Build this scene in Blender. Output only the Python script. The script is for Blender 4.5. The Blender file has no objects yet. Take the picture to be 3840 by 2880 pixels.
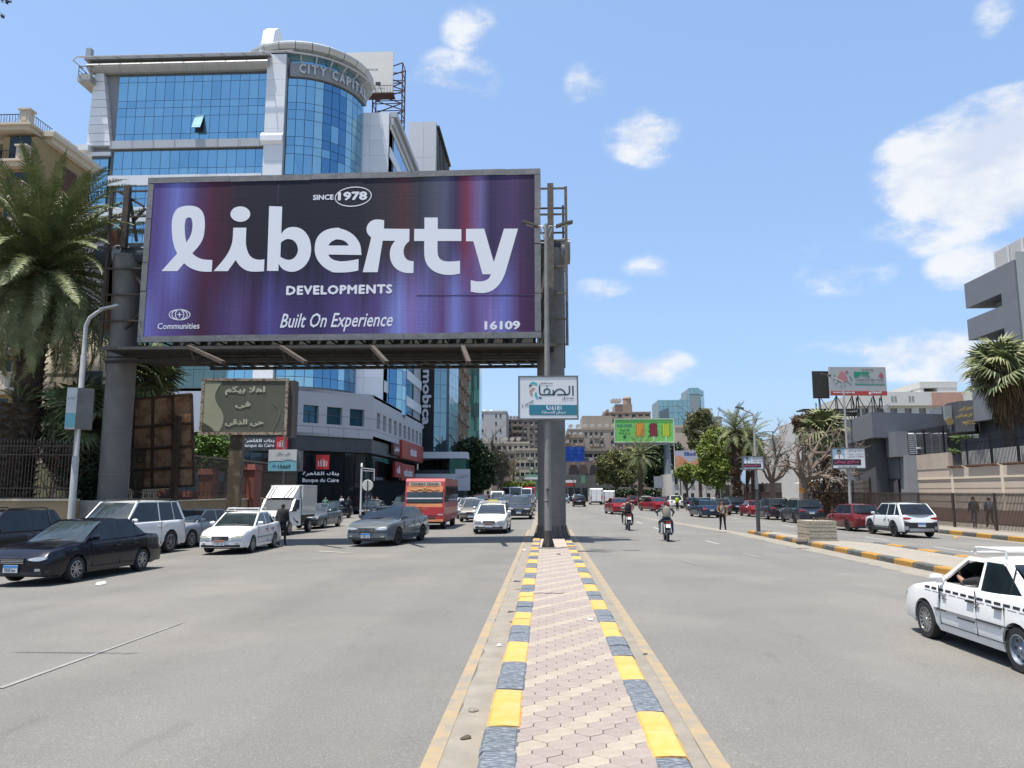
import bpy,bmesh,math,random,unicodedata
from mathutils import Vector,Matrix
from mathutils.geometry import tessellate_polygon
import numpy as np
R=math.radians
random.seed(7);rng=np.random.default_rng(7)
sc=bpy.context.scene
C=sc.collection
# ---------------------------------------------------------------- camera
CAM=Vector((0,0,2.0));FPX=2886.0
PITCH=math.atan(402/FPX);YAW=math.atan(125*math.cos(PITCH)/FPX)
cd=bpy.data.cameras.new('camera');cam=bpy.data.objects.new('camera',cd);C.objects.link(cam)
cam.location=CAM;cam.rotation_euler=(math.pi/2+PITCH,0,YAW)
cd.sensor_width=36;cd.lens=FPX/3840*36;cd.clip_start=0.1;cd.clip_end=6000
sc.camera=cam
RM=cam.rotation_euler.to_matrix()
def ray(px,py):return(RM@Vector(((px-1920)/FPX,(1440-py)/FPX,-1))).normalized()
def W(px,py,Y):
 d=ray(px,py);return CAM+d*(Y/d.y)
def G(px,py,z=0.0):
 d=ray(px,py);return CAM+d*((z-CAM.z)/d.z)
def PX(px,X):
 d=ray(px,1842);return X/d.x*d.y
def PX2(px,py,X):
 d=ray(px,py);return X/d.x*d.y
def onp(px,py,o,n):
 d=ray(px,py);return CAM+d*((o-CAM).dot(n)/d.dot(n))
def ZA(py,x,y):
 lo,hi=-5.0,300.0
 RT=RM.transposed()
 for _ in range(40):
  m=(lo+hi)/2
  v=RT@(Vector((x,y,m))-CAM)
  if 1440-v.y/-v.z*FPX>py:lo=m
  else:hi=m
 return(lo+hi)/2
CAMB=.015
def gz(x):
 return-CAMB*(min(max(0,-.48-x),22)if x<0 else min(max(0,x-1.0),22))
def MX(x):return x if-.48<=x<=1 else(.9925*x/(1-.0075*x)if x>0 else.9964*x/(1+.0075*x))
def LP_(x,y,z=0.0):
 a=MX(x);return Vector((a,y*a/x if abs(x)>.01 else y,gz(a)+z))
# ---------------------------------------------------------------- light
SUNV=Vector((-0.20,-0.13,1.0)).normalized()
EL=math.asin(SUNV.z);AZ=math.atan2(SUNV.x,SUNV.y)
sd=bpy.data.lights.new('sun','SUN');sd.energy=5.0;sd.angle=R(0.53);sd.color=(1.0,0.955,0.89)
sun=bpy.data.objects.new('sun',sd);C.objects.link(sun)
sun.rotation_euler=SUNV.to_track_quat('Z','Y').to_euler()
sc.view_settings.view_transform='Standard';sc.view_settings.look='None'
sc.view_settings.gamma=1;sc.view_settings.use_curve_mapping=False
sc.view_settings.exposure=0.74
def make_world():
 w=bpy.data.worlds.new('World');sc.world=w;w.use_nodes=True
 nt=w.node_tree;nt.nodes.clear();N=nt.nodes.new;Lk=nt.links.new
 out=N('ShaderNodeOutputWorld');bg=N('ShaderNodeBackground');bg.inputs[1].default_value=0.15
 sky=N('ShaderNodeTexSky');sky.sky_type='NISHITA';sky.sun_disc=False
 sky.sun_elevation=EL;sky.sun_rotation=AZ;sky.air_density=1.0;sky.dust_density=2.2;sky.ozone_density=1.5;sky.altitude=0
 tc=N('ShaderNodeTexCoord')
 def math_(op,a,b=None,c=None):
  n=N('ShaderNodeMath');n.operation=op
  for i,v in enumerate((a,b,c)):
   if v is None:continue
   if isinstance(v,(int,float)):n.inputs[i].default_value=v
   else:Lk(v,n.inputs[i])
  return n.outputs[0]
 def dot(v):
  n=N('ShaderNodeVectorMath');n.operation='DOT_PRODUCT';Lk(tc.outputs['Generated'],n.inputs[0]);n.inputs[1].default_value=v
  return n.outputs['Value']
 nz=N('ShaderNodeTexNoise');nz.inputs['Scale'].default_value=11;nz.inputs['Detail'].default_value=9;nz.inputs['Roughness'].default_value=0.58
 mp=N('ShaderNodeMapping');mp.inputs['Scale'].default_value=(1,1,1.9);Lk(tc.outputs['Generated'],mp.inputs[0]);Lk(mp.outputs[0],nz.inputs['Vector'])
 nb=N('ShaderNodeTexNoise');nb.inputs['Scale'].default_value=3.0;nb.inputs['Detail'].default_value=3;Lk(tc.outputs['Generated'],nb.inputs['Vector'])
 tot=None
 for(px,py,rx,ry,s)in[(3680,650,350,215,2.1),(3850,540,300,190,2.1),(3460,700,150,115,1.7),(3790,770,260,110,.9),(3500,880,260,90,.5),(1700,310,190,130,.68),(1760,110,120,100,.5),(2420,520,175,120,.74),(2370,1370,260,95,1.0),(3120,1010,230,110,.55),(3780,1010,260,130,.9),(3560,1330,560,120,.65),(2200,310,95,120,.42),(2240,1090,160,60,.5),(2430,1000,120,60,.35),(3780,60,110,90,.42)]:
  d=ray(px,py);u=ray(px+40,py)-ray(px-40,py);u.normalize();v=d.cross(u).normalized()
  a=math_('DIVIDE',dot(u),rx/FPX);b=math_('DIVIDE',dot(v),ry/FPX)
  a=math_('SUBTRACT',a,0.0);r2=math_('ADD',math_('MULTIPLY',a,a),math_('MULTIPLY',b,b))
  fr=math_('GREATER_THAN',dot(d),0.3)
  m=math_('MULTIPLY',math_('MULTIPLY',math_('SUBTRACT',1.0,math_('SQRT',r2)),s),fr)
  m=math_('MAXIMUM',m,0.0)
  tot=m if tot is None else math_('MAXIMUM',tot,m)
 oth=math_('MULTIPLY',math_('MAXIMUM',math_('SUBTRACT',nb.outputs['Fac'],0.6),0.0),2.6)
 back=math_('LESS_THAN',dot(ray(1920,1440)),0.55)
 tot=math_('MAXIMUM',tot,math_('MULTIPLY',oth,back))
 nn=math_('MULTIPLY_ADD',nz.outputs['Fac'],4.2,-2.02)
 dens=math_('ADD',math_('MULTIPLY',tot,1.25),math_('MULTIPLY',nn,math_('MINIMUM',math_('MULTIPLY',tot,5.0),0.9)))
 ss=N('ShaderNodeMapRange');ss.interpolation_type='SMOOTHSTEP';ss.inputs['From Min'].default_value=0.10;ss.inputs['From Max'].default_value=1.2
 ss.inputs['To Max'].default_value=0.95
 Lk(dens,ss.inputs['Value'])
 col=N('ShaderNodeMix');col.data_type='RGBA';Lk(ss.outputs[0],col.inputs['Factor'])
 tint=N('ShaderNodeMix');tint.data_type='RGBA';tint.blend_type='MULTIPLY';tint.inputs['Factor'].default_value=1
 Lk(sky.outputs[0],tint.inputs['A']);tint.inputs['B'].default_value=(1.0,1.0,1.0,1)
 sep=N('ShaderNodeSeparateXYZ');Lk(tc.outputs['Generated'],sep.inputs[0])
 el=N('ShaderNodeMapRange');el.inputs['From Min'].default_value=0.0;el.inputs['From Max'].default_value=0.6
 el.inputs['To Min'].default_value=0.55;el.inputs['To Max'].default_value=0.45;Lk(sep.outputs['Z'],el.inputs['Value'])
 dust=N('ShaderNodeMix');dust.data_type='RGBA';Lk(el.outputs[0],dust.inputs['Factor'])
 Lk(tint.outputs['Result'],dust.inputs['A']);dust.inputs['B'].default_value=(1.22,2.12,3.7,1)
 sh=N('ShaderNodeMapRange');sh.inputs['From Min'].default_value=.42;sh.inputs['From Max'].default_value=.62;Lk(nz.outputs['Fac'],sh.inputs['Value']);cc_=N('ShaderNodeMix');cc_.data_type='RGBA';Lk(sh.outputs[0],cc_.inputs['Factor']);cc_.inputs['A'].default_value=(2.75,3.05,3.65,1);cc_.inputs['B'].default_value=(3.7,3.8,3.95,1)
 Lk(dust.outputs['Result'],col.inputs['A']);Lk(cc_.outputs['Result'],col.inputs['B'])
 Lk(col.outputs['Result'],bg.inputs[0]);Lk(bg.outputs[0],out.inputs[0])
make_world()
# ---------------------------------------------------------------- materials
_M={};ALB=.76
def mat(name,col=(.5,.5,.5),rough=.7,metal=0.0,var=0.0,vs=3.0,bump=0.0,bs=30.0,col2=None,spec=.5,coat=0.0,aniso=(1,1,1),det=5,thr=None,trans=0.0):
 """procedural surface: base colour with mottling (var or a second colour), fine relief"""
 if name in _M:return _M[name]
 if metal<.5:col=tuple(c*ALB for c in col);col2=col2 and tuple(c*ALB for c in col2)
 m=bpy.data.materials.new(name);_M[name]=m;m.use_nodes=True
 nt=m.node_tree;b=nt.nodes['Principled BSDF'];N=nt.nodes.new;Lk=nt.links.new
 b.inputs['Roughness'].default_value=rough;b.inputs['Metallic'].default_value=metal
 b.inputs['Specular IOR Level'].default_value=spec;b.inputs['Coat Weight'].default_value=coat;b.inputs['Coat Roughness'].default_value=.03
 b.inputs['Base Color'].default_value=(*col,1)
 if trans:b.inputs['Transmission Weight'].default_value=trans
 if var or col2 or bump:
  tc=N('ShaderNodeTexCoord');mp=N('ShaderNodeMapping');mp.inputs['Scale'].default_value=aniso
  Lk(tc.outputs['Object'],mp.inputs[0])
 if var or col2:
  nz=N('ShaderNodeTexNoise');nz.inputs['Scale'].default_value=vs;nz.inputs['Detail'].default_value=det;nz.inputs['Roughness'].default_value=.62
  Lk(mp.outputs[0],nz.inputs['Vector'])
  mr=N('ShaderNodeMapRange');lo,hi=thr or(.3,.7);mr.inputs['From Min'].default_value=lo;mr.inputs['From Max'].default_value=hi
  Lk(nz.outputs['Fac'],mr.inputs['Value'])
  mx=N('ShaderNodeMix');mx.data_type='RGBA';Lk(mr.outputs[0],mx.inputs['Factor'])
  c2=col2 or tuple(min(1,c*(1+var))for c in col);c1=col if col2 else tuple(c*(1-var)for c in col)
  mx.inputs['A'].default_value=(*c1,1);mx.inputs['B'].default_value=(*c2,1)
  oi=N('ShaderNodeObjectInfo');mr2=N('ShaderNodeMapRange');mr2.inputs['To Min'].default_value=.94;mr2.inputs['To Max'].default_value=1.05
  Lk(oi.outputs['Random'],mr2.inputs['Value'])
  m2=N('ShaderNodeVectorMath');m2.operation='SCALE';Lk(mx.outputs['Result'],m2.inputs[0]);Lk(mr2.outputs[0],m2.inputs['Scale'])
  Lk(m2.outputs[0],b.inputs['Base Color'])
 if bump:
  n2=N('ShaderNodeTexNoise');n2.inputs['Scale'].default_value=bs;n2.inputs['Detail'].default_value=4;Lk(mp.outputs[0],n2.inputs['Vector'])
  bp=N('ShaderNodeBump');bp.inputs['Strength'].default_value=min(1,bump);bp.inputs['Distance'].default_value=.02
  Lk(n2.outputs['Fac'],bp.inputs['Height']);Lk(bp.outputs[0],b.inputs['Normal'])
 return m
def paint(name,col,metal=0.0,dirt=.1):
 return mat(name,col,.24,metal*.2,var=dirt,vs=2.5,coat=.5,spec=.25)
ASPH=mat('asphalt',(.195,.186,.167),.9,var=.10,vs=.35,bump=.5,bs=60,det=9)
def asphalt():
 m=ASPH;nt=m.node_tree;N=nt.nodes.new;Lk=nt.links.new;b=nt.nodes['Principled BSDF']
 src=b.inputs['Base Color'].links[0].from_socket
 tc=N('ShaderNodeTexCoord');col=src
 for sc_,vs,lo,hi,dark,k in(((.5,.02,1),1.0,.5,.75,(.86,.86,.86),6),((1,1,1),.22,.5,.62,(1.13,1.11,1.07),4),((1,1,1),70,.48,.72,(.68,.68,.68),3),((1,1,1),45,.56,.72,(1.45,1.45,1.4),3),((1,.25,1),2.6,.66,.72,(.88,.88,.88),8)):
  mp=N('ShaderNodeMapping');mp.inputs['Scale'].default_value=sc_;Lk(tc.outputs['Object'],mp.inputs[0])
  nz=N('ShaderNodeTexNoise');nz.inputs['Scale'].default_value=vs;nz.inputs['Detail'].default_value=k;Lk(mp.outputs[0],nz.inputs['Vector'])
  mr=N('ShaderNodeMapRange');mr.inputs['From Min'].default_value=lo;mr.inputs['From Max'].default_value=hi;Lk(nz.outputs['Fac'],mr.inputs['Value'])
  mx=N('ShaderNodeMix');mx.data_type='RGBA';mx.blend_type='MULTIPLY';Lk(mr.outputs[0],mx.inputs['Factor']);Lk(col,mx.inputs['A']);mx.inputs['B'].default_value=(*dark,1)
  col=mx.outputs['Result']
 Lk(col,b.inputs['Base Color'])
asphalt()
DIRT=mat('dust',(.265,.235,.19),.95,var=.15,vs=3,bump=.4,bs=80)
GROUND=mat('sandy_ground',(.30,.26,.2),.95,var=.2,vs=.3,bump=.3,bs=20)
KY=mat('kerb_yellow',(.66,.35,.075),.75,col2=(.60,.42,.20),vs=5,bump=.25,bs=25,thr=(.42,.85))
KB=mat('kerb_grey',(.09,.108,.13),.85,col2=(.36,.38,.39),vs=14,bump=.4,bs=30,aniso=(1,4,1),thr=(.46,.72))
KY2=mat('kerb_yellow_worn',(.42,.22,.03),.8,col2=(.27,.19,.09),vs=7,bump=.8,bs=22,thr=(.5,.75))
KB2=mat('kerb_grey_worn',(.09,.095,.09),.9,col2=(.24,.22,.19),vs=6,bump=.9,bs=22,thr=(.5,.8))
PAV1=mat('paver_cream',(.375,.322,.255),.9,var=.10,vs=9,bump=.4,bs=90)
PAV2=mat('paver_rose',(.315,.262,.228),.9,var=.10,vs=9,bump=.4,bs=90)
SAND=mat('paver_joint_sand',(.27,.235,.185),.95,var=.2,vs=12)
STEEL=mat('galvanised_steel',(.30,.31,.31),.5,.6,var=.12,vs=6)
CONC=mat('concrete',(.33,.31,.28),.9,var=.2,vs=2.5,bump=.5,bs=12)
BLK=mat('black_rubber',(.018,.018,.02),.75,var=.2)
DARK=mat('dark_void',(.012,.012,.014),.6)
WHITE=mat('white_paint',(.78,.78,.76),.5,var=.04)
WPRINT=mat('white_print',(.84,.86,.90),.5)
CHROME=mat('chrome',(.7,.7,.72),.18,1.0)
DMET=mat('dark_steel',(.045,.04,.036),.7,.3,var=.35,vs=4)
RMET=mat('weathered_steel',(.11,.085,.065),.75,.2,col2=(.20,.18,.155),vs=5)
BRICKC=mat('beige_render',(.46,.38,.28),.9,var=.10,vs=.6,bump=.2,bs=8)
# ---------------------------------------------------------------- mesh builder
def frame(o,ux,un=None):
 """matrix: x along ux, y = -outward normal, z up"""
 x=Vector((ux[0],ux[1],0)).normalized();z=Vector((0,0,1));y=z.cross(x)
 m=Matrix((x,y,z)).transposed().to_4x4();m.translation=Vector(o);return m
class MB:
 def __init__(s,M=None):s.v=[];s.f=[];s.m=[];s.M=M;s.sm=[]
 def add(s,vs,fs,mi=0,sm=False):
  o=len(s.v)
  s.v+=[tuple(s.M@Vector(v))for v in vs]if s.M is not None else[tuple(v)for v in vs]
  s.f+=[tuple(i+o for i in f)for f in fs];s.m+=[mi]*len(fs);s.sm+=[sm]*len(fs);return s
 def box(s,x0,x1,y0,y1,z0,z1,mi=0):
  if x0>x1:x0,x1=x1,x0
  if y0>y1:y0,y1=y1,y0
  if z0>z1:z0,z1=z1,z0
  return s.add([(x0,y0,z0),(x1,y0,z0),(x1,y1,z0),(x0,y1,z0),(x0,y0,z1),(x1,y0,z1),(x1,y1,z1),(x0,y1,z1)],[(0,3,2,1),(4,5,6,7),(0,1,5,4),(1,2,6,5),(2,3,7,6),(3,0,4,7)],mi)
 def bar(s,a,b,w,h=None,mi=0,up=(0,0,1)):
  a=Vector(a);b=Vector(b);h=h or w;d=(b-a).normalized();u=Vector(up)
  if abs(d.dot(u))>.98:u=Vector((0,1,0))
  x=d.cross(u).normalized()*w/2;y=x.cross(d).normalized()*h/2
  vs=[p+i*x+j*y for p in(a,b)for i,j in((-1,-1),(1,-1),(1,1),(-1,1))]
  return s.add(vs,[(3,2,1,0),(4,5,6,7),(0,1,5,4),(1,2,6,5),(2,3,7,6),(3,0,4,7)],mi)
 def tube(s,pts,rad,n=8,mi=0,cap=True,sm=True):
  pts=[Vector(p)for p in pts];k=len(pts);rad=[rad]*k if isinstance(rad,(int,float))else rad
  vs=[];u0=None
  for i,p in enumerate(pts):
   d=(pts[min(i+1,k-1)]-pts[max(i-1,0)]).normalized()
   if u0 is None or abs(d.dot(u0))>.99:u0=Vector((1,0,0))if abs(d.x)<.9 else Vector((0,1,0))
   x=d.cross(u0).normalized();y=d.cross(x).normalized();u0=-y if False else u0
   vs+=[p+(x*math.cos(t)+y*math.sin(t))*rad[i]for t in[2*math.pi*j/n for j in range(n)]]
  fs=[(i*n+j,i*n+(j+1)%n,(i+1)*n+(j+1)%n,(i+1)*n+j)for i in range(k-1)for j in range(n)]
  s.add(vs,fs,mi,sm)
  if cap:s.add(vs[:n],[tuple(range(n))[::-1]],mi);s.add(vs[-n:],[tuple(range(n))],mi)
  return s
 def lathe(s,prof,n=24,mi=0,ax='z',c=(0,0,0),sm=True,a0=0,a1=2*math.pi):
  full=abs(a1-a0-2*math.pi)<1e-6;k=n if full else n+1;vs=[]
  for r,h in prof:
   for j in range(k):
    t=a0+(a1-a0)*j/n;p=(r*math.cos(t),r*math.sin(t),h)
    if ax=='y':p=(p[0],p[2],p[1])
    if ax=='x':p=(p[2],p[0],p[1])
    vs.append((p[0]+c[0],p[1]+c[1],p[2]+c[2]))
  fs=[]
  for i in range(len(prof)-1):
   for j in range(n):fs.append((i*k+j,i*k+(j+1)%k,(i+1)*k+(j+1)%k,(i+1)*k+j))
  return s.add(vs,fs,mi,sm)
 def prism(s,poly,t0,t1,ax='y',mi=0,holes=()):
  """poly: 2-D points; ax = thickness axis ('y': points are (x, z); 'z': (x, y); 'x': (y, z))"""
  loops=[list(poly)]+[list(h)for h in holes]
  area=lambda p:sum(p[i][0]*p[(i+1)%len(p)][1]-p[(i+1)%len(p)][0]*p[i][1]for i in range(len(p)))
  tri=tessellate_polygon([[Vector((p[0],p[1],0))for p in l]for l in loops])
  flat=[p for l in loops for p in l];n=len(flat)
  def P(p,t):return{'y':(p[0],t,p[1]),'z':(p[0],p[1],t),'x':(t,p[0],p[1])}[ax]
  s.add([P(p,t0)for p in flat]+[P(p,t1)for p in flat],[],mi)
  o=len(s.v)-2*n;fs=[]
  for a,b,c in tri:fs+=[(a+o,b+o,c+o),(c+o+n,b+o+n,a+o+n)]
  k=0
  for l in loops:
   m=len(l)
   for i in range(m):fs.append((o+k+i,o+k+(i+1)%m,o+n+k+(i+1)%m,o+n+k+i))
   k+=m
  s.f+=fs;s.m+=[mi]*len(fs);s.sm+=[False]*len(fs);return s
 def mesh(s,name,mats,off=None,fix=True,ang=40):
  me=bpy.data.meshes.new(name)
  vs=[(v[0]-off[0],v[1]-off[1],v[2]-off[2])for v in s.v]if off is not None else s.v
  me.from_pydata(vs,[],s.f)
  mats=mats if isinstance(mats,(list,tuple))else[mats]
  for m in mats:me.materials.append(m)
  me.polygons.foreach_set('material_index',s.m);me.polygons.foreach_set('use_smooth',s.sm)
  if fix:
   bm=bmesh.new();bm.from_mesh(me);bmesh.ops.remove_doubles(bm,verts=bm.verts,dist=1e-5)if any(s.sm)else None
   bmesh.ops.recalc_face_normals(bm,faces=bm.faces);bm.to_mesh(me);bm.free()
  if any(s.sm):me.set_sharp_from_angle(angle=R(ang))
  me.update();return me
 def build(s,name,mats,parent=None,loc=None,rz=0,label=None,cat=None,group=None,kind=None,world=False,fix=True,ang=40):
  off=parent.location if(world and parent is not None)else None
  me=s.mesh(name,mats,off,fix,ang);return put(me,name,parent,loc,rz,label,cat,group,kind)
def put(me,name,parent=None,loc=None,rz=0,label=None,cat=None,group=None,kind=None,M=None,om=None):
 o=bpy.data.objects.new(name,me);C.objects.link(o)
 if parent:o.parent=parent
 if M is not None:o.matrix_basis=M
 if loc is not None:o.location=loc
 if rz:o.rotation_euler=(0,0,rz)
 if label:o['label']=label
 if cat:o['category']=cat
 if group:o['group']=group
 if kind:o['kind']=kind
 if om:o.material_slots[0].link='OBJECT';o.material_slots[0].material=om
 return o
def thing(name,label,cat,loc=(0,0,0),rz=0,group=None):
 return put(None,name,None,loc,rz,label,cat,group)
def dup(t,loc,rz=None,label=None,parent=None):
 r=t.copy();C.objects.link(r)
 if parent is not None:r.parent=parent
 elif label is not None or loc is not None:
  r.location=loc
  if rz is not None:r.rotation_euler=(0,0,rz)
  if label:r['label']=label
 for ch in t.children:dup(ch,None,None,None,r)
 return r
class Pieces:
 """alike pieces: one object each for the 300 nearest, the rest one part"""
 def __init__(s,name,parent):s.name=name;s.parent=parent;s.it=[]
 def add(s,me,M,om=None):s.it.append((me,M,om))
 def boxp(s,key,w,d,h,material,M,bev=0):
  k=('bx',key,round(w,2),round(d,2),round(h,2),material.name)
  if k not in _M:
   mb=MB()
   if bev:
    b=bev;a=[(-w/2,-d/2),(w/2,-d/2),(w/2,d/2),(-w/2,d/2)];q=[(-w/2+b,-d/2+b),(w/2-b,-d/2+b),(w/2-b,d/2-b),(-w/2+b,d/2-b)]
    mb.add([(*p,0)for p in a]+[(*p,h-b)for p in a]+[(*p,h)for p in q],[(0,1,5,4),(1,2,6,5),(2,3,7,6),(3,0,4,7),(4,5,9,8),(5,6,10,9),(6,7,11,10),(7,4,8,11),(8,9,10,11)])
   else:mb.box(-w/2,w/2,-d/2,d/2,-h/2,h/2)
   _M[k]=mb.mesh(s.name,material,fix=not bev)
  s.it.append((_M[k],M,None))
 def done(s):
  base=s.parent.matrix_basis.copy();base=s.parent.matrix_basis
  if len(s.it)>300:s.it.sort(key=lambda t:((base@t[1]).translation-CAM).length)
  for me,M,om in s.it[:300]:put(me,s.name,s.parent,M=M,om=om)
  rest=s.it[300:]
  if rest:
   vs=[];fs=[];mi=[];mats=[]
   for me,M,om in rest:
    mm=om or me.materials[0]
    if mm not in mats:mats.append(mm)
    o=len(vs);vs+=[tuple(M@v.co)for v in me.vertices]
    for p in me.polygons:fs.append(tuple(i+o for i in p.vertices));mi.append(mats.index(mm))
   me=bpy.data.meshes.new(s.name);me.from_pydata(vs,[],fs)
   for m in mats:me.materials.append(m)
   me.polygons.foreach_set('material_index',mi);put(me,s.name,s.parent,kind='stuff')
T=Matrix.Translation
def RZ(a):return Matrix.Rotation(a,4,'Z')
# ---------------------------------------------------------------- writing
_f2={}
for rg in(range(0xFB50,0xFBB2),range(0xFE80,0xFEFD)):
 for cp in rg:
  d=unicodedata.decomposition(chr(cp)).split()
  if len(d)>=2:_f2.setdefault(''.join(chr(int(x,16))for x in d[1:]),{})[d[0]]=chr(cp)
def ar(s):
 """joined letter forms in visual order"""
 import re
 L=[];i=0
 while i<len(s):
  n=2 if s[i:i+2]in('\u0644\u0627','\u0644\u0623')else 1
  L.append(s[i:i+n]);i+=n
 out=[]
 for i,ch in enumerate(L):
  f=_f2.get(ch)
  if not f:out.append(ch);continue
  prev=i>0 and '<initial>' in _f2.get(L[i-1],{})
  nxt=i<len(L)-1 and '<initial>' in f and '<final>' in _f2.get(L[i+1],{})
  k='<medial>' if prev and nxt else '<final>' if prev else '<initial>' if nxt else '<isolated>'
  out.append(f.get(k)or ch)
 return re.sub(r'[0-9+]+',lambda m:m.group(0)[::-1],''.join(out)[::-1])
_T={}
def text_mesh(s,material,w,h,bold=0.0,shear=0.0,depth=.004,arabic=False,res=2,space=1.0):
 bold=min(bold,.03);k=(s,material.name,round(w,3),round(h,3),bold,shear,depth)
 if k in _T:return _T[k]
 c=bpy.data.curves.new('t','FONT');c.body=ar(s)if arabic else s;c.resolution_u=res;c.shear=shear;c.space_character=space
 o=bpy.data.objects.new('t',c);C.objects.link(o);dg=bpy.context.evaluated_depsgraph_get()
 me=bpy.data.meshes.new_from_object(o.evaluated_get(dg));bpy.data.objects.remove(o)
 co=np.empty(len(me.vertices)*3);me.vertices.foreach_get('co',co);co=co.reshape(-1,3)
 if bold>0:
  bm=bmesh.new();d_=bold*1.5
  for k_,(dx,dz)in enumerate(((0,0),(-d_,0),(d_,0),(0,-d_),(0,d_))):
   n_=len(bm.verts);bm.from_mesh(me);bm.verts.ensure_lookup_table()
   for v in bm.verts[n_:]:v.co.x+=dx;v.co.y+=dz;v.co.z=k_
  bm.to_mesh(me);bm.free();co=np.empty(len(me.vertices)*3);me.vertices.foreach_get('co',co);co=co.reshape(-1,3)
 lay=co[:,2].copy();mn=co.min(0);mx=co.max(0);e=np.maximum(mx-mn,1e-6)
 out=np.zeros_like(co);out[:,0]=(co[:,0]-(mn[0]+mx[0])/2)/e[0]*w;out[:,2]=(co[:,1]-(mn[1]+mx[1])/2)/e[1]*h;out[:,1]=-lay*.0006
 me.vertices.foreach_set('co',out.ravel())
 if depth>.006:
  bm=bmesh.new();bm.from_mesh(me);r=bmesh.ops.extrude_face_region(bm,geom=bm.faces[:])
  for v in[g for g in r['geom']if isinstance(g,bmesh.types.BMVert)]:v.co.y-=depth
  bmesh.ops.recalc_face_normals(bm,faces=bm.faces);bm.to_mesh(me);bm.free()
 me.materials.clear();me.materials.append(material);me.name='lettering';me.update();_T[k]=me;return me
def text(s,material,parent,x,z,w,h,y=0,name='lettering',rot=0,**kw):
 """on a board whose local x is right, z up, front towards -y"""
 me=text_mesh(s,material,w,h,**kw)
 return put(me,name,parent,M=T((x,y,z))@Matrix.Rotation(rot,4,'Y'))
def ell(cx,cz,rx,rz,n=28,a=0):
 return[(cx+rx*math.cos(t)*math.cos(a)-rz*math.sin(t)*math.sin(a),cz+rx*math.cos(t)*math.sin(a)+rz*math.sin(t)*math.cos(a))for t in[2*math.pi*i/n for i in range(n)]]
# ================================================================ ground, roads
MB().box(-1500,1500,-300,2500,-1.2,-0.42).build('ground',GROUND,kind='structure')
g=MB();xs_=(-60,-22.48,-.48,1,22.3);g.add([(x,y,gz(x))for x in xs_ for y in(-30,900)],[(2*i,2*i+2,2*i+3,2*i+1)for i in range(4)]);g.build('road',ASPH,kind='structure')
LINEY=mat('faded_yellow_line',(.36,.27,.15),.9,col2=(.26,.23,.185),vs=4,thr=(.38,.62),bump=.3,bs=40)
LINEW=mat('faded_white_line',(.50,.50,.48),.9,col2=(.24,.235,.22),vs=5,thr=(.45,.8))
LINEF=mat('ghost_line',(.30,.29,.27),.9,col2=(.22,.21,.20),vs=3,thr=(.4,.7))
def strip(name,pts,material,z,label=None):
 """ragged-edged sheet lying on the road: pts = [(y, xa, xb)]"""
 m=MB();vs=[];
 for y,a,b in pts:vs+=[(a,y,z+gz(a)),(b,y,z+gz(b))]
 m.add(vs,[(2*i,2*i+1,2*i+3,2*i+2)for i in range(len(pts)-1)])
 return m.build(name,material,kind='structure',fix=False)
def rag(x,a):return x+random.uniform(-a,a)
ys=[3+.35*i for i in range(120)]+[45+4*i for i in range(50)]
strip('roadside_dust',[(y,rag(-.80,.035),-.46)for y in ys],DIRT,.004)
strip('lane_line',[(y,-.93,-.80)for y in ys[:110]],LINEY,.008)
strip('roadside_dust',[(y,.98,rag(1.22,.03))for y in ys],DIRT,.004)
strip('lane_line',[(y,1.20,1.34)for y in ys[:110]],LINEY,.008)
strip('roadside_dust',[(y,rag(9.45-max(0,(y-40))*.08,.10),10.4-max(0,(y-40))*.10)for y in ys if 8<y<70],DIRT,.004)
strip('roadside_dust',[(y,rag(20.9,.12),21.9)for y in ys if 20<y<80],DIRT,.005)
strip('roadside_dust',[(y,-16.9,rag(-16.0,.25))for y in ys if 12<y<60],DIRT,.004)
for(xa,ya,xb,yb,w,mm)in([(14.0,y,14.05,y+2.6,.13,LINEW)for y in(26.5,32.6,38.5,44.6,50.5,57,64,71)]+[(6.0,y,6.0,y+2.8,.11,LINEW)for y in(41,49,57,65,73,81,90)]+[(6.6,30.2,6.5,32.2,.1,LINEW),(6.5,24,6.4,26,.09,LINEF)]):
 m=MB();k_=MX(xa)/xa;xa,xb,ya,yb=xa*k_,xb*k_,ya*k_,yb*k_;z_=gz(xa)+.010;m.add([(xa-w/2,ya,z_),(xa+w/2,ya,z_),(xb+w/2,yb,z_),(xb-w/2,yb,z_)],[(0,1,2,3)]);m.build('lane_line',mm,kind='structure',fix=False)
for a,b,w in(((0,2580),(685,2335),.07),((1190,2066),(1330,2075),.30),((2560,2100),(2630,2122),.08)):
 p=G(*a,.008);q=G(*b,.008);p=LP_(p.x,p.y,.010);q=LP_(q.x,q.y,.010);n=(q-p).normalized().cross(Vector((0,0,1)))*w/2
 m=MB();m.add([p-n,p+n,q+n*.4,q-n*.4],[(0,1,2,3)]);m.build('lane_line',LINEF if w<.2 else mat('sand_streak',(.36,.33,.28),.95),kind='structure',fix=False)
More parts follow.
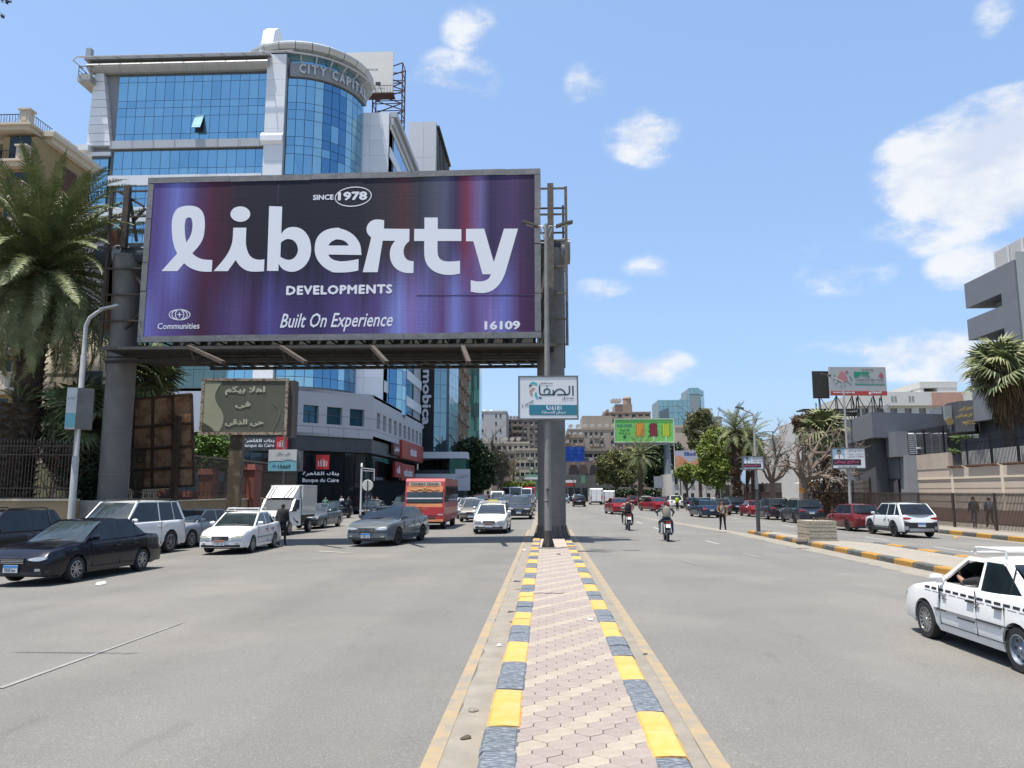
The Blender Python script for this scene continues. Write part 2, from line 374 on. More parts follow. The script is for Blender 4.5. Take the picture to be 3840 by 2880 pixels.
# ================================================================ kerbs and islands (run along y)
def kerb_mesh(name,w,L,h,material,seed,chamfer=.03):
 """a kerb stone with worn edges; origin at the middle of its foot"""
 r=random.Random(seed);vs=[];n=7
 for i in range(n):
  y=-L/2+L*i/(n-1);
  j=lambda a=.003:r.uniform(-a,a)
  zz=h-(.004 if i in(0,n-1)else 0)
  vs+=[(-w/2+j(),y,0),(-w/2+.004+j(),y,zz-chamfer+j()),(-w/2+chamfer+j(),y,zz+j(.004)),(0,y,zz+.004+j(.003)),(w/2-chamfer+j(),y,zz+j(.004)),(w/2+j(),y,zz-chamfer+j()),(w/2+j(),y,0)]
 fs=[(i*7+k,i*7+k+1,i*7+k+8,i*7+k+7)for i in range(n-1)for k in range(6)]+[tuple(range(6,-1,-1)),tuple((n-1)*7+k for k in range(7))]
 m=MB();m.add(vs,fs);return m.mesh(name,material,fix=True)
KM={}
def kmesh(w,h,L,material,v):
 k=(w,h,round(L,2),material.name,v)
 if k not in KM:KM[k]=kerb_mesh('kerb_stone',w,L-.012,h,material,v*7+len(KM))
 return KM[k]
def kerb(parent,x,y0,y1,w,h,block,phase,mats,first=0,stone=2,xo=lambda y:0):
 P=Pieces('kerb_stone',parent);L=block/stone;y=y0;i=0
 while y<y1:
  b=math.floor((y+L/2-phase)/block);mt=mats[(b+first)%2]
  M=T((x+xo(y)+random.uniform(-.008,.008),y+L/2-parent.location.y,random.uniform(-.006,.006)))@RZ(R(random.uniform(-.4,.4)))
  M.translation.x-=parent.location.x
  P.add(kmesh(w,h,L,mt,i%4),M);y+=L;i+=1
 P.done()
MH=.15
med=put(None,'median_island',None,(0.26,3,0),kind='structure')
kerb(med,-.345,2.905,31.2,.29,MH+.008,1.165,6.40,(KY,KB))
kerb(med,.868,2.35,29.9,.27,MH+.008,1.13,5.74,(KY,KB),0)
kerb(med,-.335,33.5,250,.29,MH,2.0,0,(KY2,KB2),stone=1)
kerb(med,.875,33.5,250,.27,MH,2.0,1,(KY2,KB2),stone=1)
b=MB(med.matrix_basis.inverted());b.box(-.19,.74,3,25.9,0,MH-.034);b.build('paver_bed',SAND,med)
b=MB(T((-med.location.x,-3,0)));b.box(-.19,.74,25.9,250,0,MH-.012);b.build('earth_infill',mat('median_concrete',(.42,.34,.28),.95,var=.15,vs=2,bump=.6,bs=9),med)
PW,PH,PR=.218,.246,.162
def hexmesh(mt):
 k=('hex',mt.name)
 if k not in _M:
  a=PW/2-.003;h=PH/2-.003;s_=(2*PR-PH)/2;pts=[(0,-h),(a,-s_),(a,s_),(0,h),(-a,s_),(-a,-s_)]
  m=MB();q=[(x*.96,y*.965)for x,y in pts]
  m.add([(*p,0)for p in pts]+[(*p,.028)for p in pts]+[(*p,.032)for p in q],[(i,(i+1)%6,6+(i+1)%6,6+i)for i in range(6)]+[(6+i,6+(i+1)%6,12+(i+1)%6,12+i)for i in range(6)]+[tuple(range(12,18))])
  _M[k]=m.mesh('paver',mt,fix=False)
 return _M[k]
P=Pieces('paver',med)
for r_ in range(0,135):
 y=3.9+r_*PR
 for k in range(-1,6):
  x=-.215+(k+.5*(r_%2))*PW
  if x<-.28 or x>.78:continue
  mt=PAV1 if(2*k+r_%2-r_)%6==0 else PAV2
  M=T((x-med.location.x,y-3,MH-.038+random.uniform(-.0015,.002)+(.014 if 14.55<y<14.75 and k<3 else 0)))@Matrix.Rotation(R(random.uniform(-.6,.6)),4,'X')@RZ(R(random.uniform(-.6,.6)))
  P.add(hexmesh(mt),M)
P.done()
LIT=mat('paper_litter',(.7,.69,.66),.8);LEAF=mat('dry_leaf',(.09,.065,.045),.9)
for px,py,s,mt,lb in((2215,2324,.045,LIT,'scrap of white paper on the median paving by the right kerb'),(1873,2420,.04,LIT,'scrap of white paper in the dust by the left kerb'),(1775,2662,.05,DIRT,'crumbled lump of dry earth beside the left kerb near the camera'),(2095,2079,.06,LEAF,'curled dry leaf on the median just before the lamp base'),(1750,2765,.04,LEAF,'small dry leaf in the dust strip left of the median'),(1915,2296,.05,LEAF,'dark twig beside the left kerb halfway to the lamp'),(1938,2182,.06,LEAF,'long dry leaf on the dust strip left of the median'),(1968,2063,.08,LIT,'pale rubble piece on the dust near the lamp base'),(2420,2453,.03,LEAF,'tiny dark leaf on the right edge line'),(380,2190,.12,LIT,'flattened white bag on the road beside the dark blue sedan')):
 z=MH if 1900<px<2380 and mt is not LIT or px==2215 else 0.01
 p=G(px,py,z);p=p if z>.1 else LP_(p.x,p.y,.01);m=MB();r=random.Random(px);n=9;vs=[]
 for k in range(n):
  t=2*math.pi*k/n;q=s*r.uniform(.6,1.2);vs+=[(q*math.cos(t)*1.5,q*math.sin(t),.002),(q*.7*math.cos(t)*1.5,q*.7*math.sin(t),s*r.uniform(.2,.5))]
 vs.append((0,0,s*.45));m.add(vs,[(2*k,2*((k+1)%n),2*((k+1)%n)+1,2*k+1)for k in range(n)]+[(2*k+1,2*((k+1)%n)+1,2*n)for k in range(n)])
 m.build('leaf' if mt is LEAF else 'litter',mt,None,p,random.uniform(0,3),label=lb,cat='leaf' if mt is LEAF else 'litter')
# ---- service road separator
isl=put(None,'separator_island',None,(10.85,12,gz(10.5)),kind='structure')
kerb(isl,10.50,12,39.7,.30,.17,1.19,24.9,(KY2,KB2),0,stone=1)
kerb(isl,12.85,12,30.8,.30,.19,1.19,.3,(KY2,KB2),0,stone=1)
b=MB(T((-10.85,-12,0)));b.prism([(10.6,12),(12.75,12),(12.75,30.5),(12.2,32),(11.7,33.5),(11.3,39.2),(10.9,40),(10.55,39.7)],0,.15,'z')
b.build('island_paving',mat('island_sand',(.30,.265,.215),.95,var=.12,vs=2,bump=.4,bs=15),isl)
for k in range(5):
 y=37.55;a=R(10+k*32);M=T((.04+.34*math.cos(a),39.75+.30*math.sin(a)-12,0))@RZ(a-math.pi/2+R(90));put(kmesh(.22,.165,.3,(KY2,KB2)[k%2],k),'kerb_stone',isl,M=M)
# ---- right pavement
pv=put(None,'pavement',None,(22,20,gz(21.9)),kind='structure')
kerb(pv,21.9,26,110,.34,.22,1.32,.2,(KY2,KB2),0,stone=1)
b=MB(T((-22,-20,0)));b.box(22.0,31,10,260,0,.18);b.build('pavement_slab',mat('pavement_sand',(.29,.255,.21),.95,var=.12,vs=1.5,bump=.3,bs=15),pv)
# ================================================================ the big billboard over the left carriageway
bl,br=W(515,1279,30.75),W(2030,1272,30.45)
ux=Vector((br.x-bl.x,br.y-bl.y,0)).normalized();BW=Vector((br.x-bl.x,br.y-bl.y)).length
zb=(bl.z+br.z)/2;zt=(ZA(656,bl.x,bl.y)+ZA(644,br.x,br.y))/2;BH=zt-zb
bb=thing('billboard','huge purple billboard with white script lettering spanning the left carriageway on two round posts','billboard',((bl.x+br.x)/2,(bl.y+br.y)/2,0),math.atan2(ux.y,ux.x))
BM=T(bb.location)@RZ(bb.rotation_euler.z);BI=BM.inverted()
BN=BM.to_3x3()@Vector((0,-1,0));BO=Vector(bb.location)
def bq(px,py,off=0):
 p=BI@onp(px,py,BO+BN*off,BN);return(p.x,p.z)
FOLD=mat('vinyl_fold',(.05,.03,.10),.6)
for pts in(((1563,1108),(2005,1106)),((1044,690),(1042,765)),((1568,680),(1566,850))):
 (xa_,za_),(xb_,zb_2)=bq(*pts[0]),bq(*pts[1]);m=MB();m.bar((xa_,-.002,za_),(xb_,-.002,zb_2),.035,.012,up=(0,1,0));m.build('vinyl_seam',FOLD,bb)
def print_mat():
 m=bpy.data.materials.new('billboard_print');m.use_nodes=True;nt=m.node_tree;N=nt.nodes.new;Lk=nt.links.new;b=nt.nodes['Principled BSDF']
 b.inputs['Roughness'].default_value=.55;b.inputs['Specular IOR Level'].default_value=.3
 tc=N('ShaderNodeTexCoord');sp=N('ShaderNodeSeparateXYZ');Lk(tc.outputs['Object'],sp.inputs[0])
 def ramp(src,stops):
  r=N('ShaderNodeValToRGB');el=r.color_ramp.elements
  while len(el)<len(stops):el.new(.5)
  for e,(p,c)in zip(el,stops):e.position=p;e.color=(*c,1)
  Lk(src,r.inputs[0]);return r.outputs['Color']
 u=N('ShaderNodeMapRange');u.inputs['From Min'].default_value=-BW/2;u.inputs['From Max'].default_value=BW/2;Lk(sp.outputs['X'],u.inputs['Value'])
 v=N('ShaderNodeMapRange');v.inputs['From Min'].default_value=zb;v.inputs['From Max'].default_value=zt;Lk(sp.outputs['Z'],v.inputs['Value'])
 dk=(.012,.011,.028);pu=(.13,.085,.32);bu=(.22,.24,.68);mg=(.10,.012,.045);lv=(.30,.22,.58);rd=(.24,.03,.07);dp=(.05,.03,.11);gy=(.045,.05,.07)
 top=ramp(u.outputs[0],[(.03,pu),(.08,bu),(.13,(.10,.05,.16)),(.17,mg),(.24,(.02,.012,.03)),(.36,(.010,.012,.028)),(.55,(.013,.016,.032)),(.62,(.045,.03,.045)),(.66,(.10,.03,.04)),(.70,gy),(.76,(.12,.13,.22)),(.79,dp),(.815,(.25,.03,.08)),(.85,(.22,.17,.42)),(.875,dp),(.93,(.10,.055,.17)),(.99,(.035,.016,.05))])
 bot=ramp(u.outputs[0],[(.01,bu),(.05,(.16,.13,.42)),(.10,(.11,.07,.26)),(.16,(.07,.012,.045)),(.21,(.09,.045,.17)),(.25,(.13,.08,.26)),(.29,(.07,.02,.10)),(.33,(.12,.10,.38)),(.37,(.08,.05,.2)),(.45,(.045,.03,.13)),(.52,(.11,.07,.26)),(.60,(.12,.075,.26)),(.655,(.30,.36,.85)),(.68,lv),(.72,(.22,.20,.56)),(.76,(.17,.07,.24)),(.79,(.26,.30,.76)),(.83,(.16,.08,.27)),(.88,(.30,.23,.62)),(.91,bu),(.95,(.10,.03,.11)),(.99,(.06,.02,.08))])
 mr=N('ShaderNodeMapRange');mr.interpolation_type='SMOOTHSTEP';mr.inputs['From Min'].default_value=.12;mr.inputs['From Max'].default_value=.58
 mp=N('ShaderNodeMapping');mp.inputs['Scale'].default_value=(1.1,1,.02);Lk(tc.outputs['Object'],mp.inputs[0]);nz=N('ShaderNodeTexNoise');nz.inputs['Scale'].default_value=1.3;nz.inputs['Detail'].default_value=5;nz.inputs['Roughness'].default_value=.65;Lk(mp.outputs[0],nz.inputs['Vector'])
 ad=N('ShaderNodeMath');ad.operation='MULTIPLY_ADD';Lk(nz.outputs['Fac'],ad.inputs[0]);ad.inputs[1].default_value=.6;Lk(v.outputs[0],ad.inputs[2])
 ad2=N('ShaderNodeMath');ad2.operation='SUBTRACT';Lk(ad.outputs[0],ad2.inputs[0]);ad2.inputs[1].default_value=.30;Lk(ad2.outputs[0],mr.inputs['Value'])
 mx=N('ShaderNodeMix');mx.data_type='RGBA';Lk(mr.outputs[0],mx.inputs['Factor']);Lk(bot,mx.inputs['A']);Lk(top,mx.inputs['B'])
 mp2=N('ShaderNodeMapping');mp2.inputs['Scale'].default_value=(6,1,.08);Lk(tc.outputs['Object'],mp2.inputs[0]);n2=N('ShaderNodeTexNoise');n2.inputs['Scale'].default_value=1.2;n2.inputs['Detail'].default_value=4;Lk(mp2.outputs[0],n2.inputs['Vector'])
 r2=N('ShaderNodeMapRange');r2.inputs['From Min'].default_value=.3;r2.inputs['From Max'].default_value=.7;r2.inputs['To Min'].default_value=.86;r2.inputs['To Max'].default_value=1.07;Lk(n2.outputs['Fac'],r2.inputs['Value'])
 s2=N('ShaderNodeVectorMath');s2.operation='SCALE';Lk(mx.outputs['Result'],s2.inputs[0]);Lk(r2.outputs[0],s2.inputs['Scale'])
 mp3=N('ShaderNodeMapping');mp3.inputs['Scale'].default_value=(.5,1,7);Lk(tc.outputs['Object'],mp3.inputs[0]);n3=N('ShaderNodeTexNoise');n3.inputs['Scale'].default_value=1.6;n3.inputs['Detail'].default_value=9;n3.inputs['Roughness'].default_value=.75;Lk(mp3.outputs[0],n3.inputs['Vector'])
 r3=N('ShaderNodeMapRange');r3.inputs['From Min'].default_value=.60;r3.inputs['From Max'].default_value=.85;r3.inputs['To Max'].default_value=.16;Lk(n3.outputs['Fac'],r3.inputs['Value'])
 m3=N('ShaderNodeMix');m3.data_type='RGBA';Lk(r3.outputs[0],m3.inputs['Factor']);Lk(s2.outputs[0],m3.inputs['A']);m3.inputs['B'].default_value=(.5,.5,.62,1)
 m4=N('ShaderNodeVectorMath');m4.operation='SCALE';m4.inputs['Scale'].default_value=.62;Lk(m3.outputs['Result'],m4.inputs[0]);Lk(m4.outputs[0],b.inputs['Base Color'])
 bp=N('ShaderNodeBump');bp.inputs['Strength'].default_value=.25;bp.inputs['Distance'].default_value=.03;Lk(n3.outputs['Fac'],bp.inputs['Height']);Lk(bp.outputs[0],b.inputs['Normal'])
 return m
BPRINT=print_mat()
fw=.25
m=MB();m.box(-BW/2+fw*.8,BW/2-fw*.8,0,.03,zb+fw*.8,zt-fw*.8);m.build('vinyl_sheet',BPRINT,bb)
FR=mat('billboard_frame_tin',(.155,.155,.155),.6,.3,col2=(.26,.255,.25),vs=2.2,bump=.5,bs=5)
for side in range(4):
 n=9 if side<2 else 4;L=BW if side<2 else BH-2*fw
 cuts=[0]+sorted((k+random.uniform(-.25,.25))/n for k in range(1,n))+[1]
 for a,b in zip(cuts,cuts[1:]):
  e=random.uniform(0,.012);q=random.uniform(-.012,.012)
  m=MB()
  if side<2:
   z0,z1=((zb,zb+fw),(zt-fw,zt))[side];m.box(-BW/2+a*L+.004,-BW/2+b*L-.004,-.02-e,.10,z0+q,z1+q)
  else:
   x0,x1=((-BW/2,-BW/2+fw),(BW/2-fw,BW/2))[side-2];m.box(x0+q,x1+q,-.018-e,.10,zb+fw+a*L+.014,zb+fw+b*L-.014)
  m.build('frame_trim',FR,bb)
def A_(p):return bq(500+p[0]/2.765,620+p[1]/2.765)
def B_(p):return bq(1250+p[0]/2.765,620+p[1]/2.765)
def smooth(pts,it=1):
 """round the gentle corners only, keep the sharp ones"""
 for _ in range(it):
  out=[];n=len(pts)
  for i in range(n):
   a,b,c=Vector(pts[i-1]),Vector(pts[i]),Vector(pts[(i+1)%n])
   if(b-a).length>1e-6 and(c-b).length>1e-6 and(b-a).angle(c-b)<R(36):
    k=.25;out+=[tuple(b+(a-b)*k),tuple(b+(c-b)*k)]
   else:out.append(tuple(b))
  pts=out
 return pts
lt={'l':([A_(p)for p in[(292,1097),(455,915),(425,850),(405,760),(398,640),(402,560),(420,500),(450,452),(500,427),(570,417),(640,424),(690,447),(725,492),(742,560),(742,650),(730,740),(705,800),(665,855),(612,912),(640,940),(690,968),(750,980),(820,982),(813,1103),(740,1104),(670,1095),(600,1070),(555,1040),(527,1015),(458,1097)]],[A_(p)for p in[(550,800),(538,740),(532,660),(535,590),(548,552),(575,538),(602,548),(613,585),(615,640),(605,700),(585,750)]]),'i':([A_(p)for p in[(833,1097),(945,970),(1000,880),(1027,800),(1033,740),(1037,647),(1172,647),(1166,800),(1172,850),(1190,910),(1220,952),(1265,975),(1310,981),(1360,975),(1355,1098),(1280,1104),(1200,1100),(1145,1077),(1100,1040),(1062,982),(980,1097)]],None),'dot':([A_(p)for p in ell(1110,506,103,80,26)],None),'b':([A_(p)for p in[(1386,1095),(1409,423),(1544,428),(1534,715),(1560,675),(1600,647),(1660,637),(1730,650),(1790,695),(1830,765),(1847,860),(1835,950),(1800,1020),(1750,1070),(1690,1100),(1630,1106),(1570,1090),(1530,1060),(1508,1018),(1504,1095)]],[A_(p)for p in[(1530,802),(1570,770),(1610,762),(1660,775),(1695,815),(1710,870),(1700,920),(1670,962),(1625,983),(1575,976),(1525,950)]]),'e':([A_(p)for p in[(1878,870),(1890,780),(1925,720),(1975,680),(2040,655),(2130,646)]]+[B_(p)for p in[(60,652),(140,675),(210,720),(260,780),(285,840),(292,930)]]+[A_(p)for p in[(2022,925),(2037,955),(2072,980),(2120,992)]]+[B_(p)for p in[(80,997),(170,990),(262,972),(260,1090),(200,1103),(120,1112),(0,1112)]]+[A_(p)for p in[(2050,1100),(1980,1063),(1920,1000),(1890,940)]],[A_(p)for p in[(2022,832),(2045,797),(2090,772)]]+[B_(p)for p in[(40,766),(100,775),(140,800),(160,832)]]),'r':([B_(p)for p in[(527,570),(480,562),(430,562),(385,580),(352,620),(342,665),(354,712),(393,748),(370,850),(305,1108),(460,1108),(512,782),(640,782),(605,830),(588,880),(585,940),(598,1000),(630,1055),(690,1100),(760,1118),(830,1116),(833,995),(790,992),(752,970),(728,925),(728,870),(748,822),(788,785),(790,660),(525,657)]],None),'t':([B_(p)for p in[(945,542),(1083,542),(1082,660),(1328,663),(1328,785),(1080,785),(1080,910),(1092,955),(1122,985),(1170,998),(1240,998),(1313,990),(1313,1122),(1250,1135),(1180,1138),(1100,1125),(1025,1090),(968,1030),(942,950),(943,785),(838,785),(840,660),(945,660)]],None),'y':([B_(p)for p in[(1376,660),(1564,657),(1664,1005),(1770,657),(1915,657),(1795,1075),(1772,1145),(1740,1210),(1690,1270),(1630,1310),(1560,1325),(1490,1322),(1425,1310),(1425,1190),(1480,1205),(1540,1205),(1590,1190),(1620,1165),(1634,1130),(1547,1130),(1453,788),(1376,788)]],None)}
for k,(o,h)in lt.items():
 m=MB();m.prism(smooth(o,2),-.006,0,'y',holes=[smooth(h,2)]if h else());m.build('lettering',WPRINT,bb)
def ring(pts_out,pts_in,mtl,parent,name='lettering',y0=-.006,y1=0):
 m=MB();n=len(pts_out);vs=[(p[0],y,p[1])for y in(y0,y1)for p in list(pts_out)+list(pts_in)]
 m.add(vs,[(i,(i+1)%n,n+(i+1)%n,n+i)for i in range(n)]+[(i,2*n+i,2*n+(i+1)%n,(i+1)%n)for i in range(n)])
 m.build(name,mtl,parent)
def bt(s,px0,px1,py0,py1,**kw):
 a=bq(px0,py0);c=bq(px1,py1);text(s,WPRINT,bb,(a[0]+c[0])/2,(a[1]+c[1])/2,abs(c[0]-a[0]),abs(a[1]-c[1]),y=-.006,**kw)
bt('SINCE',1174,1251,731,749,bold=.025);bt('1978',1268,1377,720,750,bold=.03)
bt('DEVELOPMENTS',1074,1471,1072,1101,bold=.03,space=1.12);bt('16109',1817,1951,1204,1236,bold=.03)
bt('Built On Experience',1052,1472,1176,1241,bold=.008,shear=.32);bt('Communities',592,748,1212,1233,bold=.008)
ring([B_(p)for p in ell(207,325,192,103,40,R(-6))],[B_(p)for p in ell(207,325,183,93,40,R(-6))],WPRINT,bb)
for rx in(112,84,48):
 c=(500+480/2.765,1020+443/2.765);ry=58 if rx>90 else 55
 ring([bq(*p)for p in ell(*c,rx/2.765,ry/2.765,32)],[bq(*p)for p in ell(*c,(rx-8)/2.765,(ry-8)/2.765,32)],WPRINT,bb,'emblem')
st=[]
for k in range(8):
 r_=(13,2.6)[k%2];t=math.pi*k/4;st.append(bq(673.6+r_*math.cos(t),1180+r_*math.sin(t)))
m=MB();m.prism(st,-.006,0);m.build('emblem',WPRINT,bb)
PC=Vector((W(2070,2000,31.9).x,31.95));PL=Vector((W(427,1752,31.9).x,31.95));ZP=(ZA(905,PC.x,PC.y)+ZA(1000,PC.x,PC.y))/2+.1
POST=mat('post_concrete_paint',(.145,.138,.125),.8,col2=(.20,.19,.175),vs=1.2,bump=.3,bs=14)
for c,r0,z1 in((PC,.575,ZP),(PL,.58,ZP)):
 m=MB();rr=[(r0,-.5)]+[(r0,z)for z in(2,4,6,8,ZP-1.6)]+[(r0*1.05,ZP-1.0),(r0*1.16,ZP-.3),(r0*1.16,ZP)]
 m.lathe(rr,32,c=(c.x,c.y,0));m.build('post',POST,bb,None,-bb.rotation_euler.z and 0)if False else None
 me=m;me.v=[tuple(BI@Vector(v))for v in me.v];po=me.build('post',POST,bb)
 for z in(.9+.1,2.65,4.45,6.2):
  w=MB(BI);w.lathe([(r0+.002,z),(r0+.014,z+.01),(r0+.014,z+.035),(r0+.002,z+.045)],32,c=(c.x,c.y,0));w.build('weld_ring',mat('weld',(.20,.19,.17),.8),bb)
 m=MB(BI)
 for k in range(16):
  t=2*math.pi*k/16;d=Vector((math.cos(t),math.sin(t),0));p=Vector((c.x,c.y,0))
  m.bar(p+d*(r0+.01)+Vector((0,0,.62)),p+d*(r0+.16)+Vector((0,0,.17)),.03,.03)
 m.lathe([(r0+.20,.10),(r0+.20,.17),(r0,.17)],32,c=(c.x,c.y,0));m.lathe([(r0+.003,.60),(r0+.06,.3),(r0+.14,.18)],32,c=(c.x,c.y,0))
 m.build('base_flare',mat('flare',(.12,.11,.095),.8,.2,var=.3),bb)
m=MB(BI);m.tube([(PL.x-1.2,31.95,ZP),(PC.x+.85,31.95,ZP)],.52,20);m.build('pipe_beam',mat('pipe_dark',(.05,.06,.075),.6,.3,var=.2,vs=1),bb)
m=MB(BI)
for c in(PC.x+.45,PL.x-.5):m.lathe([(.53,0),(.545,0),(.545,.4),(.53,.4)],20,ax='x',c=(c,31.95,ZP))
m.build('pipe_collar',mat('grey_collar',(.30,.31,.31),.6),bb)
yB=33.35
tr=MB(BI);x0,x1=bl.x,br.x
for y in(31.0,yB-.1):
 for k in range(14):
  x=x0+.3+(x1-x0-.6)*k/13;tr.bar((x,y,zb-.1),(x,y,zt-.15),.09)
  if k<13:tr.bar((x,y,zb+.3),(x+(x1-x0-.6)/13,y,zb+3.2),.05)
 for z in(zb+.3,zb+1.7,zb+3.2,zb+4.8,zt-.3):tr.bar((x0+.1,y,z),(x1-.1,y,z),.08)
for k in range(14):
 x=x0+.3+(x1-x0-.6)*k/13
 for z in(zb+.3,zb+3.2,zt-.3):tr.bar((x,31.0,z),(x,yB,z),.06)
tr.build('truss',DMET,bb)
m=MB(BI);m.box(x0+.25,x1-.25,yB,yB+.04,zb+.1,zt-.15);m.build('rear_sheet',mat('rear_sheet',(.2,.2,.2),.8),bb)
zc=lambda py:ZA(py,0,31.2)
yw0,yw1=30.6,33.4;xa,xb=W(374,1290,29.9).x,W(2088,1290,29.9).x
zF=ZA(1298,0,29.9);m=MB(BI);m.box(xa,xb,29.9,30.0,zF,ZA(1287,0,29.9));m.box(xa,xb,yw1,yw1+.1,zc(1300),zc(1284));m.build('catwalk_edge',mat('catwalk_edge',(.075,.068,.06),.7,.2,var=.2),bb)
xs0=W(715,1320,31).x;xs1=PC.x-.5
zt_,zm_,zl_=zc(1301),zc(1328),zc(1349)
m=MB(BI);m.box(xa+.1,xb-.1,30.02,yw1+.9,zF+.02,zF+.07)  # catwalk floor, extended front and back to deepen its shadow on the road
zt_=zF
n=18
for y in(31.0,33.0):
 m.box(xs0,xs1,y-.05,y+.05,zt_-.04,zt_+.02);m.box(xs0,xs1,y-.06,y+.06,zm_-.05,zm_+.03);m.box(xs0-(3.6 if y<32 else 0),xs1,y-.09,y+.09,zl_-.04,zl_+.08)
 for k in range(n+1):
  x=xs0+(xs1-xs0)*k/n;m.box(x-.07,x+.07,y-.04,y+.04,zm_,zt_-.04)
m.box(xs0+.1,xs1,31.6,31.62,zm_,zt_);m.box(xs0-3.6,xs0,31.0,31.08,zm_-.05,zm_+.02)
for k in range(24):
 x=xs0+(xs1-xs0)*k/24;m.bar((x,31.0,zl_),(x+.5,33.0,zl_),.05)
m.build('girder',DMET,bb)
m=MB(BI)
for k in range(n):
 a=xs0+(xs1-xs0)*(k+.12)/n;b_=xs0+(xs1-xs0)*(k+.88)/n;c=(a+b_)/2;zt2=zt_-.08;h=zt2-zm_-.05
 for s in(-1,1):
  pts=[(c+s*(b_-a)/2*(1-t),30.93,zt2-.05-h*.62*math.sin(t*math.pi*.75))for t in(0,.2,.4,.6,.8,1)]
  m.tube(pts,.018,5,cap=False)
 m.bar((c,30.93,zm_+.03),(c,30.93,zt2),.03);m.bar((c-.12,30.93,zm_+.12),(c+.12,30.93,zm_+.12),.02)
 for q in(-.09,.09):m.bar((c+q,30.93,zm_+.03),(c+q*.3,30.93,zm_+.25),.02)
m.build('fretwork',mat('fretwork',(.09,.08,.07),.7,.2),bb,kind='stuff')
for px0,px1 in((707,838),(1053,1146),(1395,1450),(1735,1758)):
 p0=W(px0,1300,29.95);p1=W(px1,1360,28.0);m=MB(BI);m.bar(p0,p1,.16,.13);m.bar(p0+Vector((0,0,.02)),p0+Vector((0,0,-.45))+Vector((0,.6,0)),.06);m.build('floodlight_arm',mat('arm_brown',(.075,.058,.045),.8,.1,var=.3),bb)
def ladder(cols,rows,Y,pxs):
 m=MB(BI)
 for px,pt,pb,w in cols:
  x=W(px,1300,Y).x;m.bar((x,Y,ZA(pb,x,Y)),(x,Y,ZA(pt,x,Y)),w,w*.8)
 xa_,xb_=[W(p,1300,Y).x for p in pxs]
 for r_ in rows:
  z=ZA(r_,(xa_+xb_)/2,Y);m.bar((xa_,Y,z),(xb_,Y,z),.07)
 return m
m=ladder([(2068,690,1290,.26),(2127,700,1295,.12)],[707,804,903,1000,1100,1197,1291],31.3,(1995,2130));m.build('end_ladder',RMET,bb)
m=ladder([(2116,770,1380,.09),(2056,930,1300,.1)],[781,873,1018],33.1,(2020,2122));m.build('end_ladder',DMET,bb)
m=ladder([(377,715,1290,.12),(437,700,930,.25),(530,765,1280,.14),(345,1240,1290,.06)],[717,812,915,1007,1105,1203],31.3,(372,548))
for a,b_ in(((447,720),(540,775)),((487,740),(445,880)),((488,745),(512,905)),((430,1275),(520,1180)),((440,925),(540,1080)),((500,830),(545,780))):m.bar(W(*a,31.5),W(*b_,31.5),.10)
m.build('end_ladder',mat('ladder_brown_shaded',(.08,.065,.05),.8,.2,var=.3),bb)  # left ladder darkened: the palm's shade is put into its brown
m=MB(BI)
for px,py in((425,1100),(425,1000)):p=W(px,py,31.8);m.bar(p-Vector((0,0,1.6)),p+Vector((0,0,1.6)),.30,.30)
m.build('end_beam',mat('rusty_steel',(.14,.06,.03),.9,var=.4,vs=4),bb)
m=MB();p=G(345,2030,0);m.box(-1.0,1.0,-.9,.9,0,1.62);m.build('concrete_block',CONC,None,(PL.x-.2,PL.y-.2,0),label='tall stained concrete block around the foot of the left billboard post',cat='concrete block')
# ================================================================ median lamp with the hospital sign
lb_=G(2056,2056,MH);lx,ly=lb_.x,lb_.y+.15
lamp=thing('street_lamp','tall grey double armed street lamp on the median carrying the hospital sign','street lamp',(lx,ly,MH))
LG=mat('lamp_grey',(.245,.24,.225),.65,.2,var=.12,vs=4,bump=.2,bs=10)
zs,zmid,zt2=ZA(1989,lx,ly),ZA(1880,lx,ly),ZA(840,lx,ly)
m=MB();m.lathe([(.115,.02),(.115,zs-MH)],20);m.tube([(0,0,zs-MH),(0,0,zmid-MH),(.0,0,zt2-MH)],[.118,.118,.065],20);m.lathe([(.12,zmid-MH),(.128,zmid-MH+.01),(.128,zmid-MH+.05),(.12,zmid-MH+.06)],20);m.build('pole',LG,lamp)
m=MB();m.box(-.22,.22,-.2,.2,0,.03)
for sx in(-1,1):
 for sy in(-1,1):
  m.add([(sx*.11,sy*.02,.03),(sx*.21,sy*.02,.03),(sx*.11,sy*.02,.42),(sx*.11,-sy*.02*0,.42)],[(0,1,2)]);m.bar((sx*.10,0,.38),(sx*.20,0,.05),.03)
 m.tube([(sx*.17,-.15,.03),(sx*.17,-.15,.10)],.02,6);m.tube([(sx*.17,.15,.03),(sx*.17,.15,.10)],.02,6)
m.bar((0,-.1,.38),(0,-.19,.05),.03);m.lathe([(.125,.02),(.125,zs-MH-.1),(.122,zs-MH)],20);m.build('base',mat('lamp_base_dark',(.085,.078,.068),.7,.2,var=.25),lamp)
m=MB();m.box(-.34,.42,-.26,.1,-.04,.03);m.build('footing_slab',CONC,lamp)
h=zt2-MH
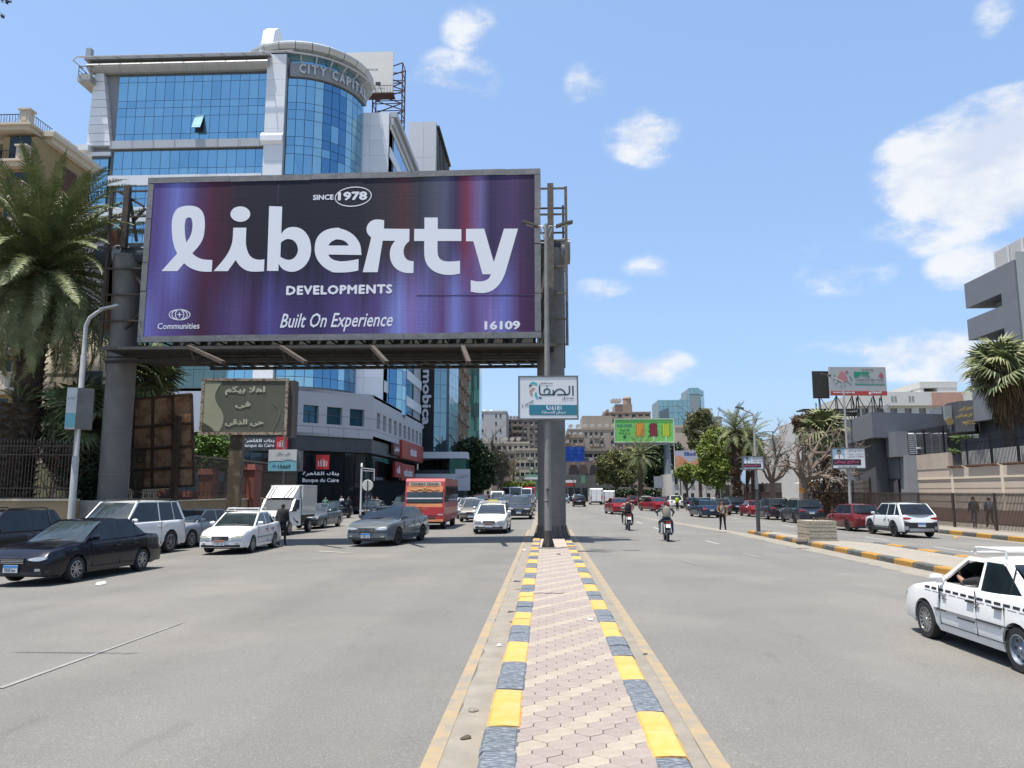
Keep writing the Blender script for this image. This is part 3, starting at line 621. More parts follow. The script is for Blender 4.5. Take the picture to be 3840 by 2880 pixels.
for s in(-1,1):
 tip=W(1958 if s<0 else 2147,832,ly);mid=W(2012 if s<0 else 2090,848,ly)
 a=Vector((0,0,h-.35));q=Vector((mid.x-lx,0,mid.z-MH));t=Vector((tip.x-lx,0,tip.z-MH))
 m=MB();m.tube([a,Vector((s*.12,0,h-.08)),q,q+(t-q)*.2],.032,8);m.tube([Vector((0,0,h-.75)),Vector((s*.22,0,h-.1))],.02,6);m.build('arm',STEEL,lamp)
 m=MB();d=(t-q).normalized();m.bar(q-d*.05,t,.26,.06);m.bar(q+d*.1,t-d*.1,.2,.10);hd=m.build('lamp_head',mat('lamp_head',(.10,.085,.075),.6),lamp)
 m=MB();m.bar(q+d*.12-Vector((0,0,.056)),t-d*.14-Vector((0,0,.056)),.16,.012);m.build('lens',mat('lamp_lens',(.35,.34,.32),.3),hd)
m=MB();z=ZA(1838,lx,ly)-MH;m.box(-.05,.04,-.17,-.11,z,z+.05);m.bar((-.04,-.15,z),(-.0,-.15,z-.55),.012);m.build('bracket',DMET,lamp)
sy=ly-.16;a=W(1943,1410,sy);c=W(2170,1573,sy)
sg=thing('hospital_sign','white hospital lightbox sign with teal and copper emblem and 16181 on a teal band','sign',((a.x+c.x)/2,sy,(a.z+c.z)/2));sw,sh=c.x-a.x,a.z-c.z
WS=mat('sign_white',(.74,.77,.79),.45,var=.03,vs=1)
m=MB();m.box(-sw/2+.03,sw/2-.03,-.012,.05,-sh/2+.03,sh/2-.03);m.build('panel',WS,sg)
SF=mat('sign_frame_grey',(.16,.17,.175),.6,.3,var=.2,vs=5)
for x0_,x1_,z0_,z1_ in((-sw/2,sw/2,sh/2-.045,sh/2),(-sw/2,sw/2,-sh/2,-sh/2+.045),(-sw/2,-sw/2+.05,-sh/2+.047,sh/2-.047),(sw/2-.05,sw/2,-sh/2+.047,sh/2-.047)):
 m=MB();m.box(x0_,x1_,-.026,.12,z0_,z1_);m.build('frame',SF,sg)
TEAL=mat('teal_print',(.025,.20,.28),.45);DTEAL=mat('dark_teal_print',(.035,.085,.10),.45);CYAN=mat('cyan_print',(.05,.42,.50),.45);COPP=mat('copper_print',(.50,.27,.17),.45);GRY=mat('grey_print',(.16,.15,.16),.5)
def h2(x,y):return((x-1062)/2076*sw,(835-y)/1530*sh)
def shp(pts,mt,y=-.018,par=sg,f=h2,name='emblem',sm_=0):
 m=MB();q=[f(*p)for p in pts];m.prism(smooth(q,sm_)if sm_ else q,y,y+.005);return m.build(name,mt,par)
shp([(400,1100),(420,1085),(2060,1098),(2060,1452),(440,1440),(405,1415)],TEAL)
shp([(510,272),(425,345),(560,362),(685,410),(682,340),(655,315)],CYAN);shp([(402,375),(528,388),(402,472)],DTEAL)
shp([(525,485),(405,595),(422,700),(615,512),(560,485)],COPP);shp([(515,640),(440,745),(525,785)],COPP)
shp([(662,628),(600,670),(600,760),(640,860),(735,890),(690,790),(670,700)],CYAN);shp([(725,782),(770,888),(858,845)],DTEAL)
m=MB();q=lambda pts:[(h2(x,y)[0],-.016,h2(x,y)[1])for x,y in pts]
def stroke(pts,wd=.052):
 m=MB();P_=[Vector(h2(*p))for p in smooth(pts,0)];L_,R_=[],[]
 for i,p in enumerate(P_):
  d=(P_[min(i+1,len(P_)-1)]-P_[max(i-1,0)]).normalized();n_=Vector((-d.y,d.x))*wd/2;L_.append(p+n_);R_.append(p-n_)
 k=len(P_);m.add([(p.x,-.017,p.y)for p in L_+R_],[(i,i+1,k+i+1,k+i)for i in range(k-1)]);m.build('lettering',DTEAL,sg,fix=False)
arc=lambda cx,cy,rx,ry,a0,a1,n=10:[(cx+rx*math.cos(R(a0+(a1-a0)*i/n)),cy-ry*math.sin(R(a0+(a1-a0)*i/n)))for i in range(n+1)]
stroke([(1912,425),(1912,768)]);stroke([(1795,425),(1795,620)]+arc(1700,640,95,95,0,-90)+[(1360,738)]);stroke([(1665,738)]+arc(1460,760,195,215,0,180)[1:-1]+[(1262,738)])
stroke([(1238,565),(1238,738)]);stroke([(1290,735),(900,735)]+arc(860,640,98,95,270,180)+[(762,412)]);stroke(arc(1020,620,100,88,210,-50)[0:]+[(1060,712)])
m=MB();m.prism([h2(*p)for p in ell(1018,440,26,26,12)],-.018,-.013);m.build('lettering',DTEAL,sg)
def ht(s,x0_,x1_,y0_,y1_,mt,rot=0,**kw):
 a_=h2(x0_,y0_);c_=h2(x1_,y1_);text(s,mt,sg,(a_[0]+c_[0])/2,(a_[1]+c_[1])/2,c_[0]-a_[0],a_[1]-c_[1],y=-.020,rot=rot,**kw)
ht('مستشفى',735,1218,285,385,GRY,arabic=True,bold=.01);ht('مصدق',1545,1938,805,915,GRY,arabic=True,bold=.01)
ht('16181',1110,1512,1118,1272,WPRINT,bold=.008);ht('ميدان الصحابة',835,1660,1285,1420,WPRINT,arabic=True,bold=.012);ht('جديدة',130,590,975,1105,GRY,rot=R(-30),arabic=True,bold=.015)
shp([(1000,1120),(1040,1118),(1045,1160),(1030,1180),(1060,1225),(1092,1228),(1092,1258),(1050,1262),(1010,1220),(994,1160)],WPRINT,y=-.022,name='phone_symbol')
# ================================================================ buildings
def glass(name,col,rough=.06,metal=.75):
 m=mat(name,col,rough,metal,var=.05,vs=.4);nt=m.node_tree;N=nt.nodes.new;Lk=nt.links.new;b=nt.nodes['Principled BSDF']
 tc=N('ShaderNodeTexCoord');oi=N('ShaderNodeObjectInfo');ad=N('ShaderNodeVectorMath');Lk(tc.outputs['Object'],ad.inputs[0]);Lk(oi.outputs['Random'],ad.inputs[1])
 nz=N('ShaderNodeTexNoise');nz.inputs['Scale'].default_value=.8;nz.inputs['Detail'].default_value=1;Lk(ad.outputs[0],nz.inputs['Vector'])
 bp=N('ShaderNodeBump');bp.inputs['Strength'].default_value=.25;bp.inputs['Distance'].default_value=.05;Lk(nz.outputs['Fac'],bp.inputs['Height']);Lk(bp.outputs[0],b.inputs['Normal'])
 return m
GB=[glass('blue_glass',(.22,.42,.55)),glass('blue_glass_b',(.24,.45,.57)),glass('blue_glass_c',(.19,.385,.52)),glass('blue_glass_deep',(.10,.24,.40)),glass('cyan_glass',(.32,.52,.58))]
MUL=mat('mullion',(.12,.15,.17),.6,.3)
ALU=mat('aluminium_panel',(.84,.86,.87),.42,.05,var=.03,vs=.5);ALUG=mat('grey_panel',(.46,.48,.50),.5,.1,var=.05,vs=.5)
WIN=glass('window_dark',(.02,.03,.04),.08,.3);FRM=mat('window_frame_dark',(.06,.06,.06),.6)
def curtain(P,parent,o,ux,us,zs,mats,pick=None,gap=.026,dep=.05,tilt=.15,skew=None):
 """panes on a plane through o along ux; us, zs = grid lines; the mullion grid is what shows in the joints"""
 F=frame(o,ux)
 base=parent.matrix_basis.inverted()@F
 for i in range(len(us)-1):
  for j in range(len(zs)-1):
   u0,u1=us[i],us[i+1]
   if skew:u0=max(u0,skew((zs[j]+zs[j+1])/2))
   if u1-u0<.15:continue
   mt=pick(i,j)if pick else random.choice(mats)
   M=base@T(((u0+u1)/2,-dep,(zs[j]+zs[j+1])/2))@Matrix.Rotation(R(random.uniform(-tilt,tilt)),4,'X')@RZ(R(random.uniform(-tilt,tilt)))
   P.boxp('pane',u1-u0-gap*2,.03,zs[j+1]-zs[j]-gap*2,mt,M)
def backing(parent,o,ux,u0,u1,z0,z1,mt=MUL,dep=-.02,name='mullion_grid'):
 m=MB(parent.matrix_basis.inverted()@frame(o,ux));m.box(u0,u1,dep,dep+.3,z0,z1);return m.build(name,mt,parent)
def panels(P,parent,o,ux,us,zs,mt,dep=.06,t=.06,gap=.02,nm='panel',tilt=0.12):
 F=parent.matrix_basis.inverted()@frame(o,ux)
 for i in range(len(us)-1):
  for j in range(len(zs)-1):
   M=F@T(((us[i]+us[i+1])/2,-dep,(zs[j]+zs[j+1])/2))@Matrix.Rotation(R(random.uniform(-tilt,tilt)),4,'X')
   P.boxp(nm,us[i+1]-us[i]-gap,t,zs[j+1]-zs[j]-gap,mt,M)
# ---------------- the blue glass tower
YF=82.0
X0=W(345,390,YF).x;X1=W(1003,390,YF).x;X2=W(1078,390,YF).x
cc=thing('office_tower','tall office building of blue mirror glass and white panels with round corner lettered CITY CAPITAL','building',(X2,YF,0))
inv=T((-X2,-YF,0))
zf=lambda py,x=-38,y=YF:ZA(py,x,y)
Pg=Pieces('glass_pane',cc);Pp=Pieces('cladding_panel',cc)
z_cor0,z_cor1=zf(270),zf(224);z_g0,z_g1=zf(524),zf(276)
XR,YR0,YR1=-19.0,89.2,116.0
m=MB(inv);m.box(X0+.4,X2,YF+.3,112,0,z_cor1);m.box(X2-1,XR-.3,YF+9,YR1-.1,0,zf(470,XR,92));m.build('wall',mat('tower_core',(.30,.31,.33),.7),cc)
rows_px=[524,499,433,401,374,305,282]
zr=[zf(p)for p in rows_px];pw=38.3/FPX*YF*1.012
us=[0+pw*k for k in range(17)];xg0=X1-16*pw
backing(cc,(xg0,YF,0),(1,0),0,16*pw,zr[0]-.2,zr[-1]+.3)
sk=lambda z:(zr[-1]-z)/(zr[-1]-zr[0])*0+max(0,(z-zr[0])/(zr[-1]-zr[0]))*0
xl_top,xl_bot=W(400,282,YF).x-xg0,W(421,524,YF).x-xg0
skew=lambda z:xl_bot+(xl_top-xl_bot)*(z-zr[0])/(zr[-1]-zr[0])
pk=lambda i,j:random.choice([GB[0],GB[0],GB[1],GB[2]])
curtain(Pg,cc,(xg0,YF,0),(1,0),us,zr,GB,pk,skew=skew)
xo=W(750,460,YF).x;z1_,z0_=zf(433),zf(497);m=MB(inv@T((xo,YF-.1,z1_))@Matrix.Rotation(R(-24),4,'X'));m.box(-.5,.5,-.06,0,-(z1_-z0_),0);m.build('open_window',GB[4],cc)
m=MB(inv);m.box(xo-.5,xo+.5,YF-.09,YF-.085,z0_,z1_);m.build('window_opening',DARK,cc)
zr2=[zf(p)for p in(654,629,563)];curtain(Pg,cc,(xg0,YF,0),(1,0),us,zr2,GB,pk,skew=lambda z:W(415,600,YF).x-xg0);backing(cc,(xg0,YF,0),(1,0),(W(415,600,YF).x-xg0),16*pw,zr2[0],zr2[-1])
zl=zf(1453);zrow=[];z=zr2[0]-.9
while z>zl+1:zrow.append(z);z-=(1.75,1.85)[len(zrow)%2]
zrow.append(zl);zrow=zrow[::-1];pwb=pw*1.03
xb0=W(360,1300,YF).x;nb=int((X1-xb0)/pwb);us3=[(X1-xb0)-k*pwb for k in range(nb+1)][::-1]
backing(cc,(xb0,YF,0),(1,0),0,X1-xb0,zl,zr2[0]-.8)
GCY=glass('pale_blue_glass',(.24,.46,.58));
curtain(Pg,cc,(xb0,YF,0),(1,0),us3,zrow,GB,lambda i,j:GCY if j<5 else pk(i,j))
zp=zf(700);
xbd0=W(417,540,YF).x
for(pa,pb_,xs_,xe_,pr)in((556,526,xbd0,X1-.2,.32),(694,656,W(408,680,YF).x,X1-.2,.25),(830,775,W(375,800,YF).x,X1-.2,.25)):
 z0_,z1_=zf(pa),zf(pb_);n=7;L=xe_-xs_
 panels(Pp,cc,(xs_,YF,0),(1,0),[L*k/n for k in range(n+1)],[z0_,z1_],ALUG if pa==556 else ALU,dep=pr,t=.1);backing(cc,(xs_,YF,0),(1,0),0,L,z0_+.02,z1_-.02,ALUG,-pr+.04,'band_backing')
zq=[zf(p)for p in(545,530,498,466,433,401,371,338,304,272)]
for a,b_ in zip(zq,zq[1:]):
 xa0=X0+(a-zq[0])/(zq[-1]-zq[0])*.30;xb1_=X0+(b_-zq[0])/(zq[-1]-zq[0])*.30
 r0=xg0+skew(a)-.05;r1=xg0+skew(b_)-.05
 m=MB(inv);m.prism([(xa0,a+.03),(r0,a+.03),(r1,b_-.03),(xb1_,b_-.03)],YF-.45,YF+1.2);m.build('pier_panel',ALU,cc)
m=MB(inv);m.box(X0-.9,X0+2.1+(xl_bot-1.2),YF-.9,YF+2,zf(566),zf(545));m.box(X0-.2,W(417,600,YF).x,YF-.3,YF+1,zf(580),zf(566));m.build('ledge',ALU,cc)
m=MB(inv);xs4=W(347,600,YF).x
backing(cc,(xs4,YF-.1,0),(1,0),0,2.0,zf(780),zf(580));zz=[zf(p)for p in(790,745,702,669,636,592)]
curtain(Pg,cc,(xs4,YF-.1,0),(1,0),[0,1.03,2.0],zz,GB,pk)
zc0,zc1=zf(272),zf(237);n=11;L=X1+.3-(X0-.3)
for k in range(n):
 a=X0-.3+L*k/n;b_=a+L/n-.03
 pts=[(YF-.5-.75*math.sin(math.pi*t),zc0+(zc1-zc0)*t)for t in(0,.15,.3,.5,.7,.85,1)]+[(YF,zc1),(YF,zc0)]
 m=MB(inv);m.prism(pts,a,b_,'x');m.build('cornice_panel',mat('cornice_alu',(.42,.42,.42),.5,.1,var=.04),cc)
m=MB(inv);m.box(X0-.6,X1+.4,YF-1.2,YF+.5,zc1+.12,zf(226));m.box(X0-.3,X1+.2,YF-.5,YF+.4,zc1,zc1+.14);m.build('cornice_cap',mat('cap_grey',(.27,.28,.28),.5,.3),cc)
zrl=zf(206,-38,YF-1.6);RW=mat('rail_white',(.55,.55,.54),.5,.3)
m=MB(inv);m.tube([(X0-1.8,YF+.6,zrl),(X0-1.9,YF-1.2,zrl),(X0-1.0,YF-1.9,zrl),(X1-2,YF-1.9,zrl),(X1+3.4,YF-1.9,zrl+.15)],.07,6);m.tube([(X0-1.0,YF-1.5,zrl+.15),(X1+3.4,YF-1.5,zrl+.2)],.05,6);m.build('cradle_rail',RW,cc)
for k in range(9):
 x=X0+.8+(X1-X0-1)*k/8;m=MB(inv);m.bar((x,YF-1.9,zrl),(x+.9,YF-.2,zf(224)),.10);m.build('rail_bracket',RW,cc)
zpt=zf(215,X1+1,YF);zz=[];z=11.3
st_=(zf(288,X1,YF)-zf(344,X1,YF))*1.07
while z<zpt-.5:zz.append(z);z+=st_
zz.append(zpt)
panels(Pp,cc,(X1,YF-.55,0),(1,0),[0,X2-X1-.1],zz,ALU,dep=.05,t=.1);m=MB(inv);m.box(X1+.05,X2-.15,YF-.5,YF+2.5,0,zpt-.03);m.build('pier_core',ALUG,cc)
panels(Pp,cc,(X2-.13,YF-.6,0),(0,1),[0,2.2],zz,ALUG,dep=.0,t=.1)  # pier's right flank in grey panels: the shade on it is in the colour
m=MB(inv);m.prism([(YF-.6,zf(556)),(YF-1.0,zf(545)),(YF-1.0,zf(525)),(YF-.6,zf(510))],X1-.3,X2-.1,'x');m.build('pier_band',ALU,cc)
zf0,zf1=zpt,zf(110,X1+1,YF+2);xf0=W(992,160,YF+1.2).x;xf1=W(1034,160,YF+1.2).x
m=MB(inv);m.box(xf0,xf1,YF-.2,YF+3.5,zf0-.5,zf(165,X1,YF));m.prism([(YF+0.0,zf(165,X1,YF)),(YF+3.5,zf(165,X1,YF)),(YF+3.0,zf1),(YF+1.6,zf1-.1),(YF+.5,zf1-1.1)],xf0+.08,xf1+.08,'x');m.build('fin',ALU,cc)
CX,CY,RD=X2,89.1,7.05
zd=lambda py:ZA(py,CX,CY-RD)
A0,A1=-90,0
def arcp(a,r):return(CX+r*math.cos(R(a)),CY+r*math.sin(R(a)))
nA=11;zdr=[zd(p)for p in(655,577,545,512,447,411,384,321,295)]
zdr=[zdr[0]-(1.75*0)]+zdr[1:]
zlow=[];z=zdr[0]-1.9
while z>12.4:zlow.append(z);z-=(1.85,1.65,3.1)[len(zlow)%3]*.99
zlow.append(zl+.1);zall=zlow[::-1]+zdr
m=MB(inv);m.lathe([(RD-.12,11),(RD-.12,zdr[-1]+.2)],44,c=(CX,CY,0),sm=True,a0=R(A0),a1=R(A1));m.build('drum_backing',MUL,cc)
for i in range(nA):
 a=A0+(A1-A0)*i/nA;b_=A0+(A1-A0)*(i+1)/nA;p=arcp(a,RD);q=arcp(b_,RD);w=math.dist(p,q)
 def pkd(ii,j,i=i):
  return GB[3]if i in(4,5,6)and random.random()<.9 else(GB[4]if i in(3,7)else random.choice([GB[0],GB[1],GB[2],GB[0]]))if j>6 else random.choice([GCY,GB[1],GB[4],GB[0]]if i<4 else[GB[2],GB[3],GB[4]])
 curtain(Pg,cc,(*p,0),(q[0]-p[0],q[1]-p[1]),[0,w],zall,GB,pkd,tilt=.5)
zs0,zs1=zd(291),zd(241);RS=RD+.35
m=MB(inv)
nS=30
for s0 in range(nS):
 pass
vs=[]
for k in range(nS+1):
 a=A0+2+(A1-A0-2)*k/nS
 for r_,z in((RD-.2,zs0),(RS,zs0),(RS+.08,(zs0+zs1)/2),(RS,zs1),(RD-.2,zs1)):p=arcp(a,r_);vs.append((*p,z))
m.add(vs,[(k*5+j,k*5+(j+1)%5,(k+1)*5+(j+1)%5,(k+1)*5+j)for k in range(nS)for j in range(5)]+[(0,1,2,3,4),tuple(nS*5+j for j in(4,3,2,1,0))])
m.build('fascia',mat('fascia_alu',(.30,.31,.32),.5,.1,var=.04),cc)
s='CITY CAPITAL';wl={'I':.45,' ':.55};tot=sum(wl.get(c,1)for c in s);a=A0+9.5;span=74.0
LTR=mat('steel_letters',(.66,.66,.64),.35,.4)
for ch in s:
 w_=wl.get(ch,1);da=span*w_/tot;mid=a+da/2;a+=da
 if ch==' ':continue
 lw=R(da)*RS*.80;p=arcp(mid,RS+.12);F=inv@frame((*p,(zs0+zs1)/2+.05),(-math.sin(R(mid)),math.cos(R(mid))))
 put(text_mesh(ch,LTR,lw if ch!='I' else.18,(zs1-zs0)*.72,bold=.02,depth=.14),'letter',cc,M=F)
zg0,zg1=zs1,zd(196);RC=8.1
nR=20;zk0_=ZA(176,CX,CY-RC)
for i in range(nR):
 a=150+260*i/nR;b_=150+260*(i+1)/nR;p=arcp(a,RD-.6);q=arcp(b_,RD-.6)
 curtain(Pg,cc,(*p,0),(q[0]-p[0],q[1]-p[1]),[0,math.dist(p,q)],[zg0-.6,(zg0+zk0_)/2,zk0_+.1],GB,lambda i_,j_:random.choice([GB[4],GB[0],GB[3],GB[2]]),tilt=.6)
m=MB(inv);m.lathe([(RD-.75,zg0-4),(RD-.75,zk0_+.1)],48,c=(CX,CY,0));m.build('drum_backing',MUL,cc)
zk0,zk1=ZA(176,CX,CY-RC),ZA(147,CX,CY-RC)
CR=mat('crown_panel',(.56,.57,.55),.45,.2,var=.05)
for k in range(26):
 a=360/26*k;b_=a+360/26-.5;n_=3;vs=[]
 prof=[(RD-.75,zk0),(RC-.25,zk0),(RC,zk0+.45),(RC,zk1-.25),(RC-.3,zk1),(RD-.75,zk1+.2)]
 for t in range(n_+1):
  aa=a+(b_-a)*t/n_
  vs+=[(*arcp(aa,r_),z)for r_,z in prof]
 m=MB(inv);L_=len(prof);m.add(vs,[(t*L_+j,t*L_+j+1,(t+1)*L_+j+1,(t+1)*L_+j)for t in range(n_)for j in range(L_-1)]);m.build('crown_panel',CR,cc,fix=False)
m=MB(inv);m.lathe([(RC-.5,zk1+.1),(RC-1.2,zk1+.5),(.01,zk1+.55)],40,c=(CX,CY,0));m.build('crown_roof',CR,cc)
zrr=zrl+.1;pts=[(X1+3.4-1.4,YF-1.9,zrl+.1)]+[(*arcp(a_,RD+1.6),zrr-(a_+90)*.004)for a_ in range(-72,8,8)]
m=MB(inv);m.tube(pts,.07,6);m.tube([(p[0],p[1]+.3,p[2]+.25)for p in pts],.05,6);m.build('cradle_rail',RW,cc)
for a_ in range(-78,5,12):m=MB(inv);m.bar((*arcp(a_,RD+1.6),zrr-.3),(*arcp(a_,RD-.3),zrr-1.2),.12);m.build('rail_bracket',RW,cc)
xw0,xw1=CX+RD,XR;zw=ZA(425,XR,YR0);zz=[11.3]
while zz[-1]<zw-3:zz.append(zz[-1]+st_*1.0)
zz.append(zw)
panels(Pp,cc,(CX+RD-.1,YR0-.2,0),(1,0),[0,1.05,XR-CX-RD+.1],zz,ALU,dep=.05,t=.1);m=MB(inv);m.box(CX+RD-.1,XR,YR0-.15,YR0+2,0,zw-.02);m.build('pier_core',ALUG,cc)
zz2=[11.3+3.64*k for k in range(10)if 11.3+3.64*k<zw-2]+[zw]
backing(cc,(XR,YR0,0),(0,1),0,YR1-YR0,7,zw,ALUG,0,'side_wall')
for k,(z0_,z1_)in enumerate(zip(zz2,zz2[1:])):
 panels(Pp,cc,(XR,YR0,0),(0,1),[0,2.2,9,14,20,YR1-YR0],[z0_+2.3,z1_],ALU,dep=.12,t=.12)
 curtain(Pg,cc,(XR,YR0,0),(0,1),[2.2+1.2*q for q in range(16)],[z0_,z0_+2.3],GB,lambda i,j:random.choice([GB[3],GB[2]]),dep=.1)
m=MB(inv);m.box(XR-.5,XR+.9,YR0,YR1,zw-.5,zw+.15);m.box(XR-.5,XR+.5,YR0,YR1,zw-1.5,zw-.6);m.build('cornice_cap',ALUG,cc)
bx,by,rb=XR-1.2,94.5,3.6
for i in range(8):
 a=-80+150*i/8;b_=a+150/8;p=(bx+rb*.8*math.cos(R(a)),by+rb*math.sin(R(a)));q=(bx+rb*.8*math.cos(R(b_)),by+rb*math.sin(R(b_)))
 curtain(Pg,cc,(*p,0),(q[0]-p[0],q[1]-p[1]),[0,math.dist(p,q)],[11.3+1.8*k for k in range(8)],GB,lambda i_,j_:random.choice([GB[2],GB[3],GB[4]]),tilt=.6)
m=MB(inv);m.lathe([(rb*.78,11),(rb*.78,26)],24,c=(bx,by,0));m.build('drum_backing',MUL,cc)
# ---- podium
PA,PB,PCn=(-52.0,71.4),(-23.4,71.4),(-17.5,77.7);PE=(-17.5,109.0)
zq0,zq1=7.25,ZA(1455,-20,72);zq1b=zq1
PODM=mat('podium_panel',(.52,.52,.535),.6,.05,var=.05,vs=.6);PODB=mat('podium_panel_lit',(.56,.61,.69),.5,.2,var=.04)  # paler copy for the front face: the light on it is in the colour
def wallband(parent,p,q,z0_,z1_,wins,material,th=.45,nm='wall',frames=True,wname='window',wm=None):
 """wall from p to q with true openings: wins = [(u0, u1, z0, z1)], all with the same z range"""
 L=math.dist(p,q);F=parent.matrix_basis.inverted()@frame((*p,0),(q[0]-p[0],q[1]-p[1]));m=MB(F)
 if wins:
  a,b_=wins[0][2],wins[0][3];m.box(0,L,0,th,z0_,a);m.box(0,L,0,th,b_,z1_);u=0
  for w_ in wins:m.box(u,w_[0],0,th,a,b_);u=w_[1]
  m.box(u,L,0,th,a,b_)
  for w_ in wins:
   g_=MB(F);g_.box(w_[0],w_[1],th-.06,th-.02,a,b_);wo=g_.build(wname,wm or WIN,parent)
   if frames:f_=MB(F);cz=a+(b_-a)*.68;f_.box(w_[0],w_[1],th-.11,th-.06,cz-.03,cz+.03);c_=(w_[0]+w_[1])/2;f_.box(c_-.03,c_+.03,th-.11,th-.06,a,cz-.03);fo=f_.build('frame',FRM,wo)
 else:m.box(0,L,0,th,z0_,z1_)
 return m.build(nm,material,parent)
F1=frame((*PB,0),(PCn[0]-PB[0],PCn[1]-PB[1]));n1=F1.to_3x3()@Vector((0,-1,0))
def onf(px,py):p=F1.inverted()@onp(px,py,Vector((*PB,0)),n1);return p.x,p.z
wz0,wz1=onf(1150,1585)[1],onf(1150,1518)[1]
ws_=[(onf(a,1550)[0],onf(b_,1550)[0],wz0,wz1)for a,b_ in((1137,1196),(1226,1284),(1312,1367))]
WG=glass('teal_window',(.03,.12,.17),.07,.4)
wallband(cc,PB,PCn,zq0,zq1,ws_,PODM,wm=WG)
zs2=ZA(1600,-17.5,85);m2z=(wz0+.0,wz1)
sl=[(1.6+k*3.05,1.6+k*3.05+1.7,m2z[0],m2z[1])for k in range(10)]
wallband(cc,PCn,PE,zq0,zq1,sl,PODM,frames=False,wm=PODM,wname='blind_niche',th=.5)
wallband(cc,PA,PB,zq0,zq1,[],PODB)
m=MB(inv);m.prism([PA,PB,PCn,PE,(-30,109),(-52,82)],zq1-.3,zq1-.02,'z');m.prism([PA,PB,PCn,PE,(-30,109),(-52,82)],zq0,zq0+.3,'z');m.build('terrace_slab',PODM,cc)
m=MB(F1);m.M=inv@F1;L1=math.dist(PB,PCn)
for z in((wz0+wz1)/2,zq0+.9):m.box(0,L1,-.004,.01,z-.02,z+.02)
for k in range(1,5):m.box(L1*k/5-.015,L1*k/5+.015,-.004,.01,zq0,zq0+.9)
m.M=inv@frame((*PCn,0),(0,1))
for z in((wz0+wz1)/2,zq0+.9):m.box(0,31,-.004,.01,z-.02,z+.02)
m.build('panel_joint',mat('joint',(.12,.12,.13),.8),cc)
BKC=mat('charcoal_fascia',(.075,.078,.083),.45,.2,var=.2,vs=1);SG=glass('smoked_glass',(.022,.030,.036),.06,.35);SGB=glass('bluish_shopfront',(.06,.10,.13),.06,.35)
zk=ZA(1692,-20,74);
m=MB(inv);m.prism([(PA[0],PA[1]+.2),(PB[0],PB[1]+.2),(PCn[0]-.15,PCn[1]+.1),(PE[0]-.15,PE[1]),(-30,109),(-52,82)],zk,zq0-.01,'z');m.build('canopy_fascia',BKC,cc)
m=MB(inv);m.prism([(PA[0],PA[1]+1.3),(PB[0],PB[1]+1.3),(PCn[0]-1.0,PCn[1]+.6),(PE[0]-1.0,PE[1]),(-30,109),(-52,82)],0,zk-.01,'z');m.build('shopfront_core',DARK,cc)
def shopf(p,q,n,rows,mts):
 L=math.dist(p,q);curtain(Pg2,cc,(*p,0),(q[0]-p[0],q[1]-p[1]),[L*k/n for k in range(n+1)],rows,None,lambda i,j:random.choice(mts),gap=.03,tilt=.4)
Pg2=Pieces('shopfront_pane',cc)
shopf((-40,PA[1]+1.2),(PB[0],PB[1]+1.2),14,[.15,2.9,zk-.05],[SG,SGB,SGB]);shopf((PB[0],PB[1]+1.2),(PCn[0]-.9,PCn[1]+.6),6,[.15,2.9,zk-.05],[SG]);shopf((PCn[0]-.9,PCn[1]+.6),(PE[0]-.9,PE[1]),18,[.15,2.9,zk-.05],[SG])
for mm in(Pg,Pp,Pg2):mm.done()
m=MB(inv@T((-40,PA[1]+1.1,0)));
for k in range(22):m.lathe([(.07,0),(.07,.02)],10,ax='y',c=(1+k*.8,0,1.45))
m.M=inv@F1@T((0,1.05,0))
for k in range(10):m.lathe([(.07,0),(.07,.02)],10,ax='y',c=(.5+k*.8,0,1.45))
m.build('glass_dot_sticker',WHITE,cc,kind='stuff')
REDS=mat('red_sign',(.52,.022,.022),.4);
def red_logo(parent,o,s):
 """red square with a white arcade of concentric arches; front towards -y"""
 b_=put(None,'logo_sign',None,o,label=s[1],cat='sign');w_=s[0]
 m=MB();m.box(-w_/2,w_/2,-.12,.12,-w_*.56,w_*.56);m.build('panel',REDS,b_)
 for k,rr in enumerate((.10,.20,.30)):
  o_=[(w_*rr*math.cos(t),-w_*.02+w_*rr*1.25*math.sin(t))for t in[math.pi*i/10 for i in range(11)]];ht_=-w_*(.34-.09*(k==2)+.0*k)
  i_=[(x*(1-.045/rr),z*.93-.02*w_*.07)for x,z in o_]
  pts=[(o_[0][0],ht_)]+o_+[(o_[-1][0],ht_),(i_[-1][0],ht_)]+i_[::-1]+[(i_[0][0],ht_)]
  if k==2:
   for s_ in(-1,1):m=MB();m.box(s_*w_*.30,s_*w_*.345,-.13,-.125,-w_*.34,w_*.10);m.build('emblem',WPRINT,b_)
  else:m=MB();m.prism(pts,-.13,-.125);m.build('emblem',WPRINT,b_)
 return b_
p=W(1210,1733,73.2);lg=red_logo(None,(p.x,p.y,p.z),(1.22,'red bank logo square with white arches on the smoked glass corner'));lg.rotation_euler.z=math.atan2(PCn[1]-PB[1],PCn[0]-PB[0])*.3
bs=thing('bank_lettering','white bank name in Arabic and Latin letters below the lower red logo','sign',(W(1203,1790,73.2).x,73.2,W(1203,1790,73.2).z),lg.rotation_euler.z)
k_=73.2/FPX;text('بنك القاهرة',WPRINT,bs,0,.33,133*k_,15*k_*1.15,arabic=True,bold=.02,depth=.05);text('Banque du Caire',WPRINT,bs,0,-.32,133*k_,17*k_*1.1,bold=.01,depth=.05)
p=W(1058,1662,71.0);lg2=red_logo(None,(p.x,p.y,p.z),(1.08,'red bank logo square with white arches on the charcoal fascia'))
bs2=thing('bank_sign','charcoal fascia strip with white bank name beside the upper red logo','sign',(W(972,1665,71.1).x,71.1,W(972,1665,71.1).z))
m=MB();m.box(-1.65,1.65,0,.25,-.65,.6);m.build('panel',BKC,bs2);k_=71.1/FPX
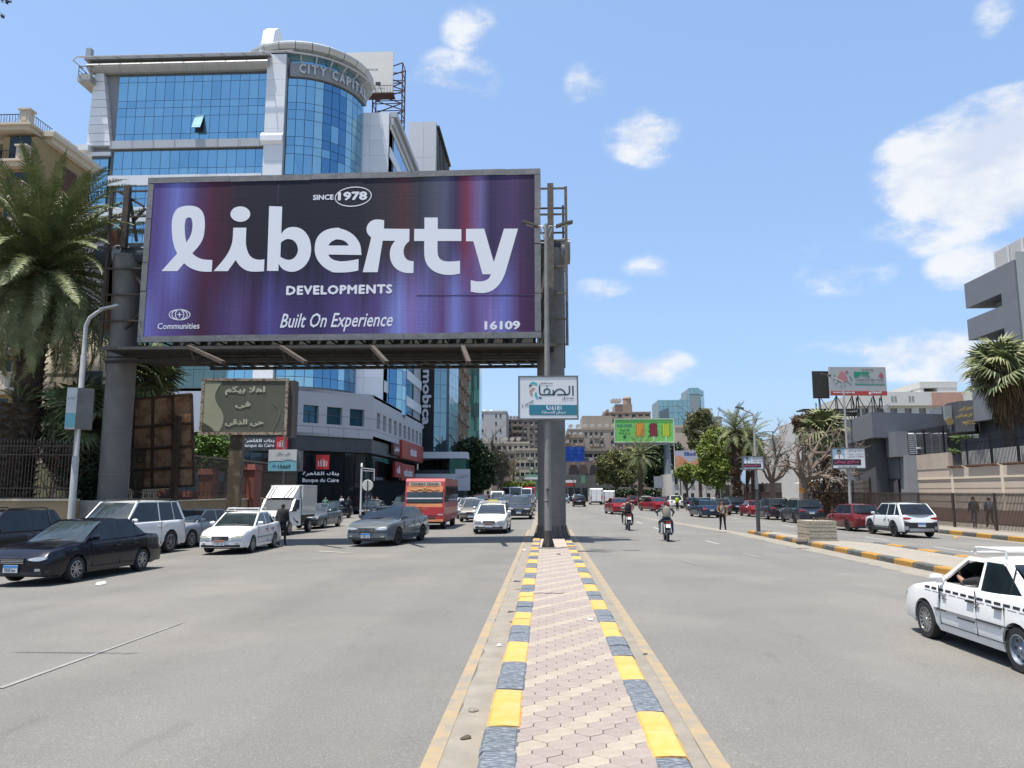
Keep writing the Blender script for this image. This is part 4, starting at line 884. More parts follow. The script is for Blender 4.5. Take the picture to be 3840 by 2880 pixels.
text('بنك القاهرة',WPRINT,bs2,0,.27,120*k_,13*k_*1.15,y=-.05,arabic=True,bold=.02,depth=.06);text('Banque du Caire',WPRINT,bs2,0,-.18,120*k_,15*k_*1.1,y=-.05,bold=.01,depth=.06)
def side_sign(name,y0,y1,z0_,z1_,material,label,txt=None,X=-17.3,tw=None,arabic=False):
 t=thing(name,label,'sign',(X,(y0+y1)/2,(z0_+z1_)/2),R(90));m=MB();m.box(-(y1-y0)/2,(y1-y0)/2,-.15,.15,-(z1_-z0_)/2,(z1_-z0_)/2);m.build('panel',material,t)
 if txt:text(txt,WPRINT,t,0,0,(y1-y0)*(tw or.5),(z1_-z0_)*.5,y=-.16,bold=.02,depth=.02,arabic=arabic)
 return t
RED2=mat('red_shop_sign',(.45,.05,.03),.5,var=.1)
side_sign('shop_sign',92,108,zk+.1,zq0+.9,RED2,'long red shop sign with white name under the grey wall band','etisalat',tw=.3)
side_sign('shop_sign',88,92,3.6,5.4,mat('deep_red_sign',(.33,.012,.02),.5),'dark red square telecom sign with white e symbol','e&',tw=.5)
side_sign('shop_sign',92.2,101,3.3,5.3,RED2,'orange red shop board with white letters above the shop door','etisalat',tw=.7)
side_sign('shop_sign',86.8,90.5,zk+.3,zq0+.2,mat('brown_sign',(.12,.04,.03),.6),'small maroon sign with Arabic writing at the end of the charcoal fascia','فودافون',tw=.7,arabic=True)
p=W(325,290,YF-1);cr=thing('cleaning_cradle','white suspended window cleaning cradle hanging off the left roof corner of the glass tower','cradle',p)
m=MB();m.box(-.75,.75,-.5,3.5,-.75,.1);m.build('basket',mat('cradle_grey',(.35,.35,.33),.6,var=.1),cr)
m=MB()
for x in(-.7,.7):
 for y in(-.45,.8,2.1,3.4):m.bar((x,y,.1),(x,y,1.1),.06)
 m.bar((x,-.5,1.1),(x,3.5,1.1),.07);m.bar((x,-.5,.6),(x,3.5,.6),.05);m.bar((x,-.4,.1),(x,1.0,1.1),.05);m.bar((x,1,.1),(x,2.4,1.1),.05)
for y in(-.45,3.4):m.bar((-.75,y,1.1),(.75,y,1.1),.07)
m.build('guard_rail',RMET,cr)
m=MB();m.tube([(0,.2,1.1),(.1,.3,3.0)],.04,5);m.tube([(0,3,1.1),(0,3,3.4)],.04,5);m.box(-.3,.3,-.1,.5,2.4,3.6);m.bar((0,3,3.4),(3.0,3.2,1.2),.14);m.build('hoist',STEEL,cr)
m=MB();m.tube([(-.1,2,-.8),(.2,2.2,-2),(.9,2.4,-3),(1.9,2.6,-3.6)],.025,5);m.build('hose',WHITE,cr)
# ---------------- rooftop hoarding behind the drum
YB=104;a=W(1268,198,YB);c=W(1472,350,YB)
rb_=thing('rooftop_billboard','white rooftop billboard reading WORKSPACE on a rusty lattice tower behind the round corner','billboard',((a.x+c.x)/2,YB,c.z));w_=c.x-a.x;h_=a.z-c.z
m=MB();m.box(-w_/2-4,w_/2,0,.25,0,h_);m.build('panel',mat('hoarding_cream',(.70,.69,.62),.6,var=.05,vs=.3),rb_)
text('ACTIVE WORKSPACE',GRY,rb_,W(1365,262,YB).x-rb_.location.x-.6,W(1365,262,YB).z-c.z,5.3,.32,y=-.01,bold=.01);text('www.mobica.net',GRY,rb_,W(1400,330,YB).x-rb_.location.x-.3,W(1400,331,YB).z-c.z,4.0,.28,y=-.01)
m=MB();z=-.7;m.box(-w_/2-4,w_/2+.4,-1.6,.2,z-.15,z)
for k in range(30):x=-w_/2-4+k*(w_+4.4)/29;m.bar((x,-1.55,z),(x,-1.55,z+1.1),.04)
m.bar((-w_/2-4,-1.55,z+1.1),(w_/2+.4,-1.55,z+1.1),.06)
m.build('walkway',mat('lattice_rust',(.07,.035,.03),.8,.2,var=.3),rb_)
m=MB();zt_a=h_-1.5
for x in(w_/2-3,w_/2+1.3):
 for y in(.5,2.6):m.bar((x,y,-14),(x,y,zt_a),.16)
for k in range(12):
 z=-14+k*(zt_a+14)/12;z2=z+(zt_a+14)/12;s_=1 if k%2 else-1
 for y in(.5,2.6):m.bar((w_/2-.85-s_*2.15,y,z),(w_/2-.85+s_*2.15,y,z2),.12);m.bar((w_/2-3,y,z),(w_/2+1.3,y,z),.1)
 for x in(w_/2-3,w_/2+1.3):m.bar((x,.5,z),(x,2.6,z2),.1);m.bar((x,.5,z2),(x,2.6,z2),.1)
m.build('lattice_tower',mat('lattice_rust',(.07,.035,.03)),rb_)
for px in(1418,1368):p=W(px,313,YB-2.5);m=MB(T(-rb_.location));m.bar(p,(p.x+.4,YB-1.5,c.z-.7),.06);m.box(p.x-.35,p.x+.35,p.y-.15,p.y+.15,p.z-.15,p.z+.15);m.build('floodlight',DMET,rb_)
# ---------------- generic buildings
def plain(t,x0,x1,y0,y1,z0,z1,material,name='wall'):m=MB(T(-t.location));m.box(x0,x1,y0,y1,z0,z1);return m.build(name,material,t)
AC=mat('ac_unit',(.45,.44,.40),.7,var=.15);RAIL=mat('balcony_rail',(.10,.09,.08),.7)
def facade(t,p,q,z0_,z1_,floors,cols,material,ww=.5,wh=.5,wm=None,th=.28,jit=0,skip=0,ac=.0,balc=(),sill=True,wname='window'):
 L=math.dist(p,q);F=t.matrix_basis.inverted()@frame((*p,0),(q[0]-p[0],q[1]-p[1]));m=MB(F);fh=(z1_-z0_)/floors;cw=L/cols;wm=wm or WIN
 r=random.Random(int(L*100+z1_*10));key=('fw',round(cw*ww,2),round(fh*wh,2),wm.name)
 if key not in _M:
  k_=MB();a,b_=cw*ww/2,fh*wh/2;k_.box(-a,a,th-.05,th,-b_,b_,0);k_.box(-.03,.03,th-.09,th-.05,-b_,b_,1);k_.box(-a,a,th-.10,th-.05,-b_,-b_+.06,1);k_.box(-a,a,th-.10,th-.05,b_-.06,b_,1)
  if sill:k_.box(-a-.08,a+.08,-.10,th-.1,-b_-.10,-b_,1)
  _M[key]=k_.mesh(wname,[wm,mat('frame_pale',(.40,.38,.34),.7)])
 P=Pieces(wname,t)
 for f in range(floors):
  za=z0_+f*fh;a=za+fh*(1-wh)*.5;b_=a+fh*wh;m.box(0,L,0,th,za,a);m.box(0,L,0,th,b_,za+fh);u=0
  for c in range(cols):
   if r.random()<skip:continue
   c0=(c+.5)*cw-cw*ww/2+r.uniform(-jit,jit)*cw;c1=c0+cw*ww
   m.box(u,c0,0,th,a,b_);u=c1;P.add(_M[key],F@T(((c0+c1)/2,0,(a+b_)/2)))
   if r.random()<ac:g_=MB(F);x_=(c0+c1)/2+r.uniform(-.2,.4)*cw;g_.box(x_-.4,x_+.4,-.5,-.02,a-.75,a-.15);g_.build('air_conditioner',AC,t)
  m.box(u,L,0,th,a,b_)
  for c in balc:
   g_=MB(F);x_=(c+.5)*cw;g_.box(x_-cw*.48,x_+cw*.48,-1.1,0,za-.12,za+.04);g_.box(x_-cw*.48,x_+cw*.48,-1.1,-1.0,za+.04,za+1.0);g_.box(x_-cw*.48,x_-cw*.48+.08,-1.0,0,za+.04,za+1.0);g_.box(x_+cw*.48-.08,x_+cw*.48,-1.0,0,za+.04,za+1.0);g_.build('balcony',material,t)
 w=m.build('wall',material,t);P.done();return w
def dish(parent,p,r=.45,az=200):
 m=MB(parent.matrix_basis.inverted()@T(p)@RZ(R(az))@Matrix.Rotation(R(50),4,'X'));m.lathe([(.001,-.12*r/.45),(r*.5,-.08),(r,.03),(r,.04),(r*.5,-.06),(.001,-.1)],12);m.tube([(0,0,-.1),(0,0,.35)],.02,4);m.M=parent.matrix_basis.inverted()@T(p);m.tube([(0,0,-.9),(0,0,0)],.04,5);m.build('satellite_dish',WHITE,parent)
def tank(parent,x,y,z,s=1.0):m=MB(parent.matrix_basis.inverted());m.lathe([(.01,z),(.7*s,z),(.75*s,z+.2),(.75*s,z+1.4),(.5*s,z+1.7),(.01,z+1.75)],12,c=(x,y,0));m.build('water_tank',WHITE,parent)
YM=118;xm0,xm1=W(1573,1500,YM).x,W(1627,1500,YM).x;xm2=W(1678,1500,YM).x
mo=thing('office_building','black fronted office building lettered mobica beside the glass tower','building',(xm1,YM,0))
zt0=W(1560,655,126).z
plain(mo,xm0,xm1,YM,128,5,zt0-12,mat('black_cladding',(.016,.018,.023),.35,.2))
t_=text_mesh('mobica.',WPRINT,230*YM/FPX*.98,34*YM/FPX,bold=.02,depth=.10);put(t_,'lettering',mo,M=T((W(1601,1500,YM).x-xm1,-.05,W(1601,1497,YM).z))@Matrix.Rotation(R(90),4,'Y'))
GM=glass('greenish_mirror',(.20,.30,.34),.05,.8);Pm=Pieces('glass_pane',mo)
m=MB(T((-xm1,-YM,0)));m.prism([(xm1,YM),(xm2,YM+1.5),(xm2+.6,YM+9),(xm1,YM+9)],7.5,zt0-12,'z');m.build('glass_core',MUL,mo)
curtain(Pm,mo,(xm1,YM,0),(xm2-xm1,1.5),[0,1.1,2.2],[7.5+2.2*k for k in range(20)],None,lambda i,j:GM,tilt=.2);curtain(Pm,mo,(xm2,YM+1.5,0),(.6,7.5),[0,2.5,5,7.5],[7.5+2.2*k for k in range(20)],None,lambda i,j:GM);Pm.done()
plain(mo,xm0+1,xm2,YM+.5,128,0,7.4,mat('pinkish_stone',(.20,.17,.15),.6,var=.15));
m=MB(T((-xm1,-YM,0)))
for k in range(5):m.box(xm0+1.1+k*.9,xm0+1.8+k*.9,YM+.46,YM+.5,.3,6.9)
m.build('shopfront_pane',SG,mo)
YW=126;xa_,xb_=W(1530,600,YW).x,W(1634,600,YW).x
wb=thing('white_tower','plain white panelled roof tower with dark steelwork on its right side','building',((xa_+xb_)/2,YW,0));ztw=W(1580,457,YW).z
P=Pieces('cladding_panel',wb);nz_=7;panels(P,wb,(xa_,YW,0),(1,0),[0,(xb_-xa_)*.55,(xb_-xa_)],[20+(ztw-20)*k/nz_ for k in range(nz_+1)],mat('white_panel',(.66,.67,.69),.5,var=.03),dep=.02,t=.05,gap=.03);P.done()
plain(wb,xa_+.02,xb_-.02,YW+.02,YW+14,0,ztw-.02,mat('pale_render',(.50,.51,.52),.8))
m=MB(T(-wb.location));
for k in range(9):y=YW+1+k*1.9;m.bar((xb_+.2,y,ztw-22),(xb_+.2,y,ztw-.8),.2);m.bar((xb_+.2,y,ztw-12),(xb_+1.0,y+1.5,ztw-8),.2)
m.box(xb_,xb_+.5,YW+.5,YW+17,ztw-.9,ztw-.5);m.build('steel_frame',DMET,wb)
m=MB(T(-wb.location));m.box(xa_-2.5,xa_,YW+1,YW+6,0,ztw-7);m.box(xa_-3,xa_-.5,YW,YW+3,ztw-18,ztw-14);m.build('stair_block',mat('stair_cream',(.42,.40,.36),.8,var=.1),wb)
a=W(1672,1770,112);ax=thing('shop_annex','low grey and green glass annex with white roof band beside the dark trees','building',(a.x,112,0));x1_=W(1742,1770,112).x
plain(ax,a.x-5,x1_,112,124,0,ZA(1762,a.x,112),mat('annex_dark',(.05,.055,.06),.5));m=MB(T(-ax.location));
for pa,pb_ in((1719,1695),(1800,1777)):m.box(a.x-5,x1_+.3,111.6,124.3,ZA(pa,a.x,112),ZA(pb_,a.x,112))
m.build('roof_band',ALU,ax);m=MB(T(-ax.location));m.box(x1_-2.2,x1_+.2,111.8,124,ZA(1777,a.x,112)+.02,ZA(1719,a.x,112)-.02);m.build('corner_glass',glass('green_glass',(.12,.30,.26),.07,.6),ax)
t=thing('street_board','small white shop board with Arabic letters on a post below the annex','sign',W(1735,1795,105));m=MB();m.box(-1,1,-.1,.1,-1.6,1.3);m.build('panel',WS,t);text('الأهلى',GRY,t,0,.3,1.4,.6,y=-.11,arabic=True);m=MB();m.bar((0,0,-1.6),(0,0,-t.location.z),.15);m.build('post',DMET,t)
CAR=mat('carved_stone',(.30,.235,.17),.85,var=.15,vs=.8,bump=.3,bs=4)
YC=140;xa_=W(1676,1500,YC).x;xb_=W(1705,1500,YC).x
oc=thing('apartment_house','ornate brown stone apartment house with curved balconies next to the black office','building',(xa_,YC,0));zo=58
plain(oc,xa_-2,xb_,YC+1,YC+24,9,zo,CAR)
for k in range(14):
 z=12+k*3.3;g_=MB(T(-oc.location))
 g_.prism([(xa_,YC+1)]+[((xa_+xb_)/2+(xb_-xa_)*.62*math.cos(t),YC+.9-1.3*math.sin(t))for t in[math.pi*i/8 for i in range(9)]][::-1]+[(xb_,YC+1)],z,z+1.15,'z');g_.box(xa_-.1,xb_+.1,YC-.55,YC+1,z+1.15,z+1.3);g_.build('balcony',CAR,oc)
 g_=MB(T(-oc.location));g_.box(xa_+.2,xb_-.2,YC+.92,YC+.98,z+1.3,z+3.1);g_.build('window',WIN,oc)
 for j in range(4):
  y0_=YC+3+j*5.2;g_=MB(T(-oc.location));g_.box(xb_+.02,xb_+.08,y0_,y0_+2,z+.9,z+2.9);g_.build('window',WIN,oc);g_=MB(T(-oc.location));g_.box(xb_,xb_+.9,y0_-.5,y0_+2.5,z-.1,z+(.9 if(k+j)%2 else.15));g_.build('balcony',CAR,oc)
m=MB(T(-oc.location))
for j in range(9):y=YC+1.5+j*2.6;m.lathe([(.35,12),(.3,14),(.3,zo-2),(.42,zo)],8,c=(xb_+.1,y,0))
m.build('column',CAR,oc);plain(oc,xa_-2,xb_+1.6,YC-.5,YC+24,8.2,9.6,CAR,'cornice');plain(oc,xa_-1,xb_-.5,YC+2,YC+24,0,8.2,DARK,'shopfront')
YG=175;xa_=W(1742,1500,YG).x;xb_=W(1798,1500,YG).x
gt=thing('green_glass_tower','slim green mirror glass tower behind the ornate brown house','building',(xa_,YG,0));GG=glass('sea_green_glass',(.20,.50,.45),.06,.7);GG2=glass('sea_green_glass_dark',(.12,.24,.24),.06,.7)
plain(gt,xa_-3,xb_-.05,YG+.1,YG+7,0,62,GG2);P=Pieces('glass_pane',gt);w_=xb_-xa_
curtain(P,gt,(xa_,YG,0),(1,0),[0,w_*.45],[6+3.2*k for k in range(17)],None,lambda i,j:GG,dep=.0,tilt=.3);curtain(P,gt,(xa_+w_*.45,YG,0),(1,0),[0,w_*.18,w_*.36,w_*.55],[6+3.2*k for k in range(17)],None,lambda i,j:random.choice([GG2,GG2,GG]),dep=.0,tilt=.5);P.done()
for z in(44,32,25):m=MB(T((xa_+w_*.28-gt.location.x,-.1,z))@Matrix.Rotation(R(-22),4,'X'));m.box(-.4,.4,-.06,0,-1.6,0);m.build('open_window',GG2,gt)
def far_block(name,label,pxa,pxb,pyt,Y,depth,material,floors,cols,side=None,scols=3,ww=.5,wh=.45,base=0,**kw):
 a,b_=W(pxa,pyt,Y),W(pxb,pyt,Y);z=(a.z+b_.z)/2;t=thing(name,label,'building',((a.x+b_.x)/2,Y,0));th=.28
 plain(t,a.x+.02,b_.x-.02,Y+th,Y+depth,0,z-.02,material)
 facade(t,(a.x,Y),(b_.x,Y),base,z,floors,cols,material,ww,wh,**kw)
 if side=='r':facade(t,(b_.x,Y),(b_.x,Y+depth),base,z,floors,scols,material,ww,wh,**kw)
 if side=='l':facade(t,(a.x,Y+depth),(a.x,Y),base,z,floors,scols,material,ww,wh,**kw)
 m=MB(T(-t.location));m.box(a.x-.15,b_.x+.15,Y-.15,Y+.25,z-.1,z+.5);m.build('parapet',material,t);t['_z']=z;return t,a.x,b_.x,z
PINK=mat('dusty_render',(.34,.29,.235),.9,var=.12,vs=.25);PALE=mat('pale_block',(.45,.45,.44),.85,var=.06,vs=.3);BRN=mat('brown_block',(.235,.19,.16),.9,var=.12,vs=.3);CRM=mat('cream_block',(.46,.40,.31),.9,var=.10,vs=.3);TAN=mat('tan_block',(.33,.25,.19),.9,var=.12,vs=.25)
B={}
t,x0_,x1_,z_=far_block('apartment_block','tall whitish apartment block with few windows left of the median post',1802,1902,1545,330,16,PALE,11,6,'r',3,skip=.72,ww=.36,wh=.42,ac=.05);[tank(t,x0_+3*k+1,338,z_)for k in range(2)]
t,x0_,x1_,z_=far_block('apartment_block','grey brown apartment block with balconies just left of the median post',1900,2022,1575,345,18,BRN,12,6,ww=.5,balc=(1,2),ac=.25);[dish(t,(x0_+1.5*k+.5,345.5,z_+1.3),.9)for k in range(6)]
t,x0_,x1_,z_=far_block('apartment_block','long low tan block with a row of roof huts in front of the whitish block',1800,1985,1662,250,14,CRM,6,9,skip=.2,ac=.2);[dish(t,(x0_+2+2.1*k,250.5,z_+1.3),.8)for k in range(6)]
t,x0_,x1_,z_=far_block('apartment_block','dark brown block with deep loggias behind the bare tree',1845,1932,1700,215,14,BRN,5,4,ww=.62,wh=.5,balc=(0,2,3),ac=.3)
t,x0_,x1_,z_=far_block('apartment_block','cream apartment block with window bands left of the concrete post',1932,2042,1688,205,14,CRM,5,6,ww=.74,wh=.42,ac=.35);m=MB(T(-t.location));m.box(x0_+2.8,x1_,203.6,204.8,.2,ZA(1778,x0_,204));m.build('shopfront',mat('green_shop',(.18,.34,.25),.4,.2,var=.3),t);m=MB(T(-t.location));m.box(x0_+2.2,x1_,203.2,203.55,ZA(1798,x0_,204),ZA(1790,x0_,204));m.build('shop_canopy',WHITE,t)
t,x0_,x1_,z_=far_block('apartment_block','large stepped pinkish apartment block right of the post',2128,2305,1612,280,22,PINK,8,9,'l',3,skip=.28,ac=.35,balc=(2,5));m=MB(T(-t.location));m.box(x0_+5.5,x1_-.5,283,300,z_,z_+5.4);m.build('roof_floor',PINK,t);[dish(t,(x0_+1.2+2.6*k,281,z_+1.5),.9)for k in range(7)]
t,x0_,x1_,z_=far_block('apartment_block','pinkish block with awnings directly beside the post on its right',2100,2190,1640,262,14,TAN,7,4,ww=.6,balc=(0,1,3),ac=.4);[dish(t,(x0_+1+2*k,262.5,z_+1.2),.8)for k in range(4)]
t,x0_,x1_,z_=far_block('apartment_tower','highest weathered apartment tower with roof domes behind the green billboard',2262,2440,1548,360,24,TAN,14,7,'l',3,ww=.55,wh=.5,balc=(0,1,3,5,6),ac=.4);
m=MB(T(-t.location));m.box(x0_+6,x0_+14,364,380,z_,z_+4.5);m.build('roof_floor',TAN,t);m=MB(T(-t.location));m.lathe([(2.0,z_+4.5),(2.0,z_+7.5)],14,c=(x0_+12,368,0));m.lathe([(2.2,z_+7.5),(1.8,z_+8.3),(.01,z_+8.8)],14,c=(x0_+12,368,0));m.build('roof_drum',TAN,t);[dish(t,(x0_+5+1.4*k,364,z_+6),1.5)for k in range(3)]
t,x0_,x1_,z_=far_block('apartment_block','tan block with roof huts left of the highest tower',2195,2268,1588,345,16,TAN,12,4,ww=.4,wh=.4,skip=.3)
t,x0_,x1_,z_=far_block('office_block','low office block with dark window bands right of the post',2190,2360,1690,170,14,PINK,5,5,ww=.8,wh=.4,ac=.2)
Y=162;xa_,xb_=W(2095,1675,Y).x,W(2192,1675,Y).x;z=ZA(1675,xa_,Y);z0_=ZA(1733,xa_,Y)
t=thing('blue_glass_block','block of deep blue glass squares just right of the concrete post','building',(xa_,Y,0));plain(t,xa_,xb_,Y+.1,Y+14,0,z,MUL);P=Pieces('glass_pane',t);n=7;curtain(P,t,(xa_,Y,0),(1,0),[(xb_-xa_)*k/n for k in range(n+1)],[z0_+(z-z0_)*k/4 for k in range(5)],None,lambda i,j:random.choice([glass('deep_blue_glass',(.02,.06,.28)),glass('deep_blue_glass_b',(.03,.09,.33))]),dep=0);P.done()
t=thing('shop_row','dark shop row with red and white signs below the fashion hoarding','building',(W(2200,1800,158).x,158,0));xa_,xb_=W(2095,1800,158).x,W(2300,1800,158).x;plain(t,xa_,xb_,158.4,168,0,ZA(1782,xa_,158),mat('shop_grey',(.12,.13,.13),.8,var=.2));SGN=[mat('red_fascia',(.45,.03,.03),.5),WHITE,mat('green_poster',(.12,.35,.2),.5)]
for a_,b_,c_,d_,k in((2120,2155,1812,1822,0),(2118,2160,1800,1810,1),(2180,2194,1784,1812,2)):m=MB(T(-t.location));m.box(W(a_,1800,157).x,W(b_,1800,157).x,156.9,157.2,ZA(d_,6,157),ZA(c_,6,157));m.build('shop_sign',SGN[k],t)
m=MB(T(-t.location))
for k in range(8):x=xa_+.6+k*(xb_-xa_)/8;m.box(x,x+.95,158.3,158.38,.3,2.7)
m.build('shopfront_pane',SG,t)
Y=150;a,c=W(2123,1731,Y),W(2250,1780,Y);t=thing('fashion_hoarding','wide taupe hoarding with three clothed figures on the shop row','billboard',((a.x+c.x)/2,Y,(a.z+c.z)/2));w_,h_=c.x-a.x,a.z-c.z
m=MB();m.box(-w_/2,w_/2,0,.3,-h_/2,h_/2);m.build('panel',mat('taupe_print',(.20,.155,.14),.6,var=.1,vs=.5),t);FIG=[mat('figure_dark',(.035,.03,.032),.6),mat('figure_brown',(.09,.06,.05),.6)];SKP=mat('skin_print',(.35,.2,.14),.6)
for x,k in((-.28,0),(.0,1),(.34,0)):
 cx=x*w_;m=MB();m.prism([(cx-1.0,-h_*.48),(cx-.85,0),(cx-.6,h_*.22),(cx,h_*.3),(cx+.6,h_*.22),(cx+.85,0),(cx+1.0,-h_*.48)],-.012,-.004);m.build('print_figure',FIG[k],t);m=MB();m.prism(ell(cx,h_*.37,.26,.33,12),-.02,-.006);m.build('print_face',SKP,t)
plain(t,a.x+1,a.x+1.3,Y+.3,158,a.z-1.5,a.z-1.2,DMET,'bracket')
Y=420;GZ=glass('grey_green_glass',(.24,.38,.40),.12,.55);MU2=mat('mullion_pale',(.25,.30,.31),.6)
t=thing('stepped_glass_tower','stepped grey green glass office building on the skyline','building',(W(2560,1600,Y).x,Y,0));P=Pieces('glass_pane',t)
for pa,pb_,pt,dy in((2468,2578,1500,0),(2577,2624,1478,-.5),(2585,2622,1455,-.8)):
 xa_,xb_=W(pa,1500,Y).x,W(pb_,1500,Y).x;z=ZA(pt,xa_,Y);zz0=20 if pt>1456 else ZA(1478,xa_,Y);plain(t,xa_,xb_,Y+.2+dy,Y+25,0,z,MU2,'wall');n=max(2,int((xb_-xa_)/2.4));k_=int((z-zz0)/3.2);curtain(P,t,(xa_,Y+dy+.1,0),(1,0),[(xb_-xa_)*i/n for i in range(n+1)],[zz0+(z-zz0)*i/k_ for i in range(k_+1)],None,lambda i,j:GZ,gap=.08,tilt=.1,dep=0)
xa_,xb_=W(2622,1480,Y).x,W(2660,1480,Y).x;z=ZA(1478,xa_,Y);z2=ZA(1458,xa_,Y)
for(p_,q_,zt__)in(((xa_,Y),(xb_,Y+14),z),((xa_-.2,Y-.8),(W(2652,1480,Y).x,Y+9),z2)):
 m=MB(T(-t.location));m.prism([p_,q_,(q_[0]-3,q_[1]+8),(p_[0],p_[1]+12)],0 if zt__==z else z,zt__,'z');m.build('wall',MU2,t);L=math.dist(p_,q_);n=6;zb_=20 if zt__==z else z;k_=max(2,int((zt__-zb_)/3.2));curtain(P,t,(*p_,0),(q_[0]-p_[0],q_[1]-p_[1]),[L*i/n for i in range(n+1)],[zb_+(zt__-zb_)*i/k_ for i in range(k_+1)],None,lambda i,j:GZ,gap=.08,dep=.05)
P.done();m=MB(T(-t.location));m.prism([(W(2470,1560,Y).x,1.0*ZA(1545,60,Y)),(W(2506,1560,Y).x,ZA(1530,60,Y)),(W(2506,1560,Y).x,20),(W(2470,1560,Y).x,20)],Y-3,Y-.5);m.build('wing_wall',mat('slate',(.14,.19,.21),.5,.3),t)
xa_,xb_=W(2640,1560,400).x,W(2706,1560,400).x;plain(t,xa_,xb_,400,420,0,ZA(1562,xa_,400),mat('slate2',(.22,.27,.28),.6))
t,x0_,x1_,z_=far_block('cream_house','plain cream block rising behind the trees right of the green billboard',2532,2690,1602,175,14,mat('cream_plain',(.50,.42,.34),.9,var=.08,vs=.3),6,5,skip=.75,ww=.3,wh=.35)
t,x0_,x1_,z_=far_block('white_house','white three storey house behind the bare trees',2888,2990,1645,110,12,mat('white_render',(.62,.61,.58),.9,var=.06),3,4,skip=.4,ww=.3)
t,x0_,x1_,z_=far_block('white_house','low white house half hidden behind the left leafy trees',2520,2760,1775,120,12,mat('white_render',(.62,.61,.58)),2,8,ww=.4)
Y=92;xa_,xb_=W(3215,1500,Y).x,W(3700,1500,Y).x;z1_=ZA(1472,xa_,Y);WR=mat('white_render2',(.66,.65,.60),.9,var=.05)
t=thing('white_block','long white block with pink panel behind the slate building','building',(xa_,Y,0));zq_=(z1_+ZA(1515,xa_,Y))/2
plain(t,xa_,xb_,Y+.3,Y+12,0,z1_,WR);facade(t,(xa_,Y),(xb_,Y),z1_-4.4,z1_-1.6,1,9,WR,ww=.5,wh=.8,wm=mat('shade_glass',(.22,.24,.25),.3));m=MB(T(-t.location));m.box(xa_-.1,xb_,Y-.4,Y,z1_-1.6,z1_);m.build('parapet',WR,t);m=MB(T(-t.location));m.box(W(3488,1500,Y).x,W(3602,1500,Y).x,Y-.5,Y-.41,z1_-1.65,z1_-.1);m.build('pink_panel',mat('pink_panel',(.50,.30,.23),.9,var=.08),t)
for px in(3340,3352,3405,3417):x=W(px,1490,Y).x;m=MB(T(-t.location));m.box(x-.12,x+.12,Y-.43,Y-.405,z1_-1.1,z1_-.5);m.build('vent_slot',mat('vent_grey',(.3,.3,.29),.8),t)
xa_,xb_=W(3466,1450,Y).x,W(3605,1450,Y).x;z2=ZA(1428,xa_,Y);m=MB(T(-t.location));m.box(xa_,xa_+.4,Y+1,Y+9,z1_,z2-.7);m.box(xb_-2.3,xb_,Y+1,Y+9,z1_,z2-.7);m.box(xa_-.05,xb_+.05,Y+.95,Y+9,z2-.7,z2+.02);m.box(xa_,xb_-2.3,Y+3,Y+3.2,z1_,z2-.7,1);m.build('roof_pavilion',[WR,mat('shade_tan',(.42,.38,.31),.9)],t)
# ================================================================ left side
STN=mat('villa_stone',(.50,.42,.30),.85,var=.08,vs=.5);OCH=mat('ochre_render',(.34,.25,.12),.9,var=.13,vs=.35,bump=.2,bs=6);TRM=mat('villa_trim',(.62,.54,.42),.8,var=.06)
X_=-43.5;Y_=PX2(143,490,X_)
vl=thing('villa_block','ochre apartment house with ornate cream balconies and roof railing at the left edge','building',(X_,Y_,0))
ztop=ZA(488,X_,Y_);ye=PX2(345,612,X_);z_e=ZA(615,X_,ye);zt_=ztop
plain(vl,-64,X_,Y_+2.6,ye,0,ztop-.6,OCH);plain(vl,X_-3,X_+.0,Y_,Y_+2.65,0,ztop-.6,OCH)
m=MB(T(-vl.location));m.box(-64,X_+.5,Y_+1.2,ye+.1,ztop-.6,ztop-.15);m.box(-64,X_+.8,Y_+.8,ye+.3,ztop-.15,ztop+.25);m.build('cornice',TRM,vl)
P=Pieces('balcony_slab',vl)
for py,k in((500,0),(615,1),(735,2)):
 z=ZA(py,X_-3,Y_-.5)+(.0);
for k in range(9):
 z=ztop+.3-k*3.25
 if z<4:break
 xr=X_-.3
 m=MB(T(-vl.location));m.box(-64,xr,Y_-.7,Y_+2.7,z-.55,z-.2);m.box(-64,xr+.25,Y_-.95,Y_+2.7,z-.2,z);m.build('balcony_slab',TRM,vl)
 m=MB(T(-vl.location))
 for x in(xr-.9,xr-9,xr-17):m=MB(T(-vl.location));m.box(x,x+.85,Y_-.8,Y_-.1,z,z+1.15);m.box(x-.12,x+.97,Y_-.92,Y_+.02,z+1.15,z+1.3);m.box(x+.2,x+.65,Y_-.84,Y_-.8,z+.2,z+.95);m.build('baluster_pier',TRM,vl)
 m=MB(T(-vl.location));nb_=60
 for q in range(nb_):x=xr-1-q*.25;m.bar((x,Y_-.45,z),(x,Y_-.45,z+.95),.03);q%2 or m.tube([(x,Y_-.45,z+.3),(x+.12,Y_-.45,z+.5),(x,Y_-.45,z+.7)],.015,4,cap=False)
 m.bar((xr-16,Y_-.45,z+.95),(xr,Y_-.45,z+.95),.06)
 for q in range(8):y=Y_-.1+q*.3;m.bar((xr-.1,y,z),(xr-.1,y,z+.95),.03)
 m.bar((xr-.1,Y_-.4,z+.95),(xr-.1,Y_+2.4,z+.95),.05);m.build('railing',mat('iron_railing',(.06,.06,.06),.6,.4),vl)
 if k:m=MB(T(-vl.location));m.box(-60,X_-3.4,Y_+2.55,Y_+2.6,z+.1,z+2.4);m.build('balcony_door',WIN,vl);m=MB(T(-vl.location));m.box(X_-2.4,X_-.5,Y_-.02,Y_+.0,z+.15,z+2.4);m.build('window',WIN,vl)
